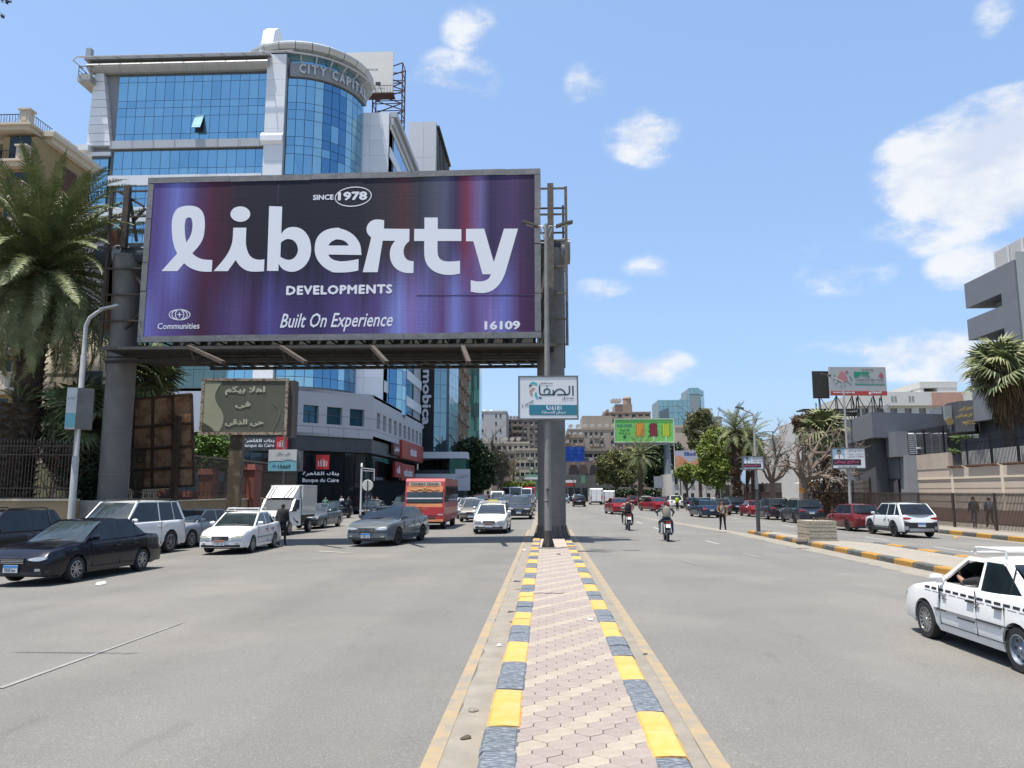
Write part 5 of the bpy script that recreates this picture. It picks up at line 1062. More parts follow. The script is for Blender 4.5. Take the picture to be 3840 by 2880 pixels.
z=ZA(650,X_,PX2(258,650,X_));m=MB(T(-vl.location));m.box(X_,X_+.05,PX2(235,650,X_),PX2(288,650,X_),z-1.9,z+.3);m.build('shuttered_window',mat('brown_shutter',(.09,.035,.02),.7,var=.3),vl)
for px,pz in((262,560),(238,502),(290,565),(320,570),(265,520)):y=PX2(px+20,pz,X_)+3;dish(vl,(X_-2,y-3,ztop+.9+(px%7)*.12),.48)
m=MB(T(-vl.location));m.box(X_-8,X_-1.2,ye-4,ye-.5,ztop+.25,ztop+1.9);m.build('roof_hut',WR,vl)
YD=41;c=W(255,1500,YD);rD=(385-120)/2/FPX*YD*1.25;cx=W(285,1500,YD).x
ms=thing('domed_bay','round cream limestone domed bay of the building behind the railings','building',(cx,YD,0));LST=mat('limestone',(.56,.47,.33),.85,var=.09,vs=.7,bump=.25,bs=8)
zsp=ZA(1400,cx,YD-rD);zap=ZA(1225,cx,YD-rD);zb1=ZA(1548,cx,YD-rD)
P=Pieces('stone_block',ms);core=MB(T(-ms.location));core.lathe([(rD-.12,0),(rD-.12,zsp)]+[((rD-.12)*math.cos(t),zsp+(zap-zsp)*1.12*math.sin(t))for t in[math.pi/2*i/8 for i in range(1,9)]],40,c=(cx,YD,0));core.build('core',mat('mortar',(.30,.25,.17),.95),ms)
ch=.72
for k in range(int(zsp/ch)):
 n=26
 for i in range(n):
  a0=2*math.pi*(i+(k%2)*.5)/n;am=a0+math.pi/n
  if math.sin(am)>.3:continue
  key=('blk',round(rD,2))
  if key not in _M:
   b_=MB();w_=2*math.pi/n/2-.0035;b_.add([(r_*math.sin(t),-r_*math.cos(t)+rD,z)for z in(.015,ch-.015)for r_ in(rD,rD-.2)for t in(-w_,0,w_)],[(0,1,7,6),(1,2,8,7),(6,7,10,9),(7,8,11,10),(0,3,4,1),(1,4,5,2),(0,6,9,3),(2,5,11,8)]);_M[key]=b_.mesh('stone_block',LST)
  P.add(_M[key],T((rD*math.cos(am),rD*math.sin(am),k*ch))@RZ(am+math.pi/2)if False else T((rD*math.cos(am),rD*math.sin(am),k*ch))@RZ(am+math.pi/2))
P.done()
nd=9
for k in range(nd):
 t0,t1=math.pi/2*k/nd,math.pi/2*(k+1)/nd-.008;m=MB(T(-ms.location));m.lathe([(rD*math.cos(t0),zsp+(zap-zsp)*1.12*math.sin(t0)),(rD*math.cos((t0+t1)/2)*1.003,zsp+(zap-zsp)*1.12*math.sin((t0+t1)/2)),(rD*math.cos(t1),zsp+(zap-zsp)*1.12*math.sin(t1))],40,c=(cx,YD,0));m.build('dome_course',LST,ms)
m=MB(T(-ms.location));m.lathe([(rD,zb1-.3),(rD+.35,zb1-.15),(rD+.35,zb1+.1),(rD,zb1+.2)],40,c=(cx,YD,0));m.build('string_course',TRM,ms)
q=W(208,1450,YD-rD);
for am,w_ in((-100,.75),(-40,.8),(-165,.8)):a_=R(am);m=MB(T((rD*math.cos(a_),rD*math.sin(a_),0))@RZ(a_+math.pi/2));m.box(-w_,w_,-.05,.1,ZA(1470,cx,YD-rD),ZA(1432,cx,YD-rD));m.build('window',mat('timber_panel',(.24,.20,.14),.8,var=.2),ms)
plain(ms,cx-14,cx+1,YD+1,YD+10,0,zb1-.5,LST,'wing');m=MB(T(-ms.location));m.box(cx-14,cx+1.4,YD+.7,YD+10,zb1-.5,zb1+.2);m.build('cornice',TRM,ms)
XF=-18.5;WL=mat('fence_wall_render',(.38,.28,.16),.9,var=.14,vs=.8,bump=.4,bs=9)
lw=thing('garden_wall','low ochre rendered wall carrying the iron railings beside the parked cars','wall',(XF,34,0))
FA,FB=(-24.5,29.6),(-18.75,30.4);F1_=frame((*FA,0),(FB[0]-FA[0],FB[1]-FA[1]));LF=math.dist(FA,FB)
m=MB(T(-lw.location)@F1_);m.box(-3,LF,-.2,.2,-.5,1.62);m.M=T(-lw.location);m.box(XF-.2,XF+.2,PL.y+1.2,58,-.5,1.5);m.build('wall',WL,lw);m=MB(T(-lw.location)@F1_);m.box(-3,LF,-.26,.26,1.62,1.70);m.M=T(-lw.location);m.box(XF-.26,XF+.26,PL.y+1.2,58,1.5,1.56);m.build('coping',TRM,lw)
IRON=mat('wrought_iron',(.07,.055,.045),.6,.5,var=.2)
k_=MB();k_.bar((0,0,.0),(0,0,2.25),.024);k_.add([(-.03,-.03,2.25),(.03,-.03,2.25),(.03,.03,2.25),(-.03,.03,2.25),(0,0,2.4)],[(0,1,4),(1,2,4),(2,3,4),(3,0,4)]);bm_=k_.mesh('bar',IRON)
sp=MB();sp.tube([(.13*(1-k/16)*math.cos(k*.6),0,.13*(1-k/16)*math.sin(k*.6))for k in range(14)],.016,5,cap=False);sm_=sp.mesh('scroll',IRON)
for lb,p_,q_,z_,st_ in(('ornate wrought iron railings with scrolls in front of the big date palm',FA,FB,1.70,.125),('ornate wrought iron railings running between the red piers behind the white wagon',(XF,33.5),(XF,57),1.56,.15)):
 L=math.dist(p_,q_);fc=thing('iron_fence',lb,'fence',(*p_,z_),math.atan2(q_[1]-p_[1],q_[0]-p_[0]));P=Pieces('bar',fc);u=0
 while u<L:P.add(bm_,T((u,0,0)));u+=st_
 P.done();m=MB()
 for z in(.04,.42,1.75,2.1):m.bar((0,0,z),(L,0,z),.04)
 m.build('rail',IRON,fc);P=Pieces('scroll',fc);u=.3
 while u<L:P.add(sm_,T((u,0,.22)));P.add(sm_,T((u,0,1.93)));u+=.5
 P.done();m=MB()
 for k in range(int(L/.75)):
  u=.4+k*.75;m.tube([(u+.05*math.sin(q*1.3),-.02,.45+q*.1)for q in range(14)],.013,4,cap=False)
 m.build('wavy_strand',IRON,fc,kind='stuff')
RP=mat('red_pier',(.23,.075,.05),.85,var=.15,vs=2)
for px,yy,lb in((780,45.2,'slim red masonry pier left of the leaning sign post'),(930,47.8,'broad red masonry pier beside the bank doors'),(640,40.5,'dark red pier behind the rusty sign back'),(705,42.5,'short red pier under the right edge of the rusty panel')):
 x=W(px,1820,yy).x;h_={780:1758,930:1742,640:1835,705:1840}[px];zt_=ZA(h_,x,yy);w_=.42 if px!=930 else.62;t=thing('gate_pier',lb,'pier',(x,yy,0));m=MB();m.box(-w_,w_,-w_,w_,0,zt_-.35);m.build('shaft',RP,t);m=MB();m.add([(-w_-.06,-w_-.06,zt_-.35),(w_+.06,-w_-.06,zt_-.35),(w_+.06,w_+.06,zt_-.35),(-w_-.06,w_+.06,zt_-.35),(-w_,-w_,zt_),(w_,-w_,zt_),(w_,w_,zt_),(-w_,w_,zt_)],[(0,1,5,4),(1,2,6,5),(2,3,7,6),(3,0,4,7),(4,5,6,7)]);m.build('cap',RP,t)
t=thing('garden_building','pale yellow garden wall seen through the iron railings','wall',(W(190,1800,36).x,36,0));m=MB(T(-t.location));m.box(W(70,1800,36).x,W(262,1800,36).x,36,36.4,0,ZA(1735,t.location.x,36));m.build('wall',mat('yellow_wall',(.62,.50,.25),.9,var=.06),t)
m=MB(T(-t.location));
for k in range(1,6):m.box(W(72,1800,36).x,W(262,1800,36).x,35.985,36.01,.55*k,.55*k+.02)
m.build('joint',mat('joint_ochre',(.35,.27,.12),.9),t)
lx,ly=W(268,1920,27.0).x,27.0;t=thing('street_lamp','white curved arm street lamp carrying a faded blue box sign at the left railings','street lamp',(lx,ly,0));hz=ZA(1172,lx,ly);SWH=mat('lamp_white',(.42,.42,.41),.55,.1,var=.12,vs=5)
m=MB();tip=W(432,1148,ly);e=Vector((tip.x-lx,0,tip.z));m.tube([(0,0,-.5),(0,0,3.2),(0,0,3.25),(0,0,6.9),(0,0,6.95),(0,0,hz-.5),(.12,0,hz-.2),(.35,0,hz-.02),e*.6+Vector((0,0,hz*.4+.02)),e],[.115,.115,.095,.095,.075,.07,.065,.06,.05,.045],12);m.build('pole',SWH,t)
m=MB();m.bar(e+Vector((-.55,0,-.12)),e+Vector((.15,0,.03)),.2,.07);m.build('lamp_head',STEEL,t)
a,c=W(258,1455,ly-.2),W(327,1608,ly-.2);t=thing('box_sign','weathered grey box sign with a pale blue face strapped to the left lamp post','sign',((a.x+c.x)/2,ly-.1,(a.z+c.z)/2),R(28));h_=a.z-c.z
m=MB();m.box(-.10,.42,-.12,.35,-h_/2,h_/2);m.build('box',mat('sign_side_grey',(.13,.13,.125),.8,var=.2),t)
PB_=mat('faded_white_print',(.50,.53,.55),.6,var=.1,vs=3);CY_=mat('cyan_faded',(.14,.40,.46),.6)
t.rotation_euler.z=R(28);m=MB();m.box(-.42,-.10,-.12,.35,-h_/2,h_/2);m.build('face',PB_,t);m=MB();m.box(-.415,-.105,-.126,-.12,-h_/2+.05,-h_*.12);m.build('print_band',CY_,t);text('عروض',GRY,t,-.26,h_*.25,.22,.16,y=-.128,arabic=True)
a,c=W(292,1392,33.5),W(372,1530,33.5);t=thing('blank_board','dark blank board on a thin frame in palm shade behind the box sign','sign',((a.x+c.x)/2,33.5,c.z));m=MB();m.box(a.x-t.location.x,c.x-t.location.x,0,.1,0,a.z-c.z);m.build('panel',mat('board_dark',(.06,.07,.085),.6),t);m=MB();m.bar((0.5,.05,0),(.5,.05,-c.z),.12);m.bar((-.5,.05,0),(-.5,.05,-c.z),.12);m.build('post',DMET,t)
RUST=mat('rust_sheet',(.46,.28,.16),.9,col2=(.19,.085,.045),vs=1.6,bump=.4,bs=10,det=9,thr=(.40,.62));YR=35.0
P0=[W(*p,YR)for p in((492,1833),(728,1822),(718,1478),(502,1497))];ctr=sum(P0,Vector())/4
rs=thing('rusty_sign','big rusty steel back of a tilted hoarding beside the left billboard post','sign',(ctr.x,YR,0));iv=T(-rs.location)
def lerp4(u,v):a=P0[0].lerp(P0[1],u);b_=P0[3].lerp(P0[2],u);return a.lerp(b_,v)
m=MB(iv)
for v in(0,.2,.43,.68,1):m.bar(lerp4(0,v),lerp4(1,v),.12,.10)
for u in(0,.33,.67,1):m.bar(lerp4(u,0)+Vector((0,.01,0)),lerp4(u,1)+Vector((0,.01,0)),.10,.10)
m.build('frame',mat('rust_frame',(.07,.04,.025),.9,var=.3),rs)
vv=(0,.2,.43,.68,1);uu=(0,.33,.67,1)
for i in range(3):
 for j in range(4):
  m=MB(iv);q=[lerp4(uu[i],vv[j]),lerp4(uu[i+1],vv[j]),lerp4(uu[i+1],vv[j+1]),lerp4(uu[i],vv[j+1])];c_=sum(q,Vector())/4;q=[c_+(p-c_)*.96+Vector((0,.05,0))for p in q]
  m.add(q+[p+Vector((0,.02,0))for p in q],[(0,1,2,3),(7,6,5,4),(0,4,5,1),(1,5,6,2),(2,6,7,3),(3,7,4,0)]);m.build('sheet',RUST,rs)
m=MB(iv);px=W(668,1560,YR-.4);m.bar((px.x,YR-.4,0),(px.x,YR-.4,ZA(1562,px.x,YR)),.22,.28)
for v in(.43,.68,.2):a=lerp4(.45,v)-Vector((0,.3,0));m.bar(a,(px.x,YR-.4,a.z+.1),.12,.1)
m.build('post',mat('rust_frame',(.07,.04,.025)),rs)
YS=41.5;a,c=W(762,1420,YS),W(1072,1630,YS);w_,h_=c.x-a.x,a.z-c.z
ws=thing('welcome_sign','faded olive and cream welcome board with torn edges on a leaning steel column','sign',((a.x+c.x)/2,YS,(a.z+c.z)/2),R(3));OLV=mat('olive_print',(.16,.172,.13),.7,var=.12,vs=1.2);CRP=mat('cream_print',(.50,.51,.36),.7,var=.08,vs=1.2);TXC=mat('cream_letters',(.66,.67,.52),.7)
m=MB();m.box(-w_/2+.12,w_/2-.12,0,.08,-h_/2+.12,h_/2-.12);m.build('panel',OLV,ws);m=MB();m.box(w_/2,w_/2+.35,.1,.8,-h_/2-.1,h_/2-.1);m.build('side_board',mat('side_board',(.10,.09,.085),.8),ws)
wf=lambda x,y:((x-595)/790*(w_-.24),(620-y)/560*(h_-.24))
for pts,mt,y in(([(200,345),(375,360),(330,430),(308,510),(330,590),(380,660),(407,740),(400,820),(370,888),(320,886),(290,840),(200,790)],CRP,-.01),([(200,785),(285,840),(318,888),(200,890)],mat('olive_dark',(.085,.095,.07),.7),-.014)):
 m=MB();m.prism(smooth([wf(*p)for p in pts],1),y,y+.006);m.build('print_wave',mt,ws)
m=MB();
L_=[wf(870,590),wf(930,640),wf(945,700),wf(920,790),wf(880,880)];m.prism(L_+[(x-.06,z)for x,z in L_[::-1]],-.011,-.006);m.build('print_wave',mat('olive_light',(.22,.23,.17),.7),ws)
for s_,x0__,x1__,ya,yb_ in(('اهلا بيكم',405,790,400,500),('فى',508,655,565,640),('حى الدقى',420,790,755,832)):
 p_,q_=wf(x0__,ya),wf(x1__,yb_);text(s_,TXC,ws,(p_[0]+q_[0])/2,(p_[1]+q_[1])/2,q_[0]-p_[0],p_[1]-q_[1],y=-.016,arabic=True,bold=.035)
FRS=mat('peeling_frame',(.52,.44,.34),.85,col2=(.20,.10,.06),vs=7,thr=(.50,.58),bump=.5,bs=14)
for x0__,x1__,z0__,z1__ in((-w_/2,w_/2,h_/2-.14,h_/2),(-w_/2,w_/2,-h_/2,-h_/2+.14),(-w_/2,-w_/2+.15,-h_/2+.14,h_/2-.14),(w_/2-.15,w_/2,-h_/2+.14,h_/2-.14)):m=MB();m.box(x0__,x1__,-.03,.12,z0__,z1__);m.build('frame',FRS,ws)
m=MB(T((-ws.location.x,-ws.location.y,-ws.location.z)));b0,b1=G(868,1985,0),W(893,1632,YS+.3);b0=Vector((W(868,1900,YS).x,YS+.3,0));m.bar(b0,b1,.68,.45);m.build('post',mat('post_brown',(.12,.095,.065),.85,col2=(.26,.21,.14),vs=2.2,thr=(.5,.65)),ws)
YS=44;a,c=W(1008,1686,YS),W(1110,1766,YS);w_,h_=c.x-a.x,a.z-c.z;t=thing('clinic_sign','white and light blue clinic sign with 15669 on a thin pole before the bank','sign',((a.x+c.x)/2,YS,(a.z+c.z)/2))
m=MB();m.box(-w_/2,w_/2,0,.12,-h_/2,h_/2);m.build('panel',WS,t);m=MB();m.prism([(-w_/2,-h_/2),(w_/2,-h_/2),(w_/2,-.08),(.3,-.02),(0,-.10),(-.3,-.06),(-w_/2,-.12)],-.008,-.002);m.build('print_band',mat('light_blue_print',(.22,.55,.66),.5),t);m=MB();m.prism([(-w_/2,-.12),(-.3,-.06),(0,-.10),(.3,-.02),(w_/2,-.08),(w_/2,-.03),(.3,.03),(0,-.05),(-.3,-.01),(-w_/2,-.07)],-.012,-.009);m.build('print_band',mat('steel_blue_print',(.08,.22,.32),.5),t)
text('دقى سكان',GRY,t,.05,h_*.30,w_*.5,h_*.17,y=-.01,arabic=True,bold=.01);text('خدمة 24 ساعة',GRY,t,.25,h_*.06,w_*.42,h_*.08,y=-.012,arabic=True);text('15669',DTEAL,t,.13,-h_*.30,w_*.45,h_*.18,y=-.014,bold=.02);text('24+',mat('blue_print',(.03,.16,.4),.5),t,-w_*.28,-h_*.27,w_*.14,h_*.13,y=-.014,bold=.02)
m=MB();m.tube([(.02,.2,h_/2+.9),(.02,.2,-t.location.z)],.075,8);m.build('pole',LG,t);m=MB();m.box(w_/2-.02,w_/2+.2,.13,.6,-h_/2,h_/2-.05);m.build('rear_box',SF,t)
for px,pt,Y,lb in((1378,1738,60,'thin white post with side frame by the bank corner'),):
 x=W(px-24,1850,Y).x;t=thing('frame_post',lb,'post',(x,Y,0));zt_=ZA(1755,x,Y);m=MB();m.tube([(0,0,0),(0,0,zt_)],.07,6);m.bar((0,0,zt_),(1.0,0,zt_-.1),.06);m.bar((1.0,0,zt_-.1),(1.0,0,zt_-1.0),.05);m.bar((0,0,zt_-.2),(1.0,0,zt_-.25),.05);m.build('post',WHITE,t)
 m=MB();m.lathe([(.01,zt_),(.1,zt_+.1),(.06,zt_+.35),(.01,zt_+.4)],8);m.build('camera_head',WHITE,t)
x=W(1378,1850,58).x;t=thing('road_sign','round road sign seen from its blank pale back on a short post','sign',(x,58,0));zt_=ZA(1820,x,58);m=MB();m.lathe([(.01,-.03),(.40,-.03),(.42,0),(.01,.01)],24,ax='y',c=(0,0,zt_));m.build('disc',WR,t);m=MB();m.tube([(0,-.05,0),(0,-.05,zt_+.35)],.035,6);m.build('post',DMET,t)
# ================================================================ right side
SLT=mat('slate_render',(.20,.215,.24),.8,var=.06,vs=.5);SLL=mat('slate_light',(.30,.32,.34),.8,var=.05,vs=.5)
LOUV=mat('louvre_white',(.42,.44,.47),.6)
sl_=thing('blood_bank','slate grey two storey building with white louvres and gold Arabic letters','building',(W(3330,1700,62).x,62,0))
YL=66;xk,yk=W(3277,1700,62).x,62.0
a=W(3145,1700,74);zt1=ZA(1545,xk,yk);z_b=ZA(1640,xk,yk);pL=(a.x,74.0);pR=(W(3545,1700,64).x,64.0)
inv_s=T(-sl_.location)
def slab(pts,z0_,z1_,mt,nm='wall',par=sl_):m=MB(T(-par.location));m.prism(pts,z0_,z1_,'z');return m.build(nm,mt,par)
bk=[(pR[0],pR[1]+14),(pL[0]+2,pL[1]+8)]
slab([pL,(xk,yk),pR]+bk,z_b,zt1,SLT)
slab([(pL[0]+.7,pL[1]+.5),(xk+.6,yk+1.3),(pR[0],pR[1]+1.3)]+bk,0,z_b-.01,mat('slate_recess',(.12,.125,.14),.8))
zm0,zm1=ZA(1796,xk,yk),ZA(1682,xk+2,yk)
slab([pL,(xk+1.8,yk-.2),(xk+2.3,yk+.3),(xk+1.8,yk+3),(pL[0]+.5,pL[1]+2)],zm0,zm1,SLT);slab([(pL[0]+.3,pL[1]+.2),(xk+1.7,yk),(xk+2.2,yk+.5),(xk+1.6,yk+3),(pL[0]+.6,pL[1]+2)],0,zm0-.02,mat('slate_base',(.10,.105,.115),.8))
for k in range(5):
 u=.12+k*.17;x,y=pL[0]+(xk+.8-pL[0])*u,pL[1]+(yk+.8-pL[1])*u;m=MB(inv_s@T((x,y,0))@RZ(math.atan2(yk-pL[1],xk-pL[0])));m.box(0,.85,-.05,.3,zm1,z_b);m.build('pier',mat('pier_grey',(.32,.33,.35),.8),sl_);m=MB(inv_s@T((x,y,0))@RZ(math.atan2(yk-pL[1],xk-pL[0])));m.box(1.0,1.6,.22,.26,zm1,z_b-.3);m.build('window',WIN,sl_)
xa_=xk+2.3;xe_=W(3560,1650,61).x;zl0,zl1=ZA(1702,xa_,61),ZA(1622,xa_,61);m=MB(inv_s);m.box(xa_-.9,xa_+.05,61.2,63,zl0-.2,zl1+.1);m.build('wall',SLT,sl_);P=Pieces('louvre',sl_);n=11;L=xe_-xa_
for s_ in range(5):
 for k in range(n):P.boxp('louvre',L/5-.08,.18,.05,LOUV,T((xa_+L*(s_+.5)/5-sl_.location.x,61.3-62,zl0+(zl1-zl0)*(k+.5)/n))@Matrix.Rotation(R(35),4,'X'))
 m=MB(inv_s);x=xa_+L*s_/5;m.box(x,x+.07,61.2,61.4,zl0,zl1);m.build('louvre_post',LOUV,sl_)
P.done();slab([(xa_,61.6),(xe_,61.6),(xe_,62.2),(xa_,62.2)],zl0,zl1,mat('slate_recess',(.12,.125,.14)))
slab([(xk+1.9,60.8),(xe_+1,60.8),(xe_+1,62),(xk+1.9,62)],0,zl0-.1,SLL)
zc0,zc1=ZA(1620,W(3600,1600,60).x,60),ZA(1525,W(3600,1600,60).x,60);pts=[(W(p,1600,y).x,y)for p,y in((3536,64),(3560,61.2),(3600,59.8),(3655,59))];pf=pts+[(W(3900,1500,52).x,50.0)]
zr_=ZA(1497,pts[3][0],59)
m=MB(inv_s);hh=[(zc0+.1,zc1),(zc0,zc1+.1),(zc0-.05,zc1+.2),(zc0-.1,zc1+.3)]
for i in range(3):
 p_,q_=pts[i],pts[i+1];m.add([(*p_,zc0),(*q_,zc0),(*q_,zc1+.4+(.0)),(*p_,zc1+.4)],[(0,1,2,3)])
m.prism(pts+[(pts[3][0]+2,62),(pts[0][0],66)],zc0,zc1+.4,'z');m.build('curved_fascia',SLT,sl_)
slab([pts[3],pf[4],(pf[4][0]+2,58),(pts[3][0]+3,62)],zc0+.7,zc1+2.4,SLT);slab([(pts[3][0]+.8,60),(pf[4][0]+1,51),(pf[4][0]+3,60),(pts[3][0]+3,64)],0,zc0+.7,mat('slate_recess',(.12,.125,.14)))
slab([(pts[0][0]-.5,60.5),(pts[3][0]+2.5,56.4),(pf[4][0],48),(pf[4][0]+2,56),(pts[0][0]+2,64)],0,ZA(1638,pts[2][0],58),SLT)
GOLD=mat('gold_letters',(.42,.33,.16),.45,.6)
Fq=frame((W(3585,1600,59.6).x,59.6,0),(pts[3][0]-pts[1][0],pts[3][1]-pts[1][1]))
for s_,px,py,w_,h_,arb in(('المعمل القومى',3625,1533,52,17,True),('نقل الدم القومى',3618,1560,66,18,True),('NBTC',3637,1585,50,15,False)):
 p_=W(px,py,58.75);put(text_mesh(s_,GOLD,w_/FPX*59*1.1,h_/FPX*59,bold=.03,depth=.10,arabic=arb),'lettering',sl_,M=inv_s@T(p_)@RZ(math.atan2(pts[3][1]-pts[1][1],pts[3][0]-pts[1][0])))
p_=W(3557,1545,60.6);m=MB(inv_s@T(p_));m.box(-.35,.2,-.1,.1,-.6,.5);m.build('emblem_plate',SLL,sl_);p_=W(3560,1580,60.5);m=MB(inv_s@T(p_));m.lathe([(.01,-.08),(.3,-.08),(.3,0)],12,ax='y');m.build('emblem_disc',GOLD,sl_)
m=MB(inv_s);m.box(W(3440,1700,60.7).x,W(3470,1700,60.7).x,60.5,60.8,ZA(1683,27,60.7),ZA(1677,27,60.7));m.build('floodlight',WHITE,sl_)
XB=34.0
tb=thing('balcony_block','tall slate block with solid balcony bands cut by deep window slots at the right edge','building',(XB,48,0));inv_t=T(-tb.location)
pFar=(W(3622,1150,68).x,68.0);XT=pFar[0];yq=lambda px,py:(XT,PX2(px,py,XT));pN=yq(3808,1050);pS=yq(3672,1170);pS2=yq(3757,1130)
zz=lambda py,p_:ZA(py,*p_)
def zrel(pa,pb_):return(zz(pa,pFar)+zz(pb_,pN))/2
top1,bot1=zz(1066,pFar),zz(1157,pFar);top2,bot2=zz(1200,pFar),zz(1277,pFar);top3=zz(1320,pFar);bot3=top3-(top2-bot2)
inr=1.5;d_=Vector((pN[0]-pFar[0],pN[1]-pFar[1])).normalized();nrm=Vector((-d_.y,d_.x));nrm=nrm if nrm.x>0 else-nrm
def off(p_,k):return(p_[0]+nrm.x*k,p_[1]+nrm.y*k)
for a_,b_ in((bot1,top1),(bot2,top2),(bot3,top3)):slab([pFar,pN,off(pN,9),off(pFar,9)],a_,b_,SLT,'balcony_band',tb)
for a_,b_ in((top2,bot1),(top3,bot2)):
 slab([off(pS,inr),off(pS2,inr),off(pS2,9),off(pS,9)],a_,b_,mat('slot_wall',(.45,.45,.43),.8),'recess_wall',tb);slab([pS2,pN,off(pN,9),off(pS2,9)],a_,b_,SLT,'wall',tb)
 for u in(.55,.75):q_=(pS[0]+(pS2[0]-pS[0])*u,pS[1]+(pS2[1]-pS[1])*u);q2=(q_[0]+d_.x*.9,q_[1]+d_.y*.9);slab([off(q_,inr-.05),off(q2,inr-.05),off(q2,inr),off(q_,inr)],a_+.1,b_-.2,WIN,'window',tb)
slab([off(pS,inr),off(pN,inr),off(pN,9),off(pS,9)],0,bot3,SLT,'wall',tb)
pN2=(pN[0]+5,pN[1]+.4);slab([(pN[0]+.02,pN[1]-.25),(pN2[0],pN2[1]-.25),(pN2[0]+4,pN2[1]+5),(pN[0]+.5,pN[1]+.6)],0,top1+.6,mat('lit_side_panel',(.42,.45,.46),.6,var=.04),'side_wall',tb)  # right face paler than the slate: light put into the panel colour
slab([off((pFar[0]+d_.x*3,pFar[1]+d_.y*3),1.2),off(pN,1.2),off(pN,1.4),off((pFar[0]+d_.x*3,pFar[1]+d_.y*3),1.4)],top1,top1+2.0,mat('sheet_white',(.55,.55,.53),.7),'roof_screen',tb)
for k in range(9):q_=(pFar[0]+d_.x*(3+k*1.9),pFar[1]+d_.y*(3+k*1.9));m=MB(inv_t);o_=off(q_,1.1);m.bar((*o_,top1),(*o_,top1+2.0),.12);m.build('screen_post',WHITE,tb)
o1,o2=off((pFar[0]+d_.x*9,pFar[1]+d_.y*9),.4),off((pN[0]+d_.x*4,pN[1]+d_.y*4),.4);m=MB(inv_t);m.bar((*o1,top1+2.5),(*o2,top1+2.9),.15,.12);slab([o1,o2,(o2[0]+4,o2[1]+2),(o1[0]+4,o1[1]+2)],top1+2.6,top1+2.75,WHITE,'roof_canopy',tb)
CW=mat('compound_render',(.60,.50,.40),.9,var=.06,vs=.5,bump=.2,bs=8);CWS=mat('compound_strip',(.78,.68,.52),.9);RDP=mat('red_plinth',(.21,.13,.10),.9,var=.12,vs=1)
XW=28.6;yA=PX(3356,XW);yB_=PX(3566,XW);zA=ZA(1768,XW,yA);zA2=ZA(1716,XW,yA);yM=23.0
cw_=thing('compound_wall','long beige compound wall scored into blocks with red plinth behind the pavement fence','wall',(XW,yB_,0));ic=T(-cw_.location)
m=MB(ic);m.box(XW,XW+.35,yM,yA,-.3,zA);m.build('wall',CW,cw_);m=MB(ic);m.box(XW-.02,XW+.33,yB_,yA,zA+.06,zA2);m.box(XW-.03,XW+.2,yB_-.05,yA+.05,zA-.0,zA+.06);m.build('raised_wall',mat('raised_render',(.52,.435,.355),.9,var=.12,vs=.9,bump=.4,bs=8),cw_)
m=MB(ic);m.box(XW-.03,XW,yM,yA,-.3,.80);m.build('plinth',RDP,cw_);m=MB(ic)
for y in(yA-.15,yA-3.1,yA-9,yA-15,yA-21):m.box(XW-.045,XW,y-.28,y,.80,zA)
m.box(XW-.04,XW,yM,yA,zA-.75,zA-.62);m.build('painted_strip',CWS,cw_);m=MB(ic)
for k in range(6):z=.82+k*.46;z<zA-.8 and m.box(XW-.012,XW+.01,yM,yA-.5,z,z+.02)
m.build('scored_joint',mat('joint_tan',(.20,.16,.125),.9),cw_)
P=Pieces('roof_tile',cw_);tl=MB();tl.lathe([(.10,0),(.075,.42)],6,ax='x',c=(-.18,0,0),a0=0,a1=math.pi);TM=tl.mesh('roof_tile',mat('clay_tile',(.30,.20,.15),.9,var=.3,vs=5));y=yB_-.15
while y>yM:
 if not(.45<((yB_-y)/4.2)%1<.62):P.add(TM,ic@T((XW-.02,y,zA+.03))@Matrix.Rotation(R(14),4,'Y')@Matrix.Rotation(R(random.uniform(-6,6)),4,'X'))
 y-=.19
P.done()
ft=thing('security_fence','black steel security fence with outward spikes along the top of the beige wall','fence',(XW+.25,yB_,zA));k_=MB();k_.bar((0,0,0),(0,0,1.75),.03);k_.bar((0,0,1.75),(-.25,0,2.1),.028);bm_=k_.mesh('bar',IRON);P=Pieces('bar',ft);y=yM
BLKI=mat('black_iron',(.025,.025,.03),.5,.4)
while y<yA:P.add(bm_,T((0,y-yB_,0 if y<yB_ else zA2-zA+(-.15))),BLKI);y+=.15
P.done();m=MB();
for z in(.12,1.65):m.bar((0,yM-yB_,z),(0,0,z),.05);m.bar((0,0,z+zA2-zA-.1),(0,yA-yB_,z+zA2-zA-.1),.05)
m.build('rail',BLKI,ft);m=MB()
for k in range(10):y=yA-2-k*2.9;m.bar((0.05,y-yB_,0),(.05,y-yB_,1.9+(zA2-zA if y>yB_ else 0)),.10)
m.build('post',BLKI,ft)
t=thing('white_canvas','white sheeting fixed behind the security fence on the wall','sheeting',(XW+.6,34,zA));m=MB();m.box(0,.05,yM-34,yB_-.6-34,.1,1.15);m.build('sheet',WHITE,t)
XP=24.5;zP0=gz(21.9)+.18
def railing(name,label,x,y0_,y1_,z0_,h_,post_gap,gap=.105,group=None,col=None,xo=lambda y:0):
 t=thing(name,label,'fence',(x,(y0_+y1_)/2,z0_),0,group);yc=t.location.y;kb=('rail',h_);BR=col or mat('brown_railing',(.085,.065,.055),.6,.3,var=.2)
 if kb not in _M:k_=MB();k_.bar((0,0,.06),(0,0,h_+.05),.028);_M[kb]=k_.mesh('bar',BR)
 P=Pieces('bar',t);y=y0_
 while y<y1_:P.add(_M[kb],T((0,y-yc,0)));y+=gap
 P.done();m=MB();[m.bar((0,y0_-yc,z),(0,y1_-yc,z),.045)for z in(.38,h_-.04)];m.build('rail',BR,t);y=y0_
 while y<=y1_+.01:m=MB();m.box(-.06,.06,y-yc-.06,y-yc+.06,-.02,h_+.02);m.build('post',BR,t);y+=post_gap
 return t
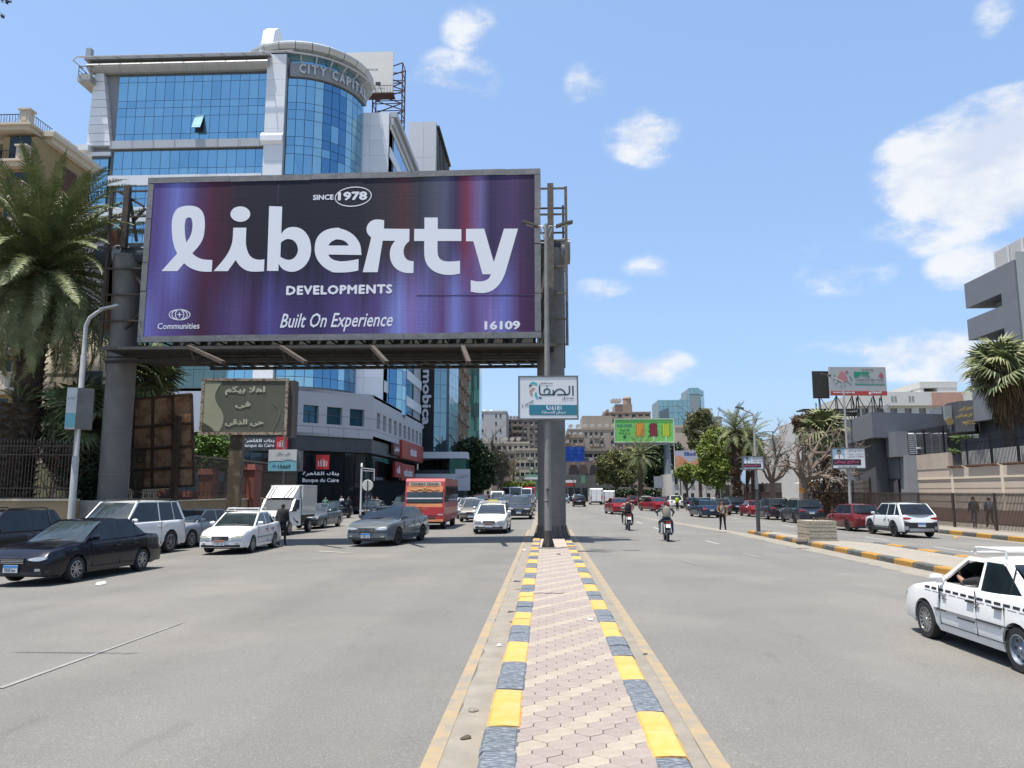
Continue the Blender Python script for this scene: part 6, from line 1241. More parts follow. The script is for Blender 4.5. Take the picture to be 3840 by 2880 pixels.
for a_,b_,lb in((26.3,43.6,'brown pavement railing nearest the camera in front of two walking people'),(43.6,60.9,'brown pavement railing behind the white hatchback'),(60.9,78.2,'brown pavement railing behind the two dark parked SUVs'),(78.2,95.5,'brown pavement railing farthest along the service road')):railing('pavement_railing',lb,XP,a_,b_,zP0,2.0,4.33,.122,group='brown railings along the right pavement')
t=thing('old_fence','weathered grey panel fence leaning behind the pavement railing and bare trees','fence',(XP+2,80,0));P=Pieces('plank',t);OG=[mat('old_plank',(.10,.09,.08),.9,var=.25),mat('old_plank_b',(.15,.135,.12),.9,var=.25)]
y=PX(3356,28.6)+.2;y0=y
while y<190:
 w_=1.1+y/120;P.boxp('plank',.06,w_*.93,3.0,random.choice(OG),T((XP+2.4-t.location.x,y-80+w_/2,1.45))@Matrix.Rotation(R(random.uniform(-3,3)),4,'X'));y+=w_
P.done();m=MB(T(-t.location))
for k in range(26):y_=y0+k*4.5;m.bar((XP+2.2,y_,0),(XP+2.2,y_,3.1),.12);m.bar((XP+2.1,y_+.3,2.7),(XP+2.1,y_+4.2,2.9 if k%2 else 2.5),.06)
m.bar((XP+2.15,y0,1.2),(XP+2.15,190,1.2),.06);m.bar((XP+2.15,y0,2.2),(XP+2.15,190,2.2),.06);m.build('post',DMET,t)
t=thing('guard_canopy','low white canopy roof over the old fence beside the slate building','canopy',(W(3060,1800,72).x,72,0));m=MB(T(-t.location));zc_=ZA(1812,18,72);m.prism([(W(3000,1800,72).x,zc_),(W(3100,1800,72).x,zc_+.4),(W(3210,1800,72).x,zc_+.35),(W(3220,1800,72).x,zc_+.1)],72,74);m.build('roof',WHITE,t);m=MB(T(-t.location));[m.bar((W(p_,1800,72).x,72.2,0),(W(p_,1800,72).x,72.2,zc_),.1)for p_ in(3010,3100,3200)];m.build('post',DMET,t)
g0=G(3035,2029,.15+gz(10.5));t=thing('concrete_planter','rough cast concrete block with horizontal board marks on the kerbed separator','block',(g0.x,g0.y,.15+gz(10.5)));CB=mat('cast_concrete',(.40,.35,.27),.95,var=.14,vs=3,bump=.8,bs=14);w_=(3135-3035)/FPX*g0.y*1.02;dd=1.5;zt_=ZA(1953,g0.x,g0.y)-.15-gz(10.5);r=random.Random(3)
n=6;m=MB()
for k in range(n):
 z0_=zt_*k/n;z1_=zt_*(k+1)/n-.012;e=[r.uniform(0,.025)for _ in range(4)];b_=MB();b_.box(e[0],w_-e[1],e[2],dd-e[3],z0_,z1_);b_.build('cast_course',CB,t)
m=MB();m.box(.04,w_-.05,.04,dd-.05,0,zt_-.02);m.build('core',mat('core_concrete',(.16,.14,.11),.95),t)
m=MB();
for k in range(7):x=.45+.12*k;m.bar((x,.7,zt_),(x+r.uniform(-.03,.03),.7+r.uniform(-.05,.05),zt_+.09),.05,.09)
m.build('stub',mat('stub_brown',(.09,.06,.045),.9),t);
g1=G(3005,2040,.04);t=thing('sandbag','torn dark sack lying on the kerb beside the cast concrete block','sack',g1);m=MB();vs=[];
m.lathe([(.01,-.22),(.09,-.18),(.13,-.05),(.10,.08),(.13,.18),(.04,.24)],8,ax='x',c=(0,0,.10));m.build('sack',mat('sack_cloth',(.15,.13,.11),.95,var=.4,vs=12,bump=.8,bs=20),t)
t=thing('crumpled_bag','small yellow crumpled bag on the service road by the painted kerb','litter',LP_(*G(3585,2021,0).xy,.02));m=MB();m.lathe([(.01,0),(.12,.01),(.10,.07),(.01,.09)],7);m.build('bag',KY,t)
# ---- poster signs on the right lamps
SKN=mat('skin_print',(.35,.2,.14));PNK=mat('pink_print',(.62,.10,.22),.5);PPD=mat('plum_print',(.05,.025,.035),.5);LBL=mat('pale_blue_print',(.33,.50,.62),.5)
def doctor_sign(a,c,Y,label):
 a,c=W(*a,Y),W(*c,Y);w_,h_=c.x-a.x,a.z-c.z
 t=thing('clinic_poster',label,'sign',((a.x+c.x)/2,Y,(a.z+c.z)/2),0,'clinic posters on the right hand lamp posts');m=MB();m.box(-w_/2+.03,w_/2-.03,0,.1,-h_/2+.03,h_/2-.03);m.build('panel',WS,t)
 m=MB()
 for b_ in((-w_/2,w_/2,h_/2-.05,h_/2),(-w_/2,w_/2,-h_/2,-h_/2+.05),(-w_/2,-w_/2+.05,-h_/2+.05,h_/2-.05),(w_/2-.05,w_/2,-h_/2+.05,h_/2-.05)):m.box(b_[0],b_[1],-.018,.14,b_[2],b_[3])
 m.build('frame',SF,t);q=lambda x,z:(x*w_,z*h_)
 def pl(pts,mt,y,nm='print'):m=MB();m.prism([q(*p)for p in pts],y,y+.004);m.build(nm,mt,t)
 pl([(-.46,-.03),(-.12,-.03),(-.12,.46),(-.46,.46)],LBL,-.006);pl([(-.44,-.03),(-.40,.14),(-.33,.18),(-.25,.18),(-.18,.14),(-.14,-.03)],WPRINT,-.011,'print_coat');pl(ell(-.285,.28,.055,.10,12),SKN,-.016,'print_face');pl([(-.345,.30),(-.34,.38),(-.285,.42),(-.23,.38),(-.225,.30),(-.25,.35),(-.32,.35)],PPD,-.021,'print_hair');pl([(-.295,.17),(-.275,.17),(-.27,.0),(-.30,.0)],PPD,-.017,'print_tie')
 pl([(-.48,-.33),(.34,-.33),(.36,-.30),(.36,-.08),(.34,-.05),(-.48,-.05)],PPD,-.008)
 text('صلاح زيدان',PNK,t,-.07*w_,-.19*h_,.74*w_,.2*h_,y=-.014,arabic=True,bold=.03);text('مسالك بولية وكلى',GRY,t,.21*w_,.36*h_,.48*w_,.11*h_,y=-.008,arabic=True,bold=.01);text('أمراض ذكورة',GRY,t,.21*w_,.22*h_,.48*w_,.11*h_,y=-.008,arabic=True,bold=.01);text('ضعف جنسى',GRY,t,.21*w_,.09*h_,.48*w_,.11*h_,y=-.008,arabic=True,bold=.01);text('01062168150',GRY,t,-.05*w_,-.42*h_,.55*w_,.09*h_,y=-.008,bold=.02)
 return t
def lamp_post(label,px,py_top,X,armpx,z_sign=None,base_z=-.15,r=.11,Y=None,low_dark=False,group='street lamps along the right pavement'):
 Y=Y or PX(px,X);p=W(px,1842,Y);t=thing('street_lamp',label,'street lamp',(p.x,Y,base_z),0,group);h_=ZA(py_top,p.x,Y)-base_z;ax_=(armpx-px)/FPX*Y;m=MB();hl=h_-.6
 pts=[(0,0,0),(0,0,h_*.45),(0,0,h_*.452),(0,0,h_-abs(ax_)*.35),(ax_*.08,0,h_-abs(ax_)*.12),(ax_*.3,0,h_),(ax_,0,h_+abs(ax_)*.28)];m.tube(pts,[r,r,r*.8,r*.55,r*.5,r*.45,r*.4],10);m.build('pole',SWH,t);e=Vector(pts[-1]);m=MB();m.bar(e-Vector((ax_*.25,0,0)),e+Vector((ax_*.35,0,abs(ax_)*.12)),.22,.07);m.build('lamp_head',mat('lamp_head',(.10,.085,.075)),t)
 if low_dark:m=MB();m.tube([(0,0,0),(0,0,2.1)],r*1.15,10);m.build('sleeve',mat('sleeve_dark',(.06,.06,.06),.6),t)
 return t,p.x,Y
lamp_post('nearest right hand lamp on the separator tip with a dark foot and a clinic poster',2838,1545,0,2790,Y=39.2,low_dark=True,base_z=0,r=.085)
lamp_post('tall lamp behind the white hatchback crossing the rooftop hoarding',3186,1424,22.6,3128)
lamp_post('lamp with a clinic poster standing left of the stout palm trunk',2648,1620,22.6,2618)
lamp_post('lamp close to the right of the green billboard post',2533,1612,22.6,2505,r=.10)
lamp_post('lamp left of the green billboard post by a blank grey board',2447,1683,22.6,2425,r=.10)
lamp_post('most distant lamp on the right pavement before the olive trees',2396,1745,22.6,2385,r=.10)
doctor_sign((3118,1680),(3248,1757),PX(3186,22.6)-.2,'largest clinic poster, on the lamp behind the red and white hatchbacks');doctor_sign((2784,1710),(2866,1762),39.0,'clinic poster on the lamp at the separator tip');doctor_sign((2614,1751),(2678,1793),PX(2648,22.6)-.2,'smallest clinic poster, on the lamp left of the stout palm trunk')
a,c=W(2453,1786,118),W(2487,1830,118);t=thing('blank_hoarding','blank pale grey hoarding left of the green billboard post','sign',((a.x+c.x)/2,118,c.z));m=MB();m.box(a.x-t.location.x,c.x-t.location.x,0,.3,0,a.z-c.z);m.build('panel',SLL,t);m=MB();[m.bar((s_,.1,0),(s_,.1,-c.z),.12)for s_ in(-.3,.4)];m.build('leg',DMET,t)
# ---- green ice lolly billboard
Y=130;a,c=W(2303,1570,Y),W(2529,1659,Y);w_,h_=c.x-a.x,a.z-c.z;t=thing('green_billboard','bright green roadside billboard with three fruit lollies on a thick grey pole','billboard',((a.x+c.x)/2,Y,0));zc_=(a.z+c.z)/2
GRN=mat('green_print',(.20,.60,.13),.5);m=MB();m.box(-w_/2+.12,w_/2-.12,0,.3,zc_-h_/2+.12,zc_+h_/2-.12);m.build('panel',GRN,t);m=MB()
for b_ in((-w_/2,w_/2,h_/2-.15,h_/2),(-w_/2,w_/2,-h_/2,-h_/2+.15),(-w_/2,-w_/2+.15,-h_/2+.15,h_/2-.15),(w_/2-.15,w_/2,-h_/2+.15,h_/2-.15)):m.box(b_[0],b_[1],-.08,.35,zc_+b_[2],zc_+b_[3])
m.build('frame',mat('frame_mint',(.55,.68,.55),.5),t)
q=lambda x,y:((x-480)/500*w_,zc_+(583-y)/200*h_)
text('SQUIZZ',mat('navy_print',(.01,.08,.30),.5),t,q(315,543)[0],q(315,543)[1],128/500*w_,24/200*h_,y=-.02,bold=.01);DG=mat('dark_green_print',(.02,.16,.05),.5)
text('فاكهة طبيعية',DG,t,*q(318,578),80/500*w_,20/200*h_,y=-.02,arabic=True,bold=.03);text('فى كل قطمة',DG,t,*q(315,604),95/500*w_,20/200*h_,y=-.02,arabic=True,bold=.03);m=MB();m.prism([q(*p)for p in ell(316,636,15,14,14)],-.02,-.005);m.build('print_seal',DG,t)
ORG,ORL,MRN,MRL,LIM,LML=[mat(n_,c_,.5)for n_,c_ in(('orange_print',(.70,.22,.02)),('light_orange_print',(.80,.42,.06)),('maroon_print',(.16,.01,.03)),('crimson_print',(.30,.02,.06)),('lime_print',(.30,.42,.02)),('yellow_print',(.62,.68,.06)))]
for cx_,c1,c2 in((444,ORG,ORL),(557,MRN,MRL),(662,LIM,LML)):
 m=MB();r=random.Random(cx_)
 for k in range(16):
  s_=-1 if k%2 else 1;yy=525+k*7;p_,b1=q(cx_+s_*26,yy),q(cx_+s_*26,yy+12);m.prism([p_,b1,q(cx_+s_*(44+r.uniform(-6,6)),yy+r.uniform(-10,14))],-.015,-.004)
 m.build('print_splash',c1 if cx_!=557 else mat('leaf_print',(.04,.12,.03),.5),t);m=MB();m.prism([q(cx_-30,632),q(cx_-30,530),q(cx_-20,522),q(cx_+20,522),q(cx_+30,530),q(cx_+30,632)],-.025,-.015);m.build('print_lolly',c1,t)
 for k in(-17,0,17):m=MB();m.prism([q(cx_+k-5,628),q(cx_+k-5,530),q(cx_+k+5,530),q(cx_+k+5,628)],-.032,-.025);m.build('print_ridge',c2,t)
 m=MB();m.prism([q(cx_-6,632),q(cx_+6,632),q(cx_+6,672),q(cx_-6,672)],-.025,-.015);m.build('print_stick',mat('stick_print',(.5,.68,.4),.5),t)
xp=W(2506,1750,Y).x-t.location.x;m=MB();m.lathe([(.62,0),(.62,zc_-h_/2-2.0),(.50,zc_-h_/2-1.2),(.45,zc_+h_/2-.4)],18,c=(xp,.9,0));m.build('post',mat('billboard_post_blue',(.14,.18,.21),.6,.2,var=.1),t);m=MB();m.box(-w_/2+.3,xp,.4,.8,zc_-h_/2-.35,zc_-h_/2-.1)
for k in range(6):x_=-w_/2+.6+k*(xp+w_/2)/6;m.bar((x_,.3,zc_-h_/2-.2),(x_+1.0,1.5,zc_-h_/2-.9),.1)
m.build('truss',SLL,t)
a,c=W(2532,1690,112),W(2642,1760,112);t=thing('bank_hoarding','orange mountain landscape hoarding headed EBank glimpsed between the trees','billboard',((a.x+c.x)/2,112,(a.z+c.z)/2));w_,h_=c.x-a.x,a.z-c.z;m=MB();m.box(-w_/2,w_/2,0,.2,-h_/2,h_/2);m.build('panel',mat('lilac_print',(.50,.48,.58),.5),t)
m=MB();m.prism([(-w_/2,-h_/2),(w_/2,-h_/2),(w_/2,-.1),(w_*.3,.25),(w_*.1,-.3),(-w_*.1,-.15),(-w_*.35,.7),(-w_/2,.5)],-.02,-.005);m.build('print_mountain',mat('rock_print',(.55,.20,.08),.5,col2=(.72,.40,.22),vs=1.5),t);text('EBank',mat('navy_print',(.01,.08,.30)),t,.1,h_*.33,w_*.42,h_*.2,y=-.01,bold=.02);m=MB();[m.bar((s_,.1,-h_/2),(s_,.1,-t.location.z),.15)for s_ in(-1.4,1.4)];m.build('leg',DMET,t)
# ---- rooftop transfusion service hoarding on the slate building
Y=68;a,c=W(3107,1377,Y),W(3331,1482,Y);w_,h_=c.x-a.x,a.z-c.z;t=thing('rooftop_hoarding','grey rooftop hoarding with green mountains and red drops above a red strip on lattice legs','billboard',((a.x+c.x)/2,Y,(a.z+c.z)/2),R(4))
m=MB();m.box(-w_/2,w_/2,0,.25,-h_/2,h_/2);m.build('panel',mat('hoarding_grey',(.42,.43,.42),.6,var=.04),t);m=MB();m.box(-w_/2,w_/2,-.012,-.002,-h_/2,-h_/2+h_*.15);m.build('print_band',mat('hoarding_red',(.50,.06,.05),.5),t);m=MB();m.box(-w_/2-1.3,-w_/2+.1,.5,.7,-h_/2-.2,h_/2-.3);m.build('rear_board',DMET,t)
q=lambda x,y:((x-617)/860*w_,(307-y)/412*h_);GRNH=mat('hoarding_green',(.02,.28,.16),.5);DRP=mat('drop_red',(.42,.12,.15),.5)
def pl(pts,mt,y=-.012,nm='print'):m=MB();m.prism([q(*p)for p in pts],y,y+.006);m.build(nm,mt,t)
pl([(555,170),(790,170),(790,215),(735,200),(715,220),(665,195),(600,250),(555,250)],GRNH);pl([(595,250),(665,205),(745,252),(730,252),(662,218),(612,252)],GRNH,-.02);pl([(715,215),(735,205),(812,255),(795,258)],GRNH,-.022);pl([(565,348),(1015,352),(1020,362),(565,360)],GRNH)
drop=lambda cx_,cy_,s_:[(cx_,cy_-s_)]+[(cx_+s_*.85*math.sin(tt),cy_+s_*.25-s_*.65*math.cos(tt))for tt in[R(60)+R(240)*k/12 for k in range(13)]]
pl(drop(972,220,45),DRP,nm='print_drop');pl(drop(375,245,95),mat('drop_pale',(.50,.22,.22),.5),nm='print_drop');pl([(445,208),(422,172),(430,155),(445,165),(462,152),(472,168)],DRP,nm='print_heart')
text('وزارة الصحة',GRY,t,*q(765,142),185/860*w_,34/412*h_,y=-.012,arabic=True,bold=.03);text('خدمات نقل الدم القومية',GRY,t,*q(790,292),440/860*w_,46/412*h_,y=-.02,arabic=True,bold=.03);text('National Blood Transfusion Services',mat('green_text',(.2,.35,.28),.5),t,*q(785,333),450/860*w_,22/412*h_,y=-.014)
text('www.nbts.gov.eg',WPRINT,t,*q(385,472),330/860*w_,34/412*h_,y=-.018,bold=.03);text('19447',WPRINT,t,*q(888,472),160/860*w_,34/412*h_,y=-.018,bold=.03);pl(drop(782,480,22),WPRINT,-.02,'print_drop')
s_='المركز القومى لنقل الدم'
for k,(x_,y_,rt)in enumerate(((290,320,-50),(370,372,-5),(470,330,45),(250,262,-70),(505,262,70))):text(['لتنمية','القومى','المركز','الدم','نقل'][k],GRNH,t,*q(x_,y_),90/860*w_,32/412*h_,y=-.016,arabic=True,bold=.03,rot=R(rt)*-1*-1)
zbt=-h_/2-2.6;m=MB();xs_=[-w_/2-.9,-w_/2+.6,-w_/2+2.0,0,1.4,w_/2-.4]
for i,x_ in enumerate(xs_):
 m.bar((x_,.3,-h_/2),(x_+.15,.3,zbt),.07);m.bar((x_+.5,1.6,-h_/2),(x_+.5,1.6,zbt),.06)
 if i<5:m.bar((x_,.3,-h_/2),(xs_[i+1],.3,zbt),.05);m.bar((xs_[i+1],.3,-h_/2),(x_,.3,zbt),.05)
m.build('lattice_leg',DMET,t)
t=thing('roof_pergola','thin dark roof pergola left of the lattice legs of the hoarding','pergola',(W(3120,1560,72).x,72,0));m=MB(T(-t.location));x0_,x1_=W(3012,1540,72).x,W(3215,1540,72).x;zt_,zb_=ZA(1533,x0_,72),ZA(1555,x0_,72);m.box(x0_,x1_,72,74,zt_-.12,zt_);m.box(x0_+1,x1_,72.3,72.5,ZA(1560,x0_,72),ZA(1545,x0_,72));[m.bar((x0_+.2+k*1.2,72,zb_-.4),(x0_+.2+k*1.2,72,zt_),.08)for k in range(5)];m.bar((x0_+1.2,72,zt_),(x0_+1.2,72,ZA(1511,x0_,72)),.08);m.build('frame',DMET,t);slab([(x0_+.1,72.5),(x1_,72.5),(x1_,80),(x0_+.1,80)],0,zb_-.4,mat('white_render',(.62,.61,.58)),'wall',t)
dish(sl_,(W(3322,1526,66).x,66,ZA(1526,27,66)),.3)
# ================================================================ plants
BARK=mat('bark',(.12,.09,.065),.95,var=.3,vs=4,bump=.8,bs=12,aniso=(1,1,.3));PBARK=mat('palm_bark',(.095,.068,.045),.95,var=.45,vs=7,bump=1,bs=12)
def leafmat(n,c,c2):
 m=mat(n,c,.55,col2=c2,vs=1.3,thr=(.35,.68),spec=.35);return m
LP=[leafmat('palm_leaf',(.065,.095,.03),(.26,.29,.12)),leafmat('palm_leaf_dusty',(.13,.16,.055),(.34,.34,.17)),leafmat('palm_leaf_dry',(.20,.15,.06),(.30,.24,.12))]
LD=leafmat('dark_leaf',(.018,.038,.015),(.045,.075,.025));LB=leafmat('bright_leaf',(.07,.15,.025),(.17,.27,.05));LO=leafmat('olive_leaf',(.11,.125,.045),(.26,.25,.10));LY=leafmat('yellow_green_leaf',(.13,.20,.03),(.30,.34,.07));LR=leafmat('brown_leaf',(.10,.055,.03),(.18,.11,.06))
def frond_mesh(L,elev,droop,mt,n=44,ll=.55,seed=0,w=.026):
 r=random.Random(seed);m=MB();pts=[];p=Vector((0,0,0));a=elev;st=L/n
 for i in range(n+1):pts.append((p.copy(),a));p=p+Vector((math.cos(a),0,math.sin(a)))*st;a-=droop/n*(0.4+1.3*i/n)
 m.tube([q[0]for q in pts[::6]]+[pts[-1][0]],[.04*(1-.8*k/(len(pts[::6])))+.006 for k in range(len(pts[::6])+1)],4,cap=False,sm=False);vs=[];fs=[]
 for i in range(4,n+1):
  q,a=pts[i];d=Vector((math.cos(a),0,math.sin(a)));up=Vector((-math.sin(a),0,math.cos(a)));u=i/n;l=ll*math.sin(math.pi*min(1,.18+u*.85))**.6*r.uniform(.85,1.1)
  for s in(-1,1):
   dr=(d*r.uniform(.55,.85)+Vector((0,s,0))+up*r.uniform(.05,.5)).normalized();t1=q+dr*l*.6;t2=q+dr*l-Vector((0,0,l*r.uniform(.1,.45)));ww=d*w
   o=len(vs);vs+=[q-ww,q+ww,t1+ww*.9,t1-ww*.9,t2];fs+=[(o,o+1,o+2,o+3),(o+3,o+2,o+4)]
 m.add(vs,fs);return m.mesh('frond',mt,fix=False)
def fan_mesh(Rr,mt,pet=.7,n=22,seed=0,droop=.35,spread=300):
 r=random.Random(seed);m=MB();m.tube([(0,0,0),(pet,0,0)],[.03,.018],4,cap=False,sm=False);vs=[];fs=[]
 for k in range(n):
  t0=R(-spread/2+spread*k/n);t1=R(-spread/2+spread*(k+1)/n);tm=(t0+t1)/2;rr=Rr*(.75+.25*math.cos(tm/2))*r.uniform(.9,1.1);o=len(vs);c=Vector((pet,0,0));k1=rr*.62
  vs+=[c,c+Vector((math.cos(t0)*k1,math.sin(t0)*k1,-.02)),c+Vector((math.cos(tm)*k1,math.sin(tm)*k1,.05)),c+Vector((math.cos(t1)*k1,math.sin(t1)*k1,-.02)),c+Vector((math.cos(tm)*rr,math.sin(tm)*rr,-droop*rr*r.uniform(.5,1.5)))]
  fs+=[(o,o+1,o+2),(o,o+2,o+3),(o+1,o+4,o+2),(o+2,o+4,o+3)]
 m.add(vs,fs);return m.mesh('frond',mt,fix=False)
def bole(t,h,r0,r1,lean=(0,0),boots=True,mt=PBARK,flare=1.35,rings=None):
 m=MB();n=max(4,int(h/.16));pts=[(lean[0]*(i/n)**1.5,lean[1]*(i/n)**1.5,h*i/n-(.5 if i==0 else 0))for i in range(n+1)];rr=[(r0*flare if i==0 else r0+(r1-r0)*i/n)*(1.06 if i%2 else.95)for i in range(n+1)];m.tube(pts,rr,14,sm=False)
 if boots:
  r=random.Random(int(h*10));
  for i in range(1,n):
   for k in range(9):
    a=2*math.pi*(k+.5*(i%2))/9+r.uniform(-.1,.1);p=Vector(pts[i]);q=rr[i];d=Vector((math.cos(a),math.sin(a),0));s=Vector((-d.y,d.x,0))*q*.26;m.add([p+d*q*.9-s,p+d*q*.9+s,p+d*q*1.22+s*.5+Vector((0,0,.13)),p+d*q*1.22-s*.5+Vector((0,0,.13))],[(0,1,2,3)])
 m.build('trunk',mt,t)
def date_palm(name,label,loc,h,r0,L,n=60,seed=1,lean=(0,0),nl=44,group=None,mts=(LP[0],LP[0],LP[1]),ll=.55,skirt=None,lo=-65):
 t=thing(name,label,'palm',loc,0,group);bole(t,h,r0,r0*.85,lean);r=random.Random(seed);V=[frond_mesh(L*r.uniform(.85,1.05),0,R(dr),mts[k%len(mts)],nl,ll,seed*10+k)for k,dr in enumerate((35,60,85,70,50,95))]
 c=Vector((lean[0],lean[1],h))
 for k in range(n):
  u=(k+.5)/n;el=82-(82-lo)*u**.9+r.uniform(-8,8);az=k*137.5+r.uniform(-12,12);me=V[int(u*2.99)+3*(k%2)]
  put(me,'frond',t,M=T(c+Vector((0,0,.25-u*.7)))@RZ(R(az))@Matrix.Rotation(-R(el),4,'Y')@Matrix.Rotation(R(r.uniform(-25,25)),4,'X'))
 if skirt:
  m=MB();
  for k in range(skirt[0]):
   a=r.uniform(0,6.28);z=h-r.uniform(0,skirt[1]);q=r0*1.0;d=Vector((math.cos(a),math.sin(a),0));s=Vector((-d.y,d.x,0))*.05;p=Vector((lean[0],lean[1],z))+d*q;e=p+d*r.uniform(.15,.5)+Vector((0,0,-r.uniform(.3,.9)));m.add([p-s,p+s,e+s*.3,e-s*.3],[(0,1,2,3)])
  m.build('dead_boots',PBARK,t)
 return t
def fan_palm(name,label,loc,h,r0,Rr,n=26,seed=1,skirt=0,mts=(LP[1],LP[0]),pet=.9,group=None,nf=22,lo=-60,smt=None):
 t=thing(name,label,'palm',loc,0,group);h>.3 and bole(t,h,r0,r0*.9);r=random.Random(seed);V=[fan_mesh(Rr,mts[k%len(mts)],pet,nf,seed*7+k,(.2,.45,.7)[k%3])for k in range(6)]
 for k in range(n):
  u=(k+.5)/n;el=80-(80-lo)*u+r.uniform(-8,8);az=k*137.5+r.uniform(-15,15);put(V[k%6],'frond',t,M=T((0,0,h-u*.3))@RZ(R(az))@Matrix.Rotation(-R(el),4,'Y')@Matrix.Rotation(R(r.uniform(-50,50)),4,'X')@T((0,0,0)))
 if skirt:
  sm_=smt or mat('dead_palm_thatch',(.17,.11,.05),.95,col2=(.07,.045,.02),vs=3,thr=(.4,.6),aniso=(1,1,.3));m=MB()
  for k in range(900):
   a=r.uniform(0,6.28);z=h-r.uniform(.0,skirt*.75);rad=r0+(Rr+pet)*.52*(1-((h-z)/skirt)**1.5)*r.uniform(.7,1);d=Vector((math.cos(a),math.sin(a),0));s=Vector((-d.y,d.x,0))*r.uniform(.03,.07);p=Vector((0,0,z+.3))+d*rad*.7;e=Vector((0,0,z-r.uniform(.5,1.2)))+d*rad;m.add([p-s,p+s,e+s*.2,e-s*.2],[(0,1,2,3)])
  m.build('dead_thatch',sm_,t)
 return t
def leaves(t,blobs,n,size,mt,seed=1,name='crown',sub=26,kind=None,hang=0):
 g=np.random.default_rng(seed);vol=np.array([b[3]*b[4]*b[5]for b in blobs]);ks=g.choice(len(blobs),size=max(1,n//sub),p=vol/vol.sum());B_=np.array(blobs)[ks];d=g.normal(size=(len(ks),3));d/=np.linalg.norm(d,axis=1)[:,None];rad=g.uniform(.45,1.05,(len(ks),1))**.5
 c=B_[:,:3]+d*rad*B_[:,3:6];cl=np.repeat(c,sub,0);m=len(cl);mean=B_[:,3:6].mean();p=cl+g.normal(size=(m,3))*mean*.15;p[:,2]-=abs(g.normal(size=m))*hang
 a=g.normal(size=(m,3));a/=np.linalg.norm(a,axis=1)[:,None];b=np.cross(a,g.normal(size=(m,3)));b/=np.linalg.norm(b,axis=1)[:,None];s=size*g.uniform(.6,1.3,(m,1));a=a*s;b=b*s*.5
 vs=np.stack([p-a,p-b,p+a,p+b],1).reshape(-1,3);me=bpy.data.meshes.new(name);me.vertices.add(len(vs));me.vertices.foreach_set('co',vs.ravel());me.loops.add(len(vs));me.loops.foreach_set('vertex_index',np.arange(len(vs),dtype=np.int32));me.polygons.add(m);me.polygons.foreach_set('loop_start',np.arange(0,len(vs),4,dtype=np.int32));me.materials.append(mt);me.update(calc_edges=True);return put(me,name,t,kind=kind)
def limbs(t,h,r0,tips,mt=BARK,twig=0,seed=1,name='trunk',lean=(0,0)):
 m=MB();r=random.Random(seed);top=Vector((lean[0],lean[1],h));m.tube([(0,0,-.5),(lean[0]*.3,lean[1]*.3,h*.5),top],[r0*1.2,r0,r0*.8],8)
 def br(p,q,ra,lv):
  k=(p+q)/2+Vector([r.uniform(-.12,.12)*(q-p).length for _ in range(3)]);m.tube([p,k,q],[ra,ra*.75,ra*.45],5,cap=False)
  if lv<=0:return
  for _ in range(3):
   d=(q-p).normalized()+Vector([r.uniform(-.9,.9)for _ in range(3)]);b0=k.lerp(q,r.uniform(0,1));br(b0,b0+d.normalized()*(q-p).length*r.uniform(.45,.7),ra*.5,lv-1)
 for tp in tips:br(top,Vector(tp),r0*.6,twig)
 m.build(name,mt,t)
def tree(name,label,loc,h,r0,blobs,n,size,mt,seed=1,twig=1,cat='tree',sub=26,hang=0,bark=BARK):
 t=thing(name,label,cat,loc);limbs(t,h,r0,[(b[0],b[1],b[2])for b in blobs],bark,twig,seed);leaves(t,blobs,n,size,mt,seed,sub=sub,hang=hang);return t
def blobs_px(t_loc,spec,Y):
 out=[]
 for px,py,rp in spec:p=W(px,py,Y);k=rp/FPX*Y;out.append((p.x-t_loc[0],random.uniform(-.4,.4)*k,p.z,k,k*.9,k*.85))
 return out
xp=W(90,1600,32.5).x;hp=ZA(1010,xp,32.5);date_palm('date_palm','large shaggy date palm left of the billboard with a thick dark trunk',(xp,32.5,0),hp,.58,6.2,165,3,(.15,0),84,ll=.60,skirt=(260,3.2),lo=-42)
t=thing('palm_offshoot','dense dark clump of palm stubs at the foot of the big date palm','palm',(W(55,1700,32).x,32,1.0));r=random.Random(5);m=MB();V=[frond_mesh(1.5,0,R(30),LP[0],16,.25,90+k)for k in range(3)]
bole(t,ZA(1520,t.location.x,32)-1.0,.75,.95,flare=1)
for k in range(60):u=r.uniform(.2,1);put(V[k%3],'frond',t,M=T((0,0,(ZA(1500,t.location.x,32)-1)*u))@RZ(R(k*137))@Matrix.Rotation(-R(r.uniform(20,75)),4,'Y')@Matrix.Scale(r.uniform(.6,1),4))
for(px,py,Y,h,Rr,n,s,lb,mts)in((545,1405,38,None,1.15,34,11,'fan palm crown directly behind the left billboard post',(LP[1],LP[0])),(300,1560,33,None,1.15,26,12,'dark fan palm in shade between lamp and billboard post',(LP[0],LP[0])),(345,1700,34.5,None,1.0,18,13,'short dark fan palm low behind the railings',(LP[0],LP[0]))):
 x=W(px,py,Y).x;fan_palm('fan_palm',lb,(x,Y,0),ZA(py,x,Y),.2,Rr,n,s,mts=mts,lo=-75)
t=thing('shrub','dark leafy shrub behind the railings left of the billboard post','shrub',(W(340,1800,33).x,33,0));bl_=blobs_px(t.location,[(300,1700,60),(350,1650,70),(360,1780,80),(290,1800,60),(340,1860,70)],33);limbs(t,.8,.08,[b[:3]for b in bl_],BARK,1,4);leaves(t,bl_,7000,.09,LD,4)
t=thing('shrub','sparse reddish bougainvillea twigs hanging on the railings','shrub',(W(190,1800,31.2).x,31.2,0));bl_=blobs_px(t.location,[(170,1690,45),(220,1720,60),(150,1790,40),(240,1800,40),(190,1830,50)],31);limbs(t,.8,.05,[b[:3]for b in bl_],BARK,2,6);leaves(t,bl_[:2],1800,.07,LR,5);leaves(t,bl_[:2],1500,.07,LD,15)
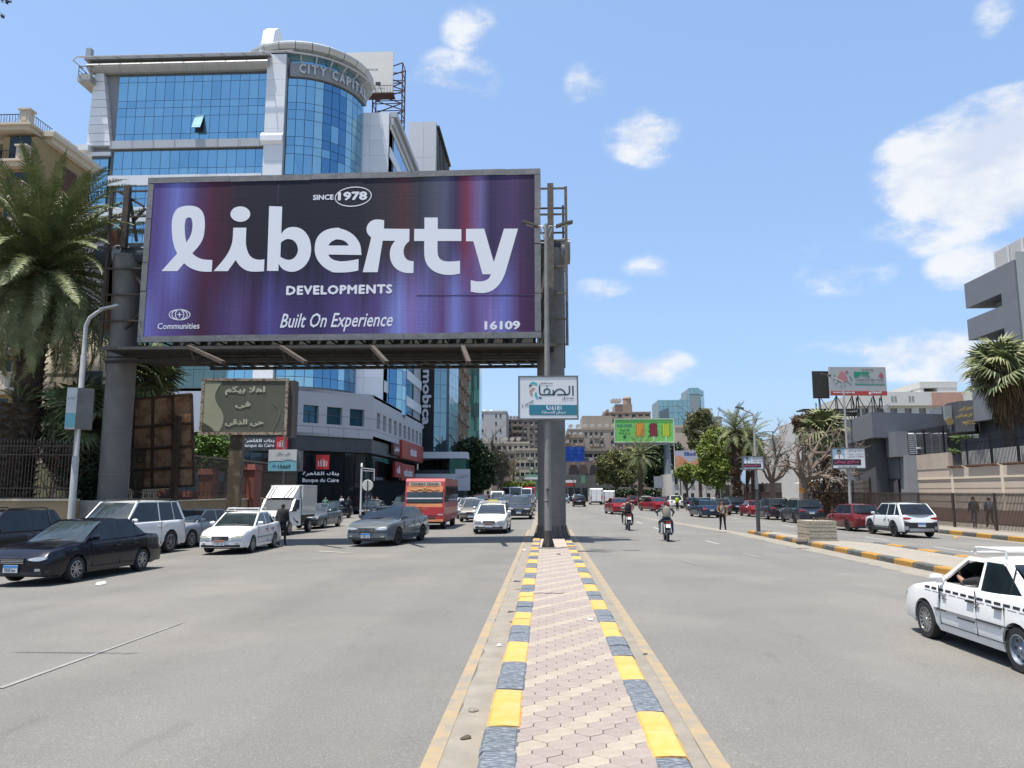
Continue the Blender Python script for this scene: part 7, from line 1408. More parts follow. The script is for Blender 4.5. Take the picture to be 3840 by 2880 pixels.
t=thing('leafy_tree','bright green rounded tree under the welcome board','tree',(W(795,1800,50).x,50,0));bl_=blobs_px(t.location,[(770,1670,55),(815,1680,60),(850,1720,45),(760,1720,50),(800,1730,60)],50);limbs(t,1.8,.12,[b[:3]for b in bl_],BARK,1,6);leaves(t,bl_,9000,.11,LB,6)
t=tree('ficus_tree','dense dark ficus tree beside the shop annex',(W(1770,1800,118).x,118,0),2.5,.35,blobs_px((W(1770,1800,118).x,0,0),[(1740,1700,45),(1775,1690,50),(1800,1730,50),(1750,1760,55),(1800,1790,50),(1765,1810,45),(1820,1770,30),(1730,1690,30)],118),22000,.30,LD,7)
def bare(label,px,Y,spec,h,r0,seed,mt=BARK,lv=3,name='bare_tree',extra=()):
 x=W(px,1800,Y).x;t=thing(name,label,'tree',(x,Y,0));limbs(t,h,r0,[(W(a,b,Y).x-x,random.uniform(-1,1),W(a,b,Y).z)for a,b in spec],mt,lv,seed);return t
t=bare('bare brown tree with fine twigs next to the dark ficus',1880,135,[(1840,1700),(1870,1690),(1900,1730),(1850,1750),(1900,1770),(1830,1730)],2.5,.3,8,mat('twig_brown',(.16,.12,.085),.95),4);leaves(t,blobs_px(t.location,[(1850,1710,45),(1885,1750,45),(1860,1770,40)],135),5000,.14,leafmat('sparse_tan_leaf',(.15,.12,.07),(.22,.19,.11)),8)
t=thing('street_shrubs','green shrub row at the far end of the left carriageway','shrub',(W(1950,1815,180).x,180,0));leaves(t,blobs_px(t.location,[(1900,1822,14),(1925,1818,14),(1960,1820,14),(1990,1818,16)],180),4000,.25,LY,9);limbs(t,.5,.1,[(0,0,1.5)],BARK,0,1)
date_palm('date_palm','small distant date palm before the cream block left of the concrete post',(W(1962,1800,185).x,185,0),4.2,.25,2.2,26,31,nl=14,ll=.4);date_palm('date_palm','thin distant date palm in front of the dark brown block',(W(1925,1800,195).x,195,0),6.5,.2,2.0,24,32,nl=14,ll=.4)
BK2=mat('twig_grey',(.20,.155,.12),.95)
t=bare('pollarded bare tree with a basket of long curved branches before the slate building',3010,60,[(2985,1690),(3080,1660),(3130,1700),(3010,1640),(3060,1720),(3150,1740),(2960,1740),(3100,1790),(2990,1770)],2.9,.34,9,BK2,4);m=MB();m.box(-.45,-.05,-.42,-.38,1.9,2.25);m.build('orange_notice',mat('orange_notice',(.6,.25,.04),.6),t)
t=bare('smaller pollarded bare tree left of the curved branch tree',2895,72,[(2850,1720),(2880,1700),(2930,1700),(2960,1740),(2860,1760),(2940,1770),(2900,1660)],2.8,.28,10,BK2,4)
t=tree('clipped_tree','clipped brown leafed tree top beside the roof pergola',(W(3010,1600,70).x,70,0),6,.25,blobs_px((W(3010,1600,70).x,0,0),[(3000,1580,24),(3030,1570,24),(3060,1565,22),(2995,1610,20),(3040,1595,24)],70),7000,.10,LR,12)
fan_palm('fan_palm','broad fan palm between the bare branches and the slate wall',(W(3085,1600,64).x,64,0),ZA(1620,W(3085,1600,64).x,64),.25,1.35,40,14,mts=(LP[1],LP[1]),lo=-75);leaves(bpy.data.objects['fan_palm.003'],[(0,0,2.5,1.6,1.2,2.0)],2500,.12,LR,3,'undergrowth',kind='stuff')
x=W(3765,1400,52).x;fan_palm('fan_palm','tall fan palm with a thick skirt of dead leaves before the balcony block',(x,52,0),ZA(1395,x,52),.33,1.35,34,15,skirt=3.9,mts=(LP[1],LP[0]),pet=1.4,nf=26,lo=-22)
x=W(3500,1680,70).x;fan_palm('fan_palm','low bright palm growing behind the wall fence beside the gold letters',(x,70,0),ZA(1690,x,70),.3,1.7,26,16,mts=(LP[1],LB),lo=-30);leaves(bpy.data.objects['fan_palm.005'],[(1.6,0,ZA(1690,x,70),2.4,1.4,1.4)],7000,.13,LB,5,'foliage')
x=W(2760,1700,90).x;date_palm('royal_palm','stout palm with rough ivy clad trunk and arching fronds right of the leafy trees',(x,90,0),ZA(1612,x,90),.42,3.6,34,17,nl=34,ll=.62,lo=-25,mts=(LP[0],LP[1]));leaves([o for o in C.objects if o.name=='royal_palm'][0],[(0,0,2.0+k*1.1,.62,.62,.7)for k in range(7)],3500,.14,LR,7,'ivy')
x=W(2820,1650,98).x;date_palm('date_palm','dusty drooping date palm behind the lamp with a clinic poster',(x,98,0),ZA(1640,x,98),.35,3.9,44,18,nl=30,mts=(LP[1],LP[0]))
def ptree(label,px,Y,spec,n,size,mt,seed,name='leafy_tree',r0=.3,h=2.6,hang=0):x=W(px,1800,Y).x;return tree(name,label,(x,Y,0),h,r0,blobs_px((x,0,0),spec,Y),n,size,mt,seed,hang=hang)
ptree('yellow green leafy tree immediately left of the stout palm trunk',2690,96,[(2680,1650,45),(2720,1680,45),(2660,1700,45),(2700,1750,50),(2650,1770,45),(2740,1740,40),(2690,1800,40),(2725,1640,35)],20000,.17,LY,21)
ptree('leafy tree on the right flank of the stout palm trunk',2800,100,[(2790,1640,35),(2820,1670,35),(2795,1700,40),(2835,1720,30)],11000,.17,LY,22)
ptree('tall thin tree with airy crown before the cream block',2625,115,[(2600,1570,28),(2640,1560,30),(2660,1590,25),(2590,1610,25),(2625,1620,30),(2610,1660,30),(2650,1640,25)],11000,.16,LO,23,r0=.25,h=5)
ptree('small clipped umbrella tree below the orange hoarding',2575,100,[(2560,1765,22),(2590,1760,24),(2615,1775,20),(2545,1780,18),(2580,1790,20)],7000,.13,LY,24,r0=.18,h=2)
ptree('dense dark green tree behind the green billboard pole',2460,140,[(2430,1690,42),(2470,1690,42),(2500,1700,36),(2440,1740,45),(2490,1750,45),(2460,1790,40),(2540,1720,30),(2535,1690,26)],20000,.26,LD,25)
x=W(2400,1720,128).x;date_palm('date_palm','dusty drooping date palm left of the green billboard pole',(x,128,0),ZA(1705,x,128),.4,4.6,50,26,nl=26,mts=(LP[1],LP[0]))
ptree('olive coloured spreading tree beside the taupe hoarding',2310,140,[(2270,1740,34),(2310,1720,38),(2350,1740,38),(2290,1780,36),(2340,1790,36),(2370,1770,30),(2260,1790,26)],18000,.22,LO,27)
ptree('pale olive tree in the gap between the spreading tree and the palm',2370,150,[(2370,1700,26),(2395,1740,26),(2360,1760,26)],7000,.22,LO,28)
t=thing('hedge','dark low hedge along the far right pavement under the trees','hedge',(W(2400,1830,135).x,135,0));leaves(t,[(-6+k*1.6,0,1.2,1.2,.8,1.1)for k in range(9)],9000,.2,LD,29);limbs(t,.6,.1,[(0,0,1)],BARK,0,1)
t=thing('overhanging_branch','dark leafy twig tips reaching into the top left corner of the view','branch',W(-60,-60,9));m=MB();e1=W(30,5,9)-t.location;e2=W(20,60,9)-t.location;m.tube([(0,0,0),e1],[.012,.004],4);m.tube([(0,0,-.25),e2],[.01,.003],4);m.tube([(-1.5,0,.6),(0,0,0)],[.02,.012],4);m.tube([(-1.5,0,.6),(0,0,-.25)],[.02,.012],4);m.build('twig',BARK,t);leaves(t,[(e1.x-.02,e1.y,e1.z+.01,.09,.03,.02),(e2.x-.02,e2.y,e2.z-.01,.04,.03,.02)],60,.022,LD,30,'foliage',sub=6)
# ================================================================ vehicles (x forward, y left, z up)
GLZ=mat('car_glass',(.010,.014,.016),.05,.0,spec=.4,var=.6,vs=3);GLZ2=mat('windscreen_glass',(.030,.042,.046),.04,.0,spec=.9,var=.5,vs=1.6)
TYR=mat('tyre',(.022,.022,.023),.85,var=.2);RIMS=mat('alloy_rim',(.38,.38,.39),.3,.8);RIMD=mat('dark_alloy',(.03,.03,.032),.35,.6);STR=mat('steel_rim',(.22,.25,.29),.45,.5,var=.1)
HLT=mat('headlight_lens',(.45,.48,.48),.08,.3,coat=1);HLY=mat('hazed_headlight',(.45,.47,.36),.25,.1);RLT=mat('tail_light',(.35,.012,.015),.15,coat=1);TRIM=mat('black_trim',(.02,.02,.022),.55);PLW=mat('plate_white',(.66,.70,.74),.5);PLB=mat('plate_blue',(.03,.25,.60),.5);PLO=mat('plate_orange',(.55,.14,.04),.5);SEAM=mat('panel_gap',(.02,.02,.02),.9);TXT=mat('plate_text',(.03,.04,.08),.6);INTR=mat('car_interior',(.03,.03,.03),.9)
_W={}
def wheel_mesh(r,w,style):
 k=(round(r,3),w,style)
 if k in _W:return _W[k]
 t=MB();t.lathe([(r*.60,-w/2),(r*.93,-w/2),(r*.99,-w*.34),(r,-w*.1),(r,w*.1),(r*.99,w*.34),(r*.93,w/2),(r*.60,w/2)],28,ax='y');tm=t.mesh('tyre',TYR)
 m=MB();rr=r*.66;mt={'alloy':RIMS,'dark':RIMD,'steel':STR,'multi':RIMS}[style]
 m.lathe([(rr,-w*.42),(rr,w*.50),(rr*.93,w*.52),(rr*.90,w*.40),(rr*.86,w*.10)],28,ax='y');m.lathe([(.001,w*.05),(rr*.9,w*.05)],28,ax='y',mi=1,sm=False);m.lathe([(.001,w*.46),(rr*.16,w*.45),(rr*.2,w*.36),(rr*.2,0)],14,ax='y')
 n={'alloy':5,'dark':5,'steel':0,'multi':14}[style]
 for i in range(n):
  a=2*math.pi*i/n+math.pi/2;d=Vector((math.cos(a),0,math.sin(a)));s=Vector((-d.z,0,d.x))
  if style=='multi':m.bar(d*rr*.15+Vector((0,w*.38,0)),d*rr*.92+Vector((0,w*.44,0)),.022,.03,up=s)
  else:
   for q in(-.09,.09):m.bar(d*rr*.15+s*rr*q*.6+Vector((0,w*.38,0)),d*rr*.93+s*rr*q*2.4+Vector((0,w*.43,0)),rr*.17,.03,up=s)
 if style=='steel':
  m.lathe([(rr*.2,w*.40),(rr*.45,w*.33),(rr*.62,w*.22),(rr*.90,w*.30)],28,ax='y')
  for i in range(8):a=2*math.pi*i/8;m.lathe([(.001,0),(rr*.10,0)],8,ax='y',c=(rr*.72*math.cos(a),w*.285,rr*.72*math.sin(a)),mi=1,sm=False)
 rm=m.mesh('rim',[mt,INTR]);_W[k]=(tm,rm);return _W[k]
def add_wheels(t,xs,y,r,w=.2,style='alloy',styles=None):
 for i,x in enumerate(xs):
  tm,rm=wheel_mesh(r,w,(styles or{}).get(i,style))
  for s in(1,-1):wh=put(None,'wheel',t,M=T((x,s*y,r))@(Matrix.Identity(4)if s>0 else RZ(math.pi)));put(tm,'tyre',wh);put(rm,'rim',wh)
def ip(prof,x):
 if x<=prof[0][0]:return prof[0][1]
 for(a,p),(b,q)in zip(prof,prof[1:]):
  if x<=b:u=(x-a)/(b-a)if b>a else 0;return p+(q-p)*u
 return prof[-1][1]
def plate(t,x,z,s,kind='blue',txt=None,w=.36):
 """number plate; s = +1 front, -1 rear"""
 M=T((x,0,z))@RZ(R(90)*s);m=MB();m.box(-w/2,w/2,-.012,.01,-.085,.085);p=put(m.mesh('number_plate',PLW),'number_plate',t,M=M)
 m=MB();m.box(-w/2+.004,w/2-.004,-.016,-.012,.030,.081);m.build('plate_band',{'blue':PLB,'orange':PLO,'red':RLT}[kind],p)
 if txt:put(text_mesh(txt,TXT,w*.8,.075,bold=.02,depth=.002),'plate_text',p,M=T((0,-.018,-.028)))
SPEC=dict(sedan=dict(L=4.5,W=1.72,H=1.45,prof=[(-.5,.70),(-.49,.88),(-.46,.97),(-.33,1.0),(-.1,.95),(.17,.935),(.28,.905),(.40,.84),(.465,.775),(.49,.71),(.5,.62)],ws=(.235,.04),rg=(-.345,-.19),belt=.93,wx=(.295,-.29),r=.305,kind='sedan'),fast=dict(L=4.86,W=1.86,H=1.47,prof=[(-.5,.76),(-.49,.92),(-.47,1.01),(-.34,1.03),(-.1,.98),(.17,.965),(.28,.94),(.40,.885),(.47,.81),(.492,.74),(.5,.66)],ws=(.24,.05),rg=(-.41,-.20),belt=.97,wx=(.305,-.28),r=.34,kind='sedan'),accent=dict(L=4.26,W=1.67,H=1.40,prof=[(-.5,.70),(-.49,.87),(-.46,.96),(-.34,.99),(-.1,.94),(.18,.92),(.30,.88),(.41,.80),(.468,.735),(.49,.68),(.5,.60)],ws=(.245,.05),rg=(-.35,-.18),belt=.91,wx=(.30,-.275),r=.295,kind='sedan'),hatch=dict(L=4.07,W=1.73,H=1.52,prof=[(-.5,.75),(-.495,.97),(-.48,1.02),(-.2,.98),(.17,.96),(.30,.92),(.42,.84),(.475,.76),(.5,.64)],ws=(.25,.06),rg=(-.475,-.36),belt=.95,wx=(.31,-.30),r=.31,kind='hatch'),suv=dict(L=4.6,W=1.86,H=1.68,prof=[(-.5,.8),(-.498,1.04),(-.485,1.12),(-.2,1.08),(.17,1.06),(.28,1.03),(.42,.97),(.48,.89),(.5,.76)],ws=(.245,.07),rg=(-.475,-.36),belt=1.06,wx=(.305,-.29),r=.36,kind='suv'),prado=dict(L=4.8,W=1.88,H=1.86,prof=[(-.5,.62),(-.5,1.10),(-.495,1.18),(-.2,1.16),(.17,1.14),(.27,1.10),(.43,1.06),(.485,.98),(.5,.82)],ws=(.245,.085),rg=(-.487,-.41),belt=1.12,wx=(.31,-.28),r=.39,kind='suv'),kia=dict(L=4.55,W=1.87,H=1.66,prof=[(-.5,.60),(-.497,1.0),(-.48,1.10),(-.2,1.06),(.17,1.02),(.28,.97),(.43,.90),(.485,.82),(.5,.70)],ws=(.25,.07),rg=(-.47,-.33),belt=1.03,wx=(.30,-.295),r=.36,kind='suv'))
def car(name,label,cat,pos,head,sp,colour,group=None,style='alloy',hl=HLT,pl='blue',txt=None,grille=TRIM,rack=False,sign=False,rear=False,open_win=False,detail=1,roofcol=None,clad=None,rearcol=None,styles=None,glz=None):
 S=SPEC[sp];L,Wd,H=S['L'],S['W'],S['H'];t=thing(name,label,cat,LP_(pos[0],pos[1],.012),head,group);G1=glz or GLZ2;prof=[(a*L,z)for a,z in S['prof']];wx=[a*L for a in S['wx']];r=S['r'];ra=r*1.17;zs=.20 if S['kind']!='suv' else.26
 def wd(x):
  u=abs(x)/(L/2);k=max(0,(u-.62)/.38);return Wd/2*(1-(.13 if x>0 else.09)*k**2.4)
 xs=sorted(set([round(-L/2+L*i/30,3)for i in range(31)]+[round(w+ra*math.cos(math.pi*k/12),3)for w in wx for k in range(13)]));NK=8
 sec=[(.0,.955),(.12,.985),(.35,1.0),(.55,1.0),(.72,.985),(.88,.965),(.96,.945),(1.0,.90)]
 m=MB();vs=[];cols=[]
 for x in xs:
  zt=ip(prof,x);zb=zs+(.04 if abs(x)>L*.42 else 0);full=zt-zs;arch=None
  for w in wx:
   if abs(x-w)<ra-1e-4:zb=max(zb,r+math.sqrt(ra*ra-(x-w)**2)*.98)
  zb=min(zb,zt-.06);col=[];w0=wd(x)
  def f(z):
   u=max(0,(z-zs)/full)
   for(a,p),(b,q)in zip(sec,sec[1:]):
    if u<=b:return w0*(p+(q-p)*(u-a)/(b-a))
   return w0*.9
  inn=min(f(zb)-.16,w0*.80);col.append((x,inn,zb+.005))
  for k in range(NK):z=zb+(zt-zb)*[0,.14,.34,.54,.72,.87,.96,1][k];col.append((x,f(z),z))
  ytop=f(zt)
  for k,c in((.66,.55),(.33,.88),(0,1)):col.append((x,ytop*k,zt+.045*c*min(1,ytop)))
  cols.append(col)
 NC=len(cols[0]);allc=[]
 for col in cols:allc+=col+[(p[0],-p[1],p[2])for p in col[:-1]][::-1]
 NR=2*NC-1;fs=[]
 for i in range(len(xs)-1):
  for k in range(NR-1):fs.append((i*NR+k,i*NR+k+1,(i+1)*NR+k+1,(i+1)*NR+k))
 m.add(allc,fs,0,True)
 for e,i,bl_ in((1,len(xs)-1,.13),(-1,0,.09)):
  col=cols[i];ny=8;vs=[]
  for k in range(1,NC-1):
   for j in range(ny+1):u=-1+2*j/ny;p=col[k];vs.append((p[0]+e*bl_*(1-u*u)*(1 if k<NC-4 else.75),p[1]*u if k<NC-3 else p[1]*u,p[2]+(.0 if k<NC-3 else 0)))
  nk=NC-2;ff=[(k*(ny+1)+j,k*(ny+1)+j+1,(k+1)*(ny+1)+j+1,(k+1)*(ny+1)+j)for k in range(NK-1)for j in range(ny)];m.add(vs[:NK*(ny+1)],ff,0,True)
  top=vs[(NK-1)*(ny+1):NK*(ny+1)];m.add(top+[(col[0][0],p[1],ip(prof,col[0][0])+.04)for p in top],[(j,j+1,ny+2+j,ny+1+j)for j in range(ny)],0,True)
 xb,xr=S['ws'][0]*L,S['ws'][1]*L;xg,xq=S['rg'][0]*L,S['rg'][1]*L;zr=H;yr=Wd*.365;yb=Wd*.452
 def zb_(x):return ip(prof,x)-.01
 sd_=lambda z:yb+(yr-yb)*max(0,min(1,(z-S['belt'])/(zr-S['belt'])))
 nx=6;vs=[]
 for i in range(nx+1):
  x=xr+(xq-xr)*i/nx;cr=.035*math.sin(math.pi*min(1,max(0,(i+.6)/(nx+1.2))))
  for j in range(7):u=-1+j/3;vs.append((x+(.05*(1-u*u)if i==0 else(-.04*(1-u*u)if i==nx else 0)),u*(yr+.012),zr-.045*u*u*1.0+cr-.02-(.03 if i in(0,nx)else 0)))
 m2=MB();rc=1 if roofcol else 0
 m.add(vs+[(p[0],p[1],p[2]-.035)for p in vs],[(i*7+j,i*7+j+1,(i+1)*7+j+1,(i+1)*7+j)for i in range(nx)for j in range(6)]+[(49+i*7+j,49+(i+1)*7+j,49+(i+1)*7+j+1,49+i*7+j+1)for i in range(nx)for j in range(6)]+[(i*7+e,(i+1)*7+e,49+(i+1)*7+e,49+i*7+e)for i in range(nx)for e in(0,6)]+[(i*7+j,i*7+j+1,49+i*7+j+1,49+i*7+j)for i in(0,nx)for j in range(6)],rc,True)
 zt=zr-.06;xB=(xb+xg)/2*.2+(xr+xq)/2*.8+.02
 for s in(1,-1):
  P3=lambda x,z,o=0:(x,s*(sd_(z)+o),z)
  def pil(x0,z0,x1,z1,w0,w1,o=.012,mi=0):
   a=[P3(x0-w0/2,z0,o),P3(x0+w0/2,z0,o),P3(x1+w1/2,z1,o),P3(x1-w1/2,z1,o)];b=[(p[0],p[1]-s*.05,p[2])for p in a];m.add(a+b,[(0,1,2,3),(7,6,5,4),(0,4,5,1),(1,5,6,2),(2,6,7,3),(3,7,4,0)],mi)
  pil(xb-.05,zb_(xb)-.02,xr-.02,zt+.02,.13,.09);pil(xB,zb_(xB),xB-.02,zt,.09,.07)
  cw={'sedan':.22,'hatch':.20,'suv':.16}[S['kind']];pil(xg+cw/2+.02,zb_(xg)-.02,xq+.02,zt+.02,cw,.14 if S['kind']!='sedan' else.10)
  pil((xr+xq)/2,zt-.015,(xr+xq)/2,zr-.02,xr-xq+.05,xr-xq);pil((xb+xg)/2,zb_(0)-.01,(xb+xg)/2,zb_(0)+.02,xb-xg-.15,xb-xg-.2,.006)
 mats=[colour,roofcol or colour];body=m.build('body',mats,t,ang=32)
 def quad(nm,pts,mt,th=.02):
  g=MB();n_=(Vector(pts[1])-Vector(pts[0])).cross(Vector(pts[3])-Vector(pts[0])).normalized()*th;g.add([Vector(p)for p in pts]+[Vector(p)-n_ for p in pts],[(0,1,2,3),(7,6,5,4),(0,4,5,1),(1,5,6,2),(2,6,7,3),(3,7,4,0)]);return g.build(nm,mt,t)
 def bow(nm,x0,z0,y0,x1,z1,y1,e,mt):
  g=MB();vs=[]
  for i in range(4):
   u=i/3
   for j in range(9):v=-1+j/4;vs.append((x0+(x1-x0)*u+e*.10*(1-v*v)*(1-.5*u),v*(y0+(y1-y0)*u),z0+(z1-z0)*u+.025*math.sin(math.pi*u)))
  g.add(vs,[(i*9+j,i*9+j+1,(i+1)*9+j+1,(i+1)*9+j)for i in range(3)for j in range(8)],0,True);return g.build(nm,mt,t,fix=False)
 bow('windscreen',xb-.04,zb_(xb)+.02,yb-.05,xr,zr-.05,yr-.05,1,G1);bow('rear_window',xg+.04,zb_(xg)+(.02 if S['kind']=='sedan' else.04),yb-.08,xq,zr-.05,yr-.06,-1,GLZ)
 for s in(1,-1):
  A=lambda z,xx0,xx1,z0:xx0+(xx1-xx0)*(z-z0)/(zt-z0);z0=zb_(0)+.02
  def sw(xa0,xa1,xc0,xc1,nm='side_window',mt=GLZ):quad(nm,[(xa0,s*(sd_(z0)-.0),z0),(xa1,s*(sd_(zt)-.0),zt),(xc1,s*(sd_(zt)-.0),zt),(xc0,s*(sd_(z0)-.0),z0)],mt,.015*s)
  if not(open_win and s==1):sw(xb-.12,xr-.06,xB+.04,xB+.02)
  sw(xB-.04,xB-.05,xg+cw+.0,xq+.08)
  if S['kind']=='sedan':xh=xg+cw+.30;m_=MB();m_.bar((xh,s*(sd_(z0)+.008),z0),(xh-.02+.12*0,s*(sd_(zt-.06)+.006),zt-.02),.03,.012);m_.build('window_bar',TRIM,t)
  elif sp in('prado','suv','kia'):m_=MB();xh=xg+cw+.55;m_.bar((xh,s*(sd_(z0)+.012),z0),(xh+.05,s*(sd_(zt)+.010),zt),.09,.014);m_.build('rear_pillar',colour,t)
 if not open_win:g=MB();g.prism([(xb-.10,zb_(xb)-.12),(xr-.05,zr-.09),(xq+.05,zr-.09),(xg+.12,zb_(xg)-.12)],-yr+.06,yr-.06);g.build('interior',INTR,t)
 u_=MB();u_.box(-L/2+.25,L/2-.25,-Wd*.40,Wd*.40,zs-.02,zs+.16);u_.box(wx[1]+ra,wx[0]-ra,-Wd*.46,Wd*.46,zs-.01,zs+.1);u_.build('underbody',TRIM,t)
 g=MB()
 for w in wx:
  for s in(1,-1):g.lathe([(ra*.99,0),(ra*.99,s*.30)],14,ax='y',c=(w,s*(Wd/2-.33),r),a0=0,a1=math.pi);
 g.build('wheel_arch_liner',INTR,t)
 add_wheels(t,wx,Wd/2-.115,r,.21,style,styles)
 xf=L/2;nose=lambda y,o=0:xf+.13*(1-(y/(Wd/2*.87))**2)*1.0+o;zf=ip(prof,xf);zh=ip(prof,xf*.955)
 def patch(nm,y0,y1,z0,z1,mt,e=1,th=.02,slope=0,n=5,dy=0,tp=(0,0)):
  g=MB();vs=[]
  for j in range(n+1):
   y=y0+(y1-y0)*j/n;k=1-(abs(y)/(Wd/2*.87))**2;x=e*(L/2+(.13 if e>0 else.09)*k);q=dy*j/n
   f_=j/n;sh=(z1-z0)*(tp[0]*(1-f_)**2+tp[1]*f_**3)/2;za,zc_=z0+q+sh*1.3,z1+q-sh*.7
   for z,o in((za,th),(zc_,th-slope)):vs.append((x+e*o,y,z))
   for z,o in((zc_,-.05-slope),(za,-.05)):vs.append((x+e*o,y,z))
  g.add(vs,[(4*j+a,4*j+(a+1)%4,4*j+4+(a+1)%4,4*j+4+a)for j in range(n)for a in range(4)]+[(0,1,2,3),(4*n+3,4*n+2,4*n+1,4*n)],0,False);return g.build(nm,mt,t)
 wi=Wd/2
 zg=zf-(.01 if S['kind']!='suv' else.02);sv=S['kind']=='suv'
 patch('grille',-wi*.34,wi*.34,zg-(.10 if not sv else.14),zg+.03,grille,1,.018)
 for k in range(3):patch('grille_bar',-wi*.33,wi*.33,zg-.085+k*.035,zg-.075+k*.035,CHROME,1,.024)
 for s in(1,-1):patch('headlight',s*wi*.44,s*wi*.855,zg-.075,zg+.035+(.03 if sv else.01),hl,1,.016,.03,n=8,dy=.03,tp=(.75,.55))
 patch('bumper_trim',-wi*.8,wi*.8,zs+.055,zs+.13,TRIM,1,.012);patch('bumper_seam',-wi*.86,wi*.86,zg-.125,zg-.117,SEAM,1,.008)
 detail and[patch('fog_lamp',s*wi*.62,s*wi*.75,zs+.14,zs+.20,HLT,1,.012,n=2)for s in(1,-1)]
 plate(t,nose(0)+.03,zs+(.20 if not sv else.25),1,pl,txt)
 zt0,zt1=(.70,.86)if not sv else(.85,1.0);zr0=ip(prof,-L/2)
 for s in(1,-1):patch('tail_light',s*wi*.50,s*wi*.86,max(zr0,.6)-.05 if S['kind']=='sedan' else zt0,(max(zr0,.6)+.10)if S['kind']=='sedan' else zt1,RLT,-1,.016,-.0+(.05 if S['kind']=='sedan' else.01),n=8,tp=(.7,.2))
 patch('rear_trim',-wi*.78,wi*.78,zs+.02,zs+.14,TRIM,-1,.012);patch('boot_seam',-wi*.8,wi*.8,.56,.567,SEAM,-1,.006)
 plate(t,-(L/2+.09)-.03,.64 if S['kind']=='sedan' else(.78 if sp!='kia' else.62),-1,pl,txt)
 sy=lambda x,z:wd(x)*1.0
 for s in(1,-1):
  g=MB()
  for x,top in((xb-.28,S['belt']-.02),(xB,zb_(xB)),(wx[1]+ra*.72,.80)):g.box(x-.004,x+.004,s*(wd(x)-.012),s*(wd(x)+.001),zs+.1 if x!=wx[1]+ra*.72 else r+ra*.7,top)
  g.box(wx[1]+ra*.75,xb-.28,s*(wd(0)-.012),s*(wd(0)+.0035),zs+.115,zs+.125);g.build('door_gap',SEAM,t)
  for x in(xB+.14,wx[1]+ra*.78+.12):g=MB();g.box(x-.09,x+.09,s*(wd(x)-.01),s*(wd(x)+.025),S['belt']-.16,S['belt']-.13);g.build('door_handle',rearcol or colour if name!='taxi' else TRIM,t)
  g=MB();yy=s*(yb+.12);n0=len(g.v);g.lathe([(.001,-.085),(.055,-.07),(.07,0),(.055,.07),(.001,.085)],10,ax='y');g.v=[(v[0]*.75+xb-.31,v[1]*1.15+yy,v[2]*.95+S['belt']+.10)for v in g.v];g.bar((xb-.3,s*(yb-.03),S['belt']+.03),(xb-.3,yy,S['belt']+.06),.045);mi_=g.build('wing_mirror',colour,t)
  g=MB();g.box(wx[1]+ra*1.0,wx[0]-ra*1.02,s*(wd(0)-.01),s*(wd(0)+.016),.50 if not sv else.46,.545 if not sv else.50);g.build('side_moulding',clad or(colour if name!='taxi' else mat('moulding_grey',(.30,.30,.30),.6)),t)
 if clad:
  for s in(1,-1):
   g=MB()
   for w in wx:
    n_=14;pts=[(w+(ra+.0)*math.cos(math.pi*k/n_),r+ra*math.sin(math.pi*k/n_))for k in range(n_+1)]+[(w+(ra+.07)*math.cos(math.pi*k/n_),r+(ra+.06)*math.sin(math.pi*k/n_))for k in range(n_+1)][::-1];g.prism(pts,s*(Wd/2-.05),s*(Wd/2+.012))
   g.box(wx[1]+ra,wx[0]-ra,s*(Wd/2-.05),s*(Wd/2+.01),zs,zs+.16);g.build('wheel_arch_trim',clad,t)
  patch('rear_cladding',-wi*.84,wi*.84,zs+.02,.74,clad,-1,.02);patch('skid_plate',-wi*.62,wi*.62,zs+.06,zs+.20,RIMS,-1,.03)
  for s in(1,-1):patch('rear_garnish',s*wi*.66,s*wi*.86,zs+.12,zs+.30,RIMS,-1,.03)
 if sv and not roofcol or sp=='prado' or sp=='kia':
  for s in(1,-1):g=MB();g.tube([(xr-.1,s*yr*.93,zr-.02),(xr-.25,s*yr*.93,zr+.05),(xq+.3,s*yr*.93,zr+.05),(xq+.15,s*yr*.93,zr-.01)],.018,6);g.build('roof_rail',TRIM if not rack else WHITE,t)
 if rack:
  g=MB()
  for s in(1,-1):g.tube([(xr-.12,s*yr*.95,zr+.02),(xr-.12,s*yr*.95,zr+.12),(xq+.1,s*yr*.95,zr+.12),(xq+.1,s*yr*.95,zr+.0)],.016,6);g.tube([(xr-.06,s*yr*.96,zr+.05),(xr-.20,s*yr*.96,zr+.13),(xq+.1,s*yr*.96,zr+.13),(xq+.1,s*yr*.96,zr+.03)],.014,6)
  for k in range(7):x=xr-.12+(xq+.1-xr+.12)*k/6;g.tube([(x,-yr*.95,zr+.12),(x,yr*.95,zr+.12)],.013,5)
  g.tube([(xr-.02,-yr*.98,zr+.05),(xr-.02,yr*.98,zr+.05)],.014,5);g.build('roof_rack',WHITE,t)
 if open_win:
  sd2=lambda x,z:wd(x)*ip([(a,b)for a,b in sec],(z-zs)/(ip(prof,x)-zs))
  for z0_,z1_,L0,gp,mt,nm in((.806,.842,.155,.06,TRIM,'checker_stripe'),(.770,.778,.2,.05,mat('pin_grey',(.12,.12,.13),.6),'pin_stripe')):
   g=MB();x=wx[0]-.02
   while x>-L/2+.1:a,b=x,max(x-L0,-L/2+.08);g.add([(a,sd2(a,z0_)+.003,z0_),(b,sd2(b,z0_)+.003,z0_),(b,sd2(b,z1_)+.003,z1_),(a,sd2(a,z1_)+.003,z1_)],[(0,1,2,3)]);x-=L0+gp
   g.build(nm,mt,t,fix=False)
 if sign:g=MB();g.prism([(-.24,0),(.24,0),(.20,.14),(-.20,.14)],xr-.52,xr-.38,'x');g.M=None;g.v=[(v[0],v[1],v[2]+zr+.06)for v in g.v];g.build('taxi_sign',mat('taxi_yellow',(.75,.60,.05),.4),t)
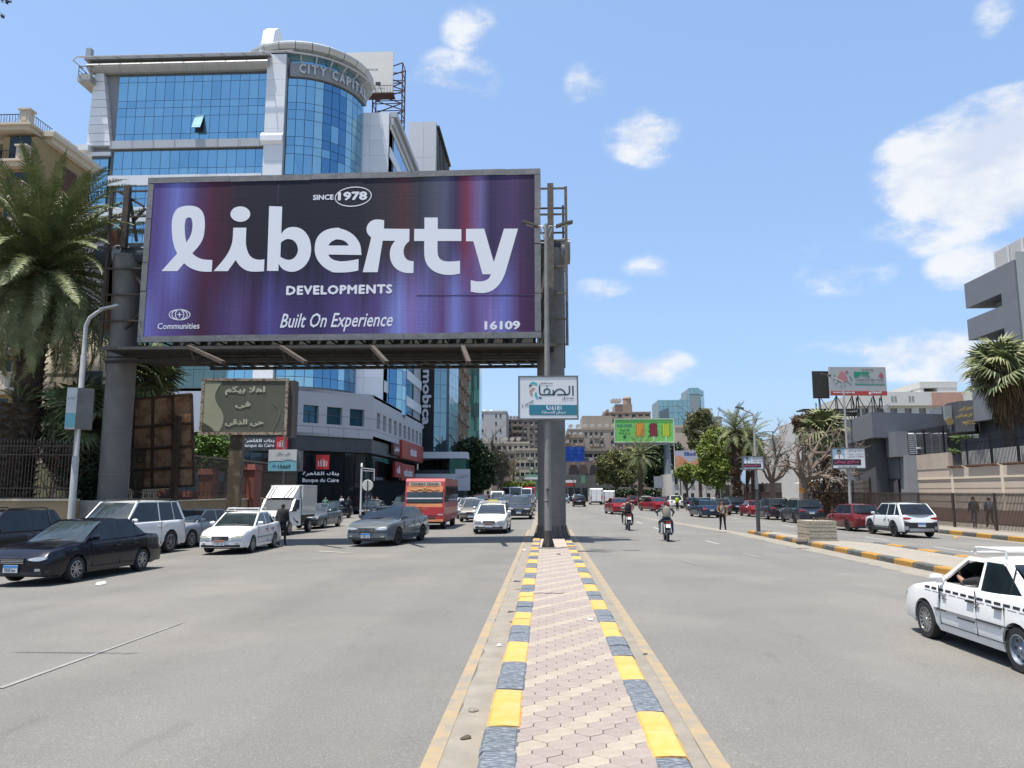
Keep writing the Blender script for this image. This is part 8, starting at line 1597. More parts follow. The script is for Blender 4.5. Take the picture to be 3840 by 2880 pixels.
 if rear:g=MB();g.tube([(xb-.05,.1,zb_(xb)+.05),(xb-.35+.0,.5,zb_(xb)+.09)],.01,4);g.build('wiper',TRIM,t)
 else:g=MB();g.tube([(xb+.02,-.45,zb_(xb)+.055),(xb-.06,.12,zb_(xb)+.10)],.010,4);g.tube([(xb+.06,.05,zb_(xb)+.055),(xb-.03,.55,zb_(xb)+.085)],.010,4);g.build('wiper',TRIM,t)
 return t
CWHT=paint('white_car_paint',(.88,.88,.86),0,.05);CWH2=paint('pearl_white_paint',(.70,.73,.72),0,.03);CNVY=paint('midnight_blue_paint',(.004,.005,.014),1);CBLK=paint('black_paint',(.010,.010,.012),1);CSIL=paint('silver_paint',(.36,.38,.42),1);CGRY=paint('steel_grey_paint',(.145,.16,.175),1);CRED=paint('red_paint',(.30,.018,.025),1);CBUR=paint('burgundy_paint',(.20,.03,.035),1);CBGE=paint('champagne_paint',(.27,.25,.21),1);CDGR=paint('graphite_paint',(.045,.05,.06),1);CBLU=paint('dark_blue_paint',(.022,.04,.075),1);CLBL=paint('pale_blue_paint',(.30,.40,.50),1);CBRN=paint('aubergine_paint',(.045,.04,.048),1)
DN,UP=R(-90),R(90)
g_=lambda px,py:G(px,py,0)
def at(X,Y):return(X,Y)
# --- left carriageway and its parked row
car('car','glossy midnight blue sedan parked nearest the camera on the left side','car',(-11.05,18.3),DN+R(-5),'sedan',CNVY,style='alloy',txt='7939 bw')
car('car','black hatchback with a pink bow on its dashboard at the far left edge','car',(-14.35,19.6),DN+R(-4),'suv',CBLK,style='alloy')
car('suv','big white off road wagon parked behind the midnight blue sedan','suv',(-13.25,24.1),DN+R(-6),'prado',CWHT,style='alloy',clad=None)
car('car','silver blue sedan squeezed between the white wagon and the white taxi','car',(-13.2,28.8),DN+R(-8),'fast',CSIL,style='alloy')
car('taxi','old white sedan with roof rack and orange plate waiting beside a standing man','taxi',(-10.35,26.4),DN+R(2),'accent',CWHT,style='alloy',rack=True,pl='orange',hl=HLY,txt='123 qs')
car('car','steel grey executive sedan turning across the left carriageway','car',(-6.1,30.6),DN+R(-10),'fast',CGRY,style='dark',txt='1795 sd',grille=TRIM)
car('taxi','white taxi with a yellow roof sign driving towards the camera in the inner lane','taxi',(-2.62,38.8),DN+R(-1),'accent',CWHT,style='steel',sign=True,rack=True,pl='red')
car('suv','dark graphite suv driving behind the white taxi next to the median','suv',(-1.9,57.6),DN,'suv',CDGR,style='alloy')
car('car','champagne coloured hatchback half hidden behind the white taxi','car',(-4.75,52.6),DN+R(-3),'hatch',CBGE,detail=0)
car('car','silver hatchback just left of the champagne coloured hatchback','car',(-5.7,58.5),DN+R(-3),'hatch',CSIL,detail=0)
car('car','white compact car emerging right behind the red minibus','car',(-7.9,66),DN+R(-14),'hatch',CWHT,detail=0)
car('car','grey sedan parked right behind the white box truck','car',(-12.6,43),DN+R(-3),'sedan',CGRY,detail=0)
car('car','dark blue sedan parked near the two men by the bank','car',(-15.6,57),DN+R(-8),'sedan',CDGR,detail=0)
car('car','black sedan with chrome v grille parked before the round sign','car',(-13.0,58.5),DN+R(2),'sedan',CBLK,detail=0,grille=CHROME)
car('suv','dark green suv parked in the row behind the grey executive sedan','suv',(-12.2,67),DN,'suv',CDGR,detail=0)
car('suv','dark suv with arched windows left of the red minibus','suv',(-10.6,66),DN,'suv',CBRN,detail=0)
r=random.Random(12)
far_l=[(-1.9,66,'hatch',CDGR,'dark hatchback directly behind the graphite suv'),(-4.4,70,'sedan',CBRN,'aubergine sedan in the middle lane behind the champagne hatchback'),(-2.0,80,'suv',CGRY,'grey suv third in the inner lane queue'),(-6.9,84,'suv',CBUR,'burgundy estate under the bare tree on the left'),(-4.6,92,'hatch',CGRY,'grey hatchback far back in the middle lane'),(-2.1,98,'sedan',CBLK,'black sedan far back in the inner lane'),(-9.8,96,'sedan',CDGR,'dark sedan parked before the ficus tree'),(-9.9,108,'sedan',CWHT,'white sedan parked beside the ficus tree'),(-2.3,116,'sedan',CLBL,'pale blue car far away by the median on the left'),(-5.0,120,'sedan',CSIL,'silver car beyond the white minivan'),(-2.4,136,'hatch',CBLK,'tiny dark car at the far end of the left queue'),(-5.4,150,'sedan',CWHT,'tiny white car at the far end of the left queue'),(-11.5,82,'hatch',CDGR,'dark hatchback parked outside the telecom shops')]
for x,y,sp_,c_,lb in far_l:car('suv' if sp_=='suv' else 'car',lb,'suv' if sp_=='suv' else 'car',(x,y),DN+R(r.uniform(-4,3)),sp_,c_,detail=0)
# --- right carriageway and service road
car('taxi','battered white taxi with a broken black checker stripe leaving the frame on the right','taxi',(6.22,9.75),UP+R(8.5),'accent',CWHT,style='steel',rack=True,open_win=True,rear=True,styles={0:'multi',1:'steel'})
car('suv','white crossover with black lower body parked beside the pavement railing','suv',(16.1,36.3),UP,'kia',CWH2,style='dark',clad=TRIM,roofcol=None)
car('car','dark red hatchback parked in front of the white crossover','car',(15.9,41.2),UP+R(2),'hatch',CBUR,style='dark')
car('suv','black suv with full width chrome strip parked behind the cast concrete block','suv',(16.3,50.6),UP,'suv',CDGR,style='dark')
car('suv','aubergine crossover parked one place ahead of the black suv','suv',(16.35,57),UP+R(1),'suv',CBRN)
car('car','bright red sedan parked behind the separator tip lamp','car',(16.7,63.5),UP,'sedan',CRED)
car('suv','black crossover with a light bar parked beside the red sedan','suv',(16.9,71.5),UP,'suv',CBLK,detail=0)
car('car','dark blue old sedan parked left of the waiting man','car',(12.4,61.5),UP+R(4),'sedan',CBLU)
car('car','dark teal sedan partly hidden behind the waiting man','car',(15.2,77),UP,'sedan',CBLU,detail=0)
car('car','red sedan driving just ahead of the first motorcyclist','car',(6.4,69.5),UP+R(5),'fast',CRED)
car('car','dark red saloon changing lanes ahead of the second motorcyclist','car',(11.0,80),UP+R(16),'fast',CRED)
car('car','black hatchback driving beside the median on the right carriageway','car',(4.4,103),UP,'hatch',CBLK,detail=0)
far_r=[(3.2,132,'hatch',CLBL,'pale blue car next to the concrete post on its right'),(8.9,138,'sedan',CSIL,'grey car between the black hatchback and the white van'),(13.4,128,'sedan',CWHT,'white car right of the two white vans'),(14.4,112,'sedan',CWHT,'white sedan ahead of the red driving sedan'),(15.3,94,'suv',CWHT,'white suv parked behind the man in the yellow vest'),(16.9,84,'hatch',CLBL,'light blue car parked left of the dark crossover'),(17.0,92,'sedan',CBLU,'blue sedan parked under the leafy trees'),(17.1,104,'suv',CDGR,'dark suv parked under the blank grey board'),(17.2,112,'sedan',CBUR,'burgundy car parked beside the green billboard post'),(17.3,121,'hatch',CDGR,'dark hatchback parked behind the tall dark tree'),(17.4,131,'suv',CBLK,'black van like car at the end of the parked row'),(4.0,165,'sedan',CBLU,'tiny blue car far along the right carriageway'),(7.0,175,'sedan',CBRN,'tiny dark car far along the right carriageway'),(18.6-6,150,'suv',CBGE,'small beige car far off by the olive trees')]
for x,y,sp_,c_,lb in far_r:car('suv' if sp_=='suv' else 'car',lb,'suv' if sp_=='suv' else 'car',(x,y),UP+R(r.uniform(-3,3)),sp_,c_,detail=0)
for x,y,sp_,c_,lb in[(-3.3,47,'sedan',CSIL,'silver sedan tucked close behind the white taxi'),(-7.2,75,'sedan',CWHT,'white sedan in the outer lane behind the red minibus'),(-4.9,101,'suv',CDGR,'dark suv between the middle lane cars far back'),(-7.2,94,'suv',CSIL,'silver suv in the outer lane before the white minivan'),(-9.2,76,'hatch',CGRY,'grey hatchback parked past the telecom shops'),(-2.1,88,'sedan',CSIL,'silver sedan fourth in the inner lane queue'),(-2.3,107,'hatch',CBUR,'burgundy hatchback far back beside the median'),(-8.8,122,'sedan',CBLK,'black sedan in the shade of the ficus tree'),(-6.9,128,'sedan',CBGE,'beige sedan beside the striped coach')]:
 car('suv' if sp_=='suv' else 'car',lb,'suv' if sp_=='suv' else 'car',(x,y),DN+R(r.uniform(-3,3)),sp_,c_,detail=0)
for x,y,sp_,c_,lb in[(14.9,68,'hatch',CGRY,'grey hatchback double parked by the black crossover'),(15.0,102,'sedan',CBLK,'black sedan double parked under the leafy trees'),(12.6,95,'sedan',CDGR,'dark saloon beside the man in the yellow vest'),(14.6,121,'suv',CDGR,'dark suv double parked near the green billboard post'),(12.0,110,'hatch',CBUR,'burgundy hatchback rolling past the parked row'),(6.0,150,'sedan',CWHT,'white sedan far off ahead of the panel van'),(11.2,142,'suv',CSIL,'silver suv far off by the olive trees'),(14.9,138,'sedan',CBLU,'dark blue sedan at the far end of the parked row')]:
 car('suv' if sp_=='suv' else 'car',lb,'suv' if sp_=='suv' else 'car',(x,y),UP+R(r.uniform(-3,3)),sp_,c_,detail=0)
tx=[o for o in C.objects if o.get('label','').startswith('battered')][0];S=SPEC['accent'];L,Wd=S['L'],S['W'];m=MB();y=Wd/2;tx.location=(6.14,10.46,gz(6.1)+.01);tx.rotation_euler=(0,0,UP+R(.5));tx.scale=(.88,.88,.88)
m=MB();m.box(-1.62,-1.42,y*.98,y*1.0+.004,.60,.75);m.build('fuel_flap',CWHT,tx);m=MB();m.box(-1.56,-1.49,y*.99,y*1.0+.008,.64,.72);m.build('flap_sticker',GRY,tx)
for x in(.62,-.28):m=MB();m.bar((x-.05,y+.004,.70),(x+.05,y+.004,.75),.012);m.bar((x+.05,y+.004,.70),(x-.05,y+.004,.75),.012);m.bar((x-.06,y+.004,.755),(x+.06,y+.004,.755),.012);m.build('sticker',GRY,tx)
m=MB();m.box(-.2,.25,y*1.0,y+.020,.475,.487);m.box(.55,.85,y,y+.0195,.53,.54);m.box(-1.0,-.25,y,y+.0195,.535,.548);m.build('moulding_scuff',SEAM,tx)
m=MB();m.box(-.9,.35,-.6,.6,.3,.55);m.box(-.35,-.2,.15,.62,.5,1.12);m.box(-.35,-.2,-.62,-.15,.5,1.12);m.box(.5,.9,-.65,.65,.5,.88);m.build('interior',INTR,tx);m=MB();m.lathe([(.17,-.012),(.185,0),(.17,.012),(.155,0),(.17,-.012)],20,ax='x',c=(.42,.36,.93));m.build('steering_wheel',TRIM,tx)
t=thing('ribbon_bow','pink ribbon bow lying below the windscreen of the black car at the left edge','bow',LP_(-14.3,18.0,1.15));m=MB();rr=random.Random(2)
for k in range(10):a=rr.uniform(0,6.28);m.lathe([(.02,-.02),(.09,-.01),(.12,.03),(.05,.05),(.02,.02)],6,c=(.13*math.cos(a),.08*math.sin(a),rr.uniform(0,.05)))
m.build('ribbon',mat('pink_ribbon',(.50,.22,.25),.6),t)
# --- box truck
t=thing('box_truck','small white pickup truck with a tall box body and curved roof fairing','truck',LP_(-12.45,36.9,.012),DN+R(-2));WT=CWHT;CRB=paint('cream_box',(.62,.60,.52),0,.05)
def sidepoly(t,nm,pts,y0,y1,mt):m=MB();m.prism(pts,y0,y1);return m.build(nm,mt,t)
m=MB();m.prism([(2.35,.42),(2.55,.55),(2.55,.95),(2.42,1.10),(1.35,1.22),(.86,1.80),(.10,1.84),(.02,.42)],-.84,.84);m.build('cab',WT,t)
m=MB();m.add([(2.56-.02,-.7,.98),(2.56-.02,.7,.98),(2.56-.02,.7,.72),(2.56-.02,-.7,.72)],[]);m.box(2.54,2.575,-.38,.38,.74,.96);m.build('grille',TRIM,t)
for s in(1,-1):m=MB();m.box(2.50,2.57,s*.44,s*.82,.76,.98);m.build('headlight',HLT,t);m=MB();m.prism([(1.22,1.24),(.82,1.74),(.30,1.75),(.28,1.24)],s*.835,s*.848);m.build('side_window',GLZ,t);m=MB();m.box(1.25,1.35,s*.86,s*1.05,1.16,1.36);m.build('wing_mirror',TRIM,t)
m=MB();m.box(2.36,2.60,-.86,.86,.38,.56);m.build('bumper',TRIM,t)
m=MB();m.add([(1.37,-.74,1.235),(1.37,.74,1.235),(.90,.68,1.785),(.90,-.68,1.785)],[(0,1,2,3)]);m.v=[(v[0]+.012,v[1],v[2]+.008)for v in m.v];m.build('windscreen',GLZ2,t,fix=False);m=MB();m.prism([(.62,1.84),(.98,1.86),(.10,2.46),(-.08,2.46),(-.08,1.84)],-.72,.72);m.build('roof_fairing',WT,t)
for k in(-.6,-.45,.25,.45):m=MB();m.bar((.985,k,1.88),(.20,k+(.15 if k>0 else 0),2.42),.03,.02);m.build('fairing_stripe',SEAM,t)
m=MB();m.box(-2.3,-.10,-.86,.86,.95,2.50);m.build('box_body',CRB,t);m=MB()
for z in(.95,2.46):m.box(-2.32,-.08,-.88,.88,z,z+.05)
for x in(-2.32,-.12):
 for s in(-1,1):m.box(x,x+.05,s*.85-.03,s*.85+.03,.95,2.5)
m.build('box_edge',ALU,t);m=MB();m.box(-2.3,1.6,-.4,.4,.45,.75);m.box(-2.3,-.1,-.8,.8,.8,.95);m.build('chassis',TRIM,t);add_wheels(t,[1.65,-1.35],.76,.34,.22,'alloy');plate(t,2.61,.46,1,'red');m=MB()
for k in range(4):m.tube([(1.2-k*.1,.846,.9-k*.05),(.9-k*.1,.85,.7-k*.04),(.4,.846,.62-k*.03)],.012,4)
m.build('side_decal',SEAM,t)
# --- red minibus
RBUS=mat('bus_red',(.55,.025,.03),.4,coat=.5,var=.2,vs=1.2);RDK=mat('bus_maroon',(.17,.025,.03),.4,coat=.5,var=.2);OBUS=mat('bus_orange',(.75,.30,.14),.45,var=.25,vs=2)
t=thing('minibus','red and orange minibus with lettered brow and folk decorations driving towards the camera','minibus',LP_(-6.35,43.9,.012),DN)
m=MB();pr=[(3.3,.45),(3.42,.75),(3.40,1.25),(3.30,1.95),(3.14,2.62),(2.9,2.78),(-3.1,2.78),(-3.3,2.6),(-3.35,.45)];m.prism(pr,-1.08,1.08);m.build('body',mat('bus_faded_red',(.42,.06,.06),.45,coat=.3,var=.25,vs=1),t)
m=MB();m.prism([(3.34,.42),(3.50,.50),(3.48,1.22),(3.30,1.22)],-1.09,1.09);m.build('front_panel',RBUS,t);m=MB();m.prism([(3.37,1.22),(3.46,1.22),(3.44,1.40),(3.36,1.40)],-1.0,1.0);m.build('front_band',OBUS,t)
def fr(nm,y0,y1,z0,z1,x,mt,th=.02,tx=None):m=MB();m.add([(x,y0,z0),(x,y1,z0),(x-(z1-z0)*.14,y1,z1),(x-(z1-z0)*.14,y0,z1),(x-th,y0,z0),(x-th,y1,z0),(x-th-(z1-z0)*.14,y1,z1),(x-th-(z1-z0)*.14,y0,z1)],[(0,1,2,3),(7,6,5,4),(0,4,5,1),(1,5,6,2),(2,6,7,3),(3,7,4,0)]);return m.build(nm,mt,t)
fr('windscreen',-.98,.98,1.50,2.08,3.41,GLZ2);fr('windscreen_band',-.99,.99,1.66,1.72,3.42,WHITE);fr('black_band',-1.0,1.0,1.38,1.50,3.42,TRIM);fr('brow',-1.0,1.0,2.04,2.36,3.335,OBUS);fr('header_board',-.9,.9,2.38,2.58,3.29,mat('header_cream',(.50,.46,.38),.5,var=.2,vs=6));put(text_mesh('TOURIST TRAVEL',mat('header_text',(.06,.07,.07),.6),1.6,.13,bold=.03),'lettering',t,M=T((3.30,0,2.48))@RZ(R(90))@Matrix.Rotation(R(-8),4,'X'))
g=MB()
for s in(1,-1):g.tube([(3.33,0,2.10),(3.32,s*.25,2.22),(3.33,s*.5,2.12),(3.32,s*.8,2.18)],.022,5)
g.lathe([(.001,0),(.08,0),(.06,.02)],10,ax='x',c=(3.32,0,2.2));g.build('gold_scroll',mat('gold_trim',(.55,.35,.10),.5),t)
fr('grille',-.7,.7,.72,.84,3.50,TRIM);fr('grille',-.62,.62,.58,.66,3.51,TRIM);fr('lower_band',-1.05,1.05,.44,.56,3.515,OBUS)
for s in(1,-1):fr('headlight',s*.76,s*1.04,.78,.98,3.50,HLT);fr('corner_panel',s*.78,s*1.09,1.22,1.42,3.46,RBUS);m=MB();m.box(3.3,3.4,s*1.1,s*1.32,1.5,1.85);m.bar((3.2,s*1.05,2.1),(3.35,s*1.2,1.85),.03);m.build('wing_mirror',TRIM,t);
put(text_mesh('DYNAMO',mat('gold_trim',(.55,.35,.10)),.55,.09,bold=.02),'lettering',t,M=T((3.485,-.1,1.12))@RZ(R(90)));put(text_mesh('GOOL1',mat('gold_trim',(.55,.35,.10)),.34,.10,bold=.02),'lettering',t,M=T((3.535,.78,.50))@RZ(R(90)))
for k in range(7):
 for s in(1,-1):x=2.6-k*.86;m=MB();m.box(x-.72,x,s*1.075,s*1.092,1.52,2.38);m.build('side_window',GLZ,t)
for s in(1,-1):m=MB();m.box(-3.2,3.2,s*1.08,s*1.096,1.05,1.18);m.box(-3.2,3.2,s*1.08,s*1.1,.78,.84);m.build('side_stripe',OBUS,t)
m=MB();m.box(-2.6,2.4,-.7,.7,2.78,2.84);m.build('roof_hatch',RDK,t);m=MB();m.box(-3.2,3.3,-.95,.95,.32,.5);m.build('chassis',TRIM,t);add_wheels(t,[2.35,-1.9],.92,.40,.26,'steel');plate(t,3.53,.50,1,'red')
# --- simple vans and buses far away
def van(name,label,cat,x,y,head,L,w,H,colour,glassz,rear=False,band=None,nw=3):
 t=thing(name,label,cat,LP_(x,y,.012),head);m=MB();n=.55 if H<2.6 else.12;m.prism([(L/2,.35),(L/2+.04,.8),(L/2-n*.5,glassz),(L/2-n*1.3,H-.12),(L/2-n*1.3-.3,H),(-L/2+.12,H),(-L/2,H-.15),(-L/2,.35)],-w/2,w/2);m.build('body',colour,t)
 dx=(L/2-n*1.3)-(L/2-n*.5);m=MB();zz=(glassz+.02,H-.16);xa=L/2-n*.5+.02;xb_=L/2-n*1.3+.02;m.add([(xa,-w*.43,zz[0]),(xa,w*.43,zz[0]),(xb_,w*.40,zz[1]),(xb_,-w*.40,zz[1])],[(0,1,2,3)]);m.v=[(v[0]+.012,v[1],v[2])for v in m.v];m.build('windscreen',GLZ2,t,fix=False)
 for k in range(nw):
  for s in(1,-1):a=L/2-n*1.3-.35-k*(L-1.6)/nw;m=MB();m.box(a-(L-1.8)/nw*.85,a,s*(w/2-.01),s*(w/2+.012),glassz+.05,H-.35);m.build('side_window',GLZ,t)
 for s in(1,-1):m=MB();m.box(L/2-.1,L/2+.05,s*w*.28,s*w*.46,.72,.92);m.build('headlight',HLT,t);m=MB();m.box(-L/2-.02,-L/2+.05,s*w*.38,s*w*.47,.9,1.3);m.build('tail_light',RLT,t)
 m=MB();m.box(L/2-.05,L/2+.07,-w*.45,w*.45,.32,.55);m.box(-L/2-.05,-L/2+.1,-w*.45,w*.45,.32,.55);m.build('bumper',TRIM,t)
 if rear:m=MB();m.box(-L/2-.012,-L/2,-.012,.012,.55,H-.2);m.box(-L/2-.014,-L/2,w*.40,w*.42,.5,H-.15);m.box(-L/2-.014,-L/2,-w*.42,-w*.40,.5,H-.15);m.build('door_gap',SEAM,t);
 if rear:
  for s in(1,-1):
   for z in(.8,1.5,H-.35):m=MB();m.box(-L/2-.03,-L/2,s*w*.40,s*w*.46,z,z+.08);m.build('hinge',TRIM,t)
 if band:m=MB();m.box(L/2-1.2,L/2+.05,-w*.3,w*.3,H-.55,H-.3)if False else m.box(-L/2+.1,L/2-.6,-w/2-.01,w/2+.01,1.0,1.25);m.build('stripe',band,t)
 add_wheels(t,[L*.31,-L*.30],w/2-.12,.33,.2,'steel');return t
van('van','white minivan far back in the left carriageway queue','van',-6.6,108,DN,4.9,1.8,2.1,CWHT,1.2)
van('bus','maroon striped coach left of the white buses in the distance','bus',-7.0,140,DN,7,2.1,2.8,RDK,1.3,band=OBUS,nw=5);van('bus','white bus in the middle distance of the left carriageway','bus',-5.0,134,DN,7,2.2,2.8,CWHT,1.2,nw=5);van('bus','second white bus just right behind the first white bus','bus',-3.6,150,DN,7,2.1,2.6,CWHT,1.2,nw=5);van('bus','small plain red bus farthest along the left carriageway','bus',-3.4,172,DN,8,2.3,2.9,RBUS,1.4,nw=5)
van('van','white high roofed panel van with closed rear doors on the right carriageway','van',7.55,118,UP,5.2,1.95,2.55,CWHT,1.4,rear=True,nw=0);van('van','white minibus van beside the high roofed panel van','van',9.75,122,UP,5.2,1.85,2.25,CWHT,1.3,rear=True,nw=3);van('van','white people carrier next to the concrete post on the right carriageway','van',2.9,150,DN if False else UP,4.8,1.8,2.0,CWHT,1.2,nw=3);van('bus','red bus at the far end of the right carriageway','bus',3.0,190,UP,8,2.3,3.0,RBUS,1.4,nw=5)
# ================================================================ people
SK={k:mat('skin_'+k,c,.6)for k,c in(('tan',(.36,.20,.13)),('brown',(.20,.11,.07)))};HAIR=mat('black_hair',(.012,.010,.010),.8);SHOE=mat('dark_shoe',(.02,.02,.02),.6);SHOEW=mat('pale_shoe',(.55,.55,.52),.6)
BASE=dict(pel=(0,0,.96),wst=(0,0,1.12),chest=(0,0,1.30),nk=(0,0,1.49),hd=(.02,0,1.60),tp=(.015,0,1.70),hipL=(0,.095,.92),knL=(.03,.11,.50),anL=(-.01,.12,.09),toL=(.14,.14,.04),hipR=(0,-.095,.92),knR=(.03,-.11,.50),anR=(-.01,-.12,.09),toR=(.14,-.14,.04),shL=(0,.18,1.42),elL=(-.02,.25,1.14),wrL=(.05,.26,.90),haL=(.07,.25,.80),shR=(0,-.18,1.42),elR=(-.02,-.25,1.14),wrR=(.05,-.26,.90),haR=(.07,-.25,.80))
RAD=dict(pel=.145,wst=.13,chest=.15,nk=.06,hd=.088,tp=.075,hip=.095,kn=.062,an=.042,to=.036,sh=.072,el=.045,wr=.030,ha=.036)
ED=[('pel','wst'),('wst','chest'),('chest','nk'),('nk','hd'),('hd','tp')]+[(a+s,b+s)for s in 'LR' for a,b in(('hip','kn'),('kn','an'),('an','to'),('sh','el'),('el','wr'),('wr','ha'))]+[('pel','hip'+s)for s in 'LR']+[('chest','sh'+s)for s in 'LR']
def person(label,loc,rz,top,legs,skin='tan',shoes=SHOE,pose=None,h=1.75,wide=1.0,hair=True,sleeves=True,jacket=None,bag=None,cap=None,vest=None,shoulders=None,group=None,hairc=None):
 J=dict(BASE);J.update(pose or{});k=h/1.78;t=thing('person',label,'person',loc,rz,group);names=list(J);idx={n:i for i,n in enumerate(names)}
 me=bpy.data.meshes.new('p');me.from_pydata([tuple(Vector(J[n])*k)for n in names],[(idx[a],idx[b])for a,b in ED],[]);o=bpy.data.objects.new('p',me);C.objects.link(o);md=o.modifiers.new('s','SKIN');sv=me.skin_vertices[0].data
 for i,n in enumerate(names):r_=RAD[n.rstrip('LR')]*k*(wide if n in('pel','wst','chest')else 1);sv[i].radius=(r_,r_*(.78 if n in('pel','wst','chest')else 1));sv[i].use_root=n=='pel'
 sb=o.modifiers.new('b','SUBSURF');sb.levels=1;sb.render_levels=1;dg=bpy.context.evaluated_depsgraph_get();bm_=bpy.data.meshes.new_from_object(o.evaluated_get(dg));bpy.data.objects.remove(o);bm_.name='body'
 mats=[SK[skin],top,legs,shoes,hairc or HAIR];bm_.materials.clear();[bm_.materials.append(m_)for m_ in mats]
 seg={}
 for a,b in ED:
  na=a.rstrip('LR');seg[(a,b)]={'wst':1,'chest':1,'nk':0,'hd':0}.get(na,None)
  if(a,b)==('pel','wst'):seg[(a,b)]=1
  if na in('hip',)or(na=='pel' and b.startswith('hip')):seg[(a,b)]=2
  if na=='kn':seg[(a,b)]=2
  if na=='an':seg[(a,b)]=3
  if na=='sh':seg[(a,b)]=1
  if na=='el':seg[(a,b)]=1 if sleeves else 0
  if na=='wr':seg[(a,b)]=0
  if(a,b)==('chest','nk'):seg[(a,b)]=1
 hd=Vector(J['hd'])*k;mi=[]
 segs=[(Vector(J[a])*k,Vector(J[b])*k,v)for(a,b),v in seg.items()]
 for p in bm_.polygons:
  c=p.center;best=9;bv=0
  for a,b,v in segs:
   ab=b-a;u=max(0,min(1,(c-a).dot(ab)/ab.length_squared));d=(c-a-ab*u).length
   if d<best:best=d;bv=v
  if bv==0 and(c-hd).length<.16*k and hair and(c.z>hd.z+.045*k or(c.x<hd.x-.015*k and c.z>hd.z-.06*k)):bv=4
  mi.append(bv)
 bm_.polygons.foreach_set('material_index',mi);bm_.polygons.foreach_set('use_smooth',[True]*len(mi));put(bm_,'body',t)
 m=MB();m.add([tuple(hd+Vector(v)*k)for v in((.085,-.014,-.02),(.085,.014,-.02),(.112,0,-.028),(.088,0,.025))],[(0,2,3),(2,1,3),(0,1,2)]);m.build('nose',SK[skin],t)
 m=MB();[m.add([tuple(hd+Vector((.083,s*.032+e,.018+f))*k)for e,f in((-.012,0),(.012,0),(.01,.010),(-.01,.010))],[(0,1,2,3)])for s in(-1,1)];m.add([tuple(hd+Vector((.084,e,-.052+f))*k)for e,f in((-.022,0),(.022,0),(.018,.008),(-.018,.008))],[(0,1,2,3)]);m.build('facial_features',HAIR,t,fix=False)
 for s in(-1,1):m=MB();m.lathe([(.001,-.01),(.022,-.006),(.020,.01),(.001,.012)],8,ax='y',c=tuple(hd+Vector((-.005,s*.088,.0))*k));m.build('ear',SK[skin],t)
 for s,q in(('L',1),('R',-1)):
  w_,e=Vector(J['wr'+s])*k,Vector(J['ha'+s])*k;d=(e-w_).normalized();sd=d.cross(Vector((0,q,0))).normalized()if abs(d.y)<.8 else d.cross(Vector((0,0,1))).normalized();m=MB()
  for i in range(4):b0=e+sd*(.024-.016*i)*k;m.tube([b0,b0+d*.045*k,b0+(d*.07+Vector((0,-q*.015,0)))*k*(1-.1*abs(i-1.3))],[.009*k,.008*k,.006*k],5)
  m.tube([w_+d*.03*k+sd*.02*k,w_+(d*.06+sd*.05)*k,w_+(d*.09+sd*.055)*k],[.011*k,.010*k,.007*k],5);m.build('fingers',SK[skin],t)
 ch=Vector(J['chest'])*k;pl_=Vector(J['pel'])*k;up=(Vector(J['nk'])*k-pl_).normalized()
 if shoulders:m=MB();m.lathe([(.01,.10),(.16,.05),(.205,-.06),(.19,-.10)],14,c=(0,0,0));mm=T(ch+up*.07)@Matrix.Diagonal((.72,1.12,1,1));m.v=[tuple(mm@Vector(v))for v in m.v];m.build('shirt_yoke',shoulders,t)
 if jacket or vest:
  m=MB();z1_,z0_=(Vector(J['nk'])*k-up*.02),pl_+up*(.0 if jacket else.08);n=14;vs=[]
  for i in range(7):
   u=i/6;c=z0_.lerp(z1_,u);rx=(.15+.01*math.sin(u*3))*(1 if u<.85 else.7)*wide;ry=(.19+.02*u)*(1 if u<.85 else.62)*wide
   for j in range(n):a=2*math.pi*j/n;vs.append(tuple(c+Vector((rx*math.cos(a),ry*math.sin(a),0))*k))
  m.add(vs,[(i*n+j,i*n+(j+1)%n,(i+1)*n+(j+1)%n,(i+1)*n+j)for i in range(6)for j in range(n)if not(jacket and vest is None and j in(0,n-1)and jacket is not top and False)],0,True);m.build('jacket' if jacket else 'vest',jacket or vest,t)
 if bag:
  m=MB();bx=MB();pts=[(-.13,-.20,0),(-.30,-.17,0)];c=ch+up*-.04;mm=T(c);x0_,x1_=-.33,-.13
  bx.v=[];bx.lathe([(.001,-.22),(.15,-.21),(.175,-.12),(.17,.08),(.13,.20),(.001,.23)],12);bx.v=[tuple(mm@(Vector((v[0]*.62-.22,v[1]*.95,v[2]))*k))for v in bx.v];bx.build('backpack',bag,t)
  m=MB();[m.tube([tuple(ch+Vector(v)*k)for v in((-.14,s*.10,.12),(0,s*.12,.19),(.13,s*.12,.08),(.08,s*.15,-.12),(-.12,s*.14,-.16))],.016,5)for s in(-1,1)];m.build('backpack_strap',bag,t)
 if cap:m=MB();m.lathe([(.098,.0),(.102,.04),(.08,.09),(.001,.115)],14,c=tuple(hd+Vector((0,0,.03))));m.add([tuple(hd+Vector(v))for v in((.09,-.06,.035),(.17,-.04,.025),(.17,.04,.025),(.09,.06,.035))],[(0,1,2,3)]);m.build('cap',cap,t)
 return t
CL=lambda n,c:mat('cloth_'+n,c,.9,var=.18,vs=9)
WALK=dict(knL=(.16,.10,.52),anL=(.24,.11,.12),toL=(.38,.12,.07),knR=(-.02,-.10,.50),anR=(-.26,-.11,.14),toR=(-.14,-.12,.05),elL=(-.10,.24,1.16),wrL=(-.08,.25,.93),haL=(-.07,.25,.84),elR=(.04,-.24,1.15),wrR=(.16,-.25,.95),haR=(.20,-.25,.87))
WALK2=dict(knL=(.02,.09,.50),anL=(-.20,.10,.13),toL=(-.08,.11,.05),knR=(.10,-.09,.51),anR=(.12,-.10,.09),toR=(.26,-.11,.04))
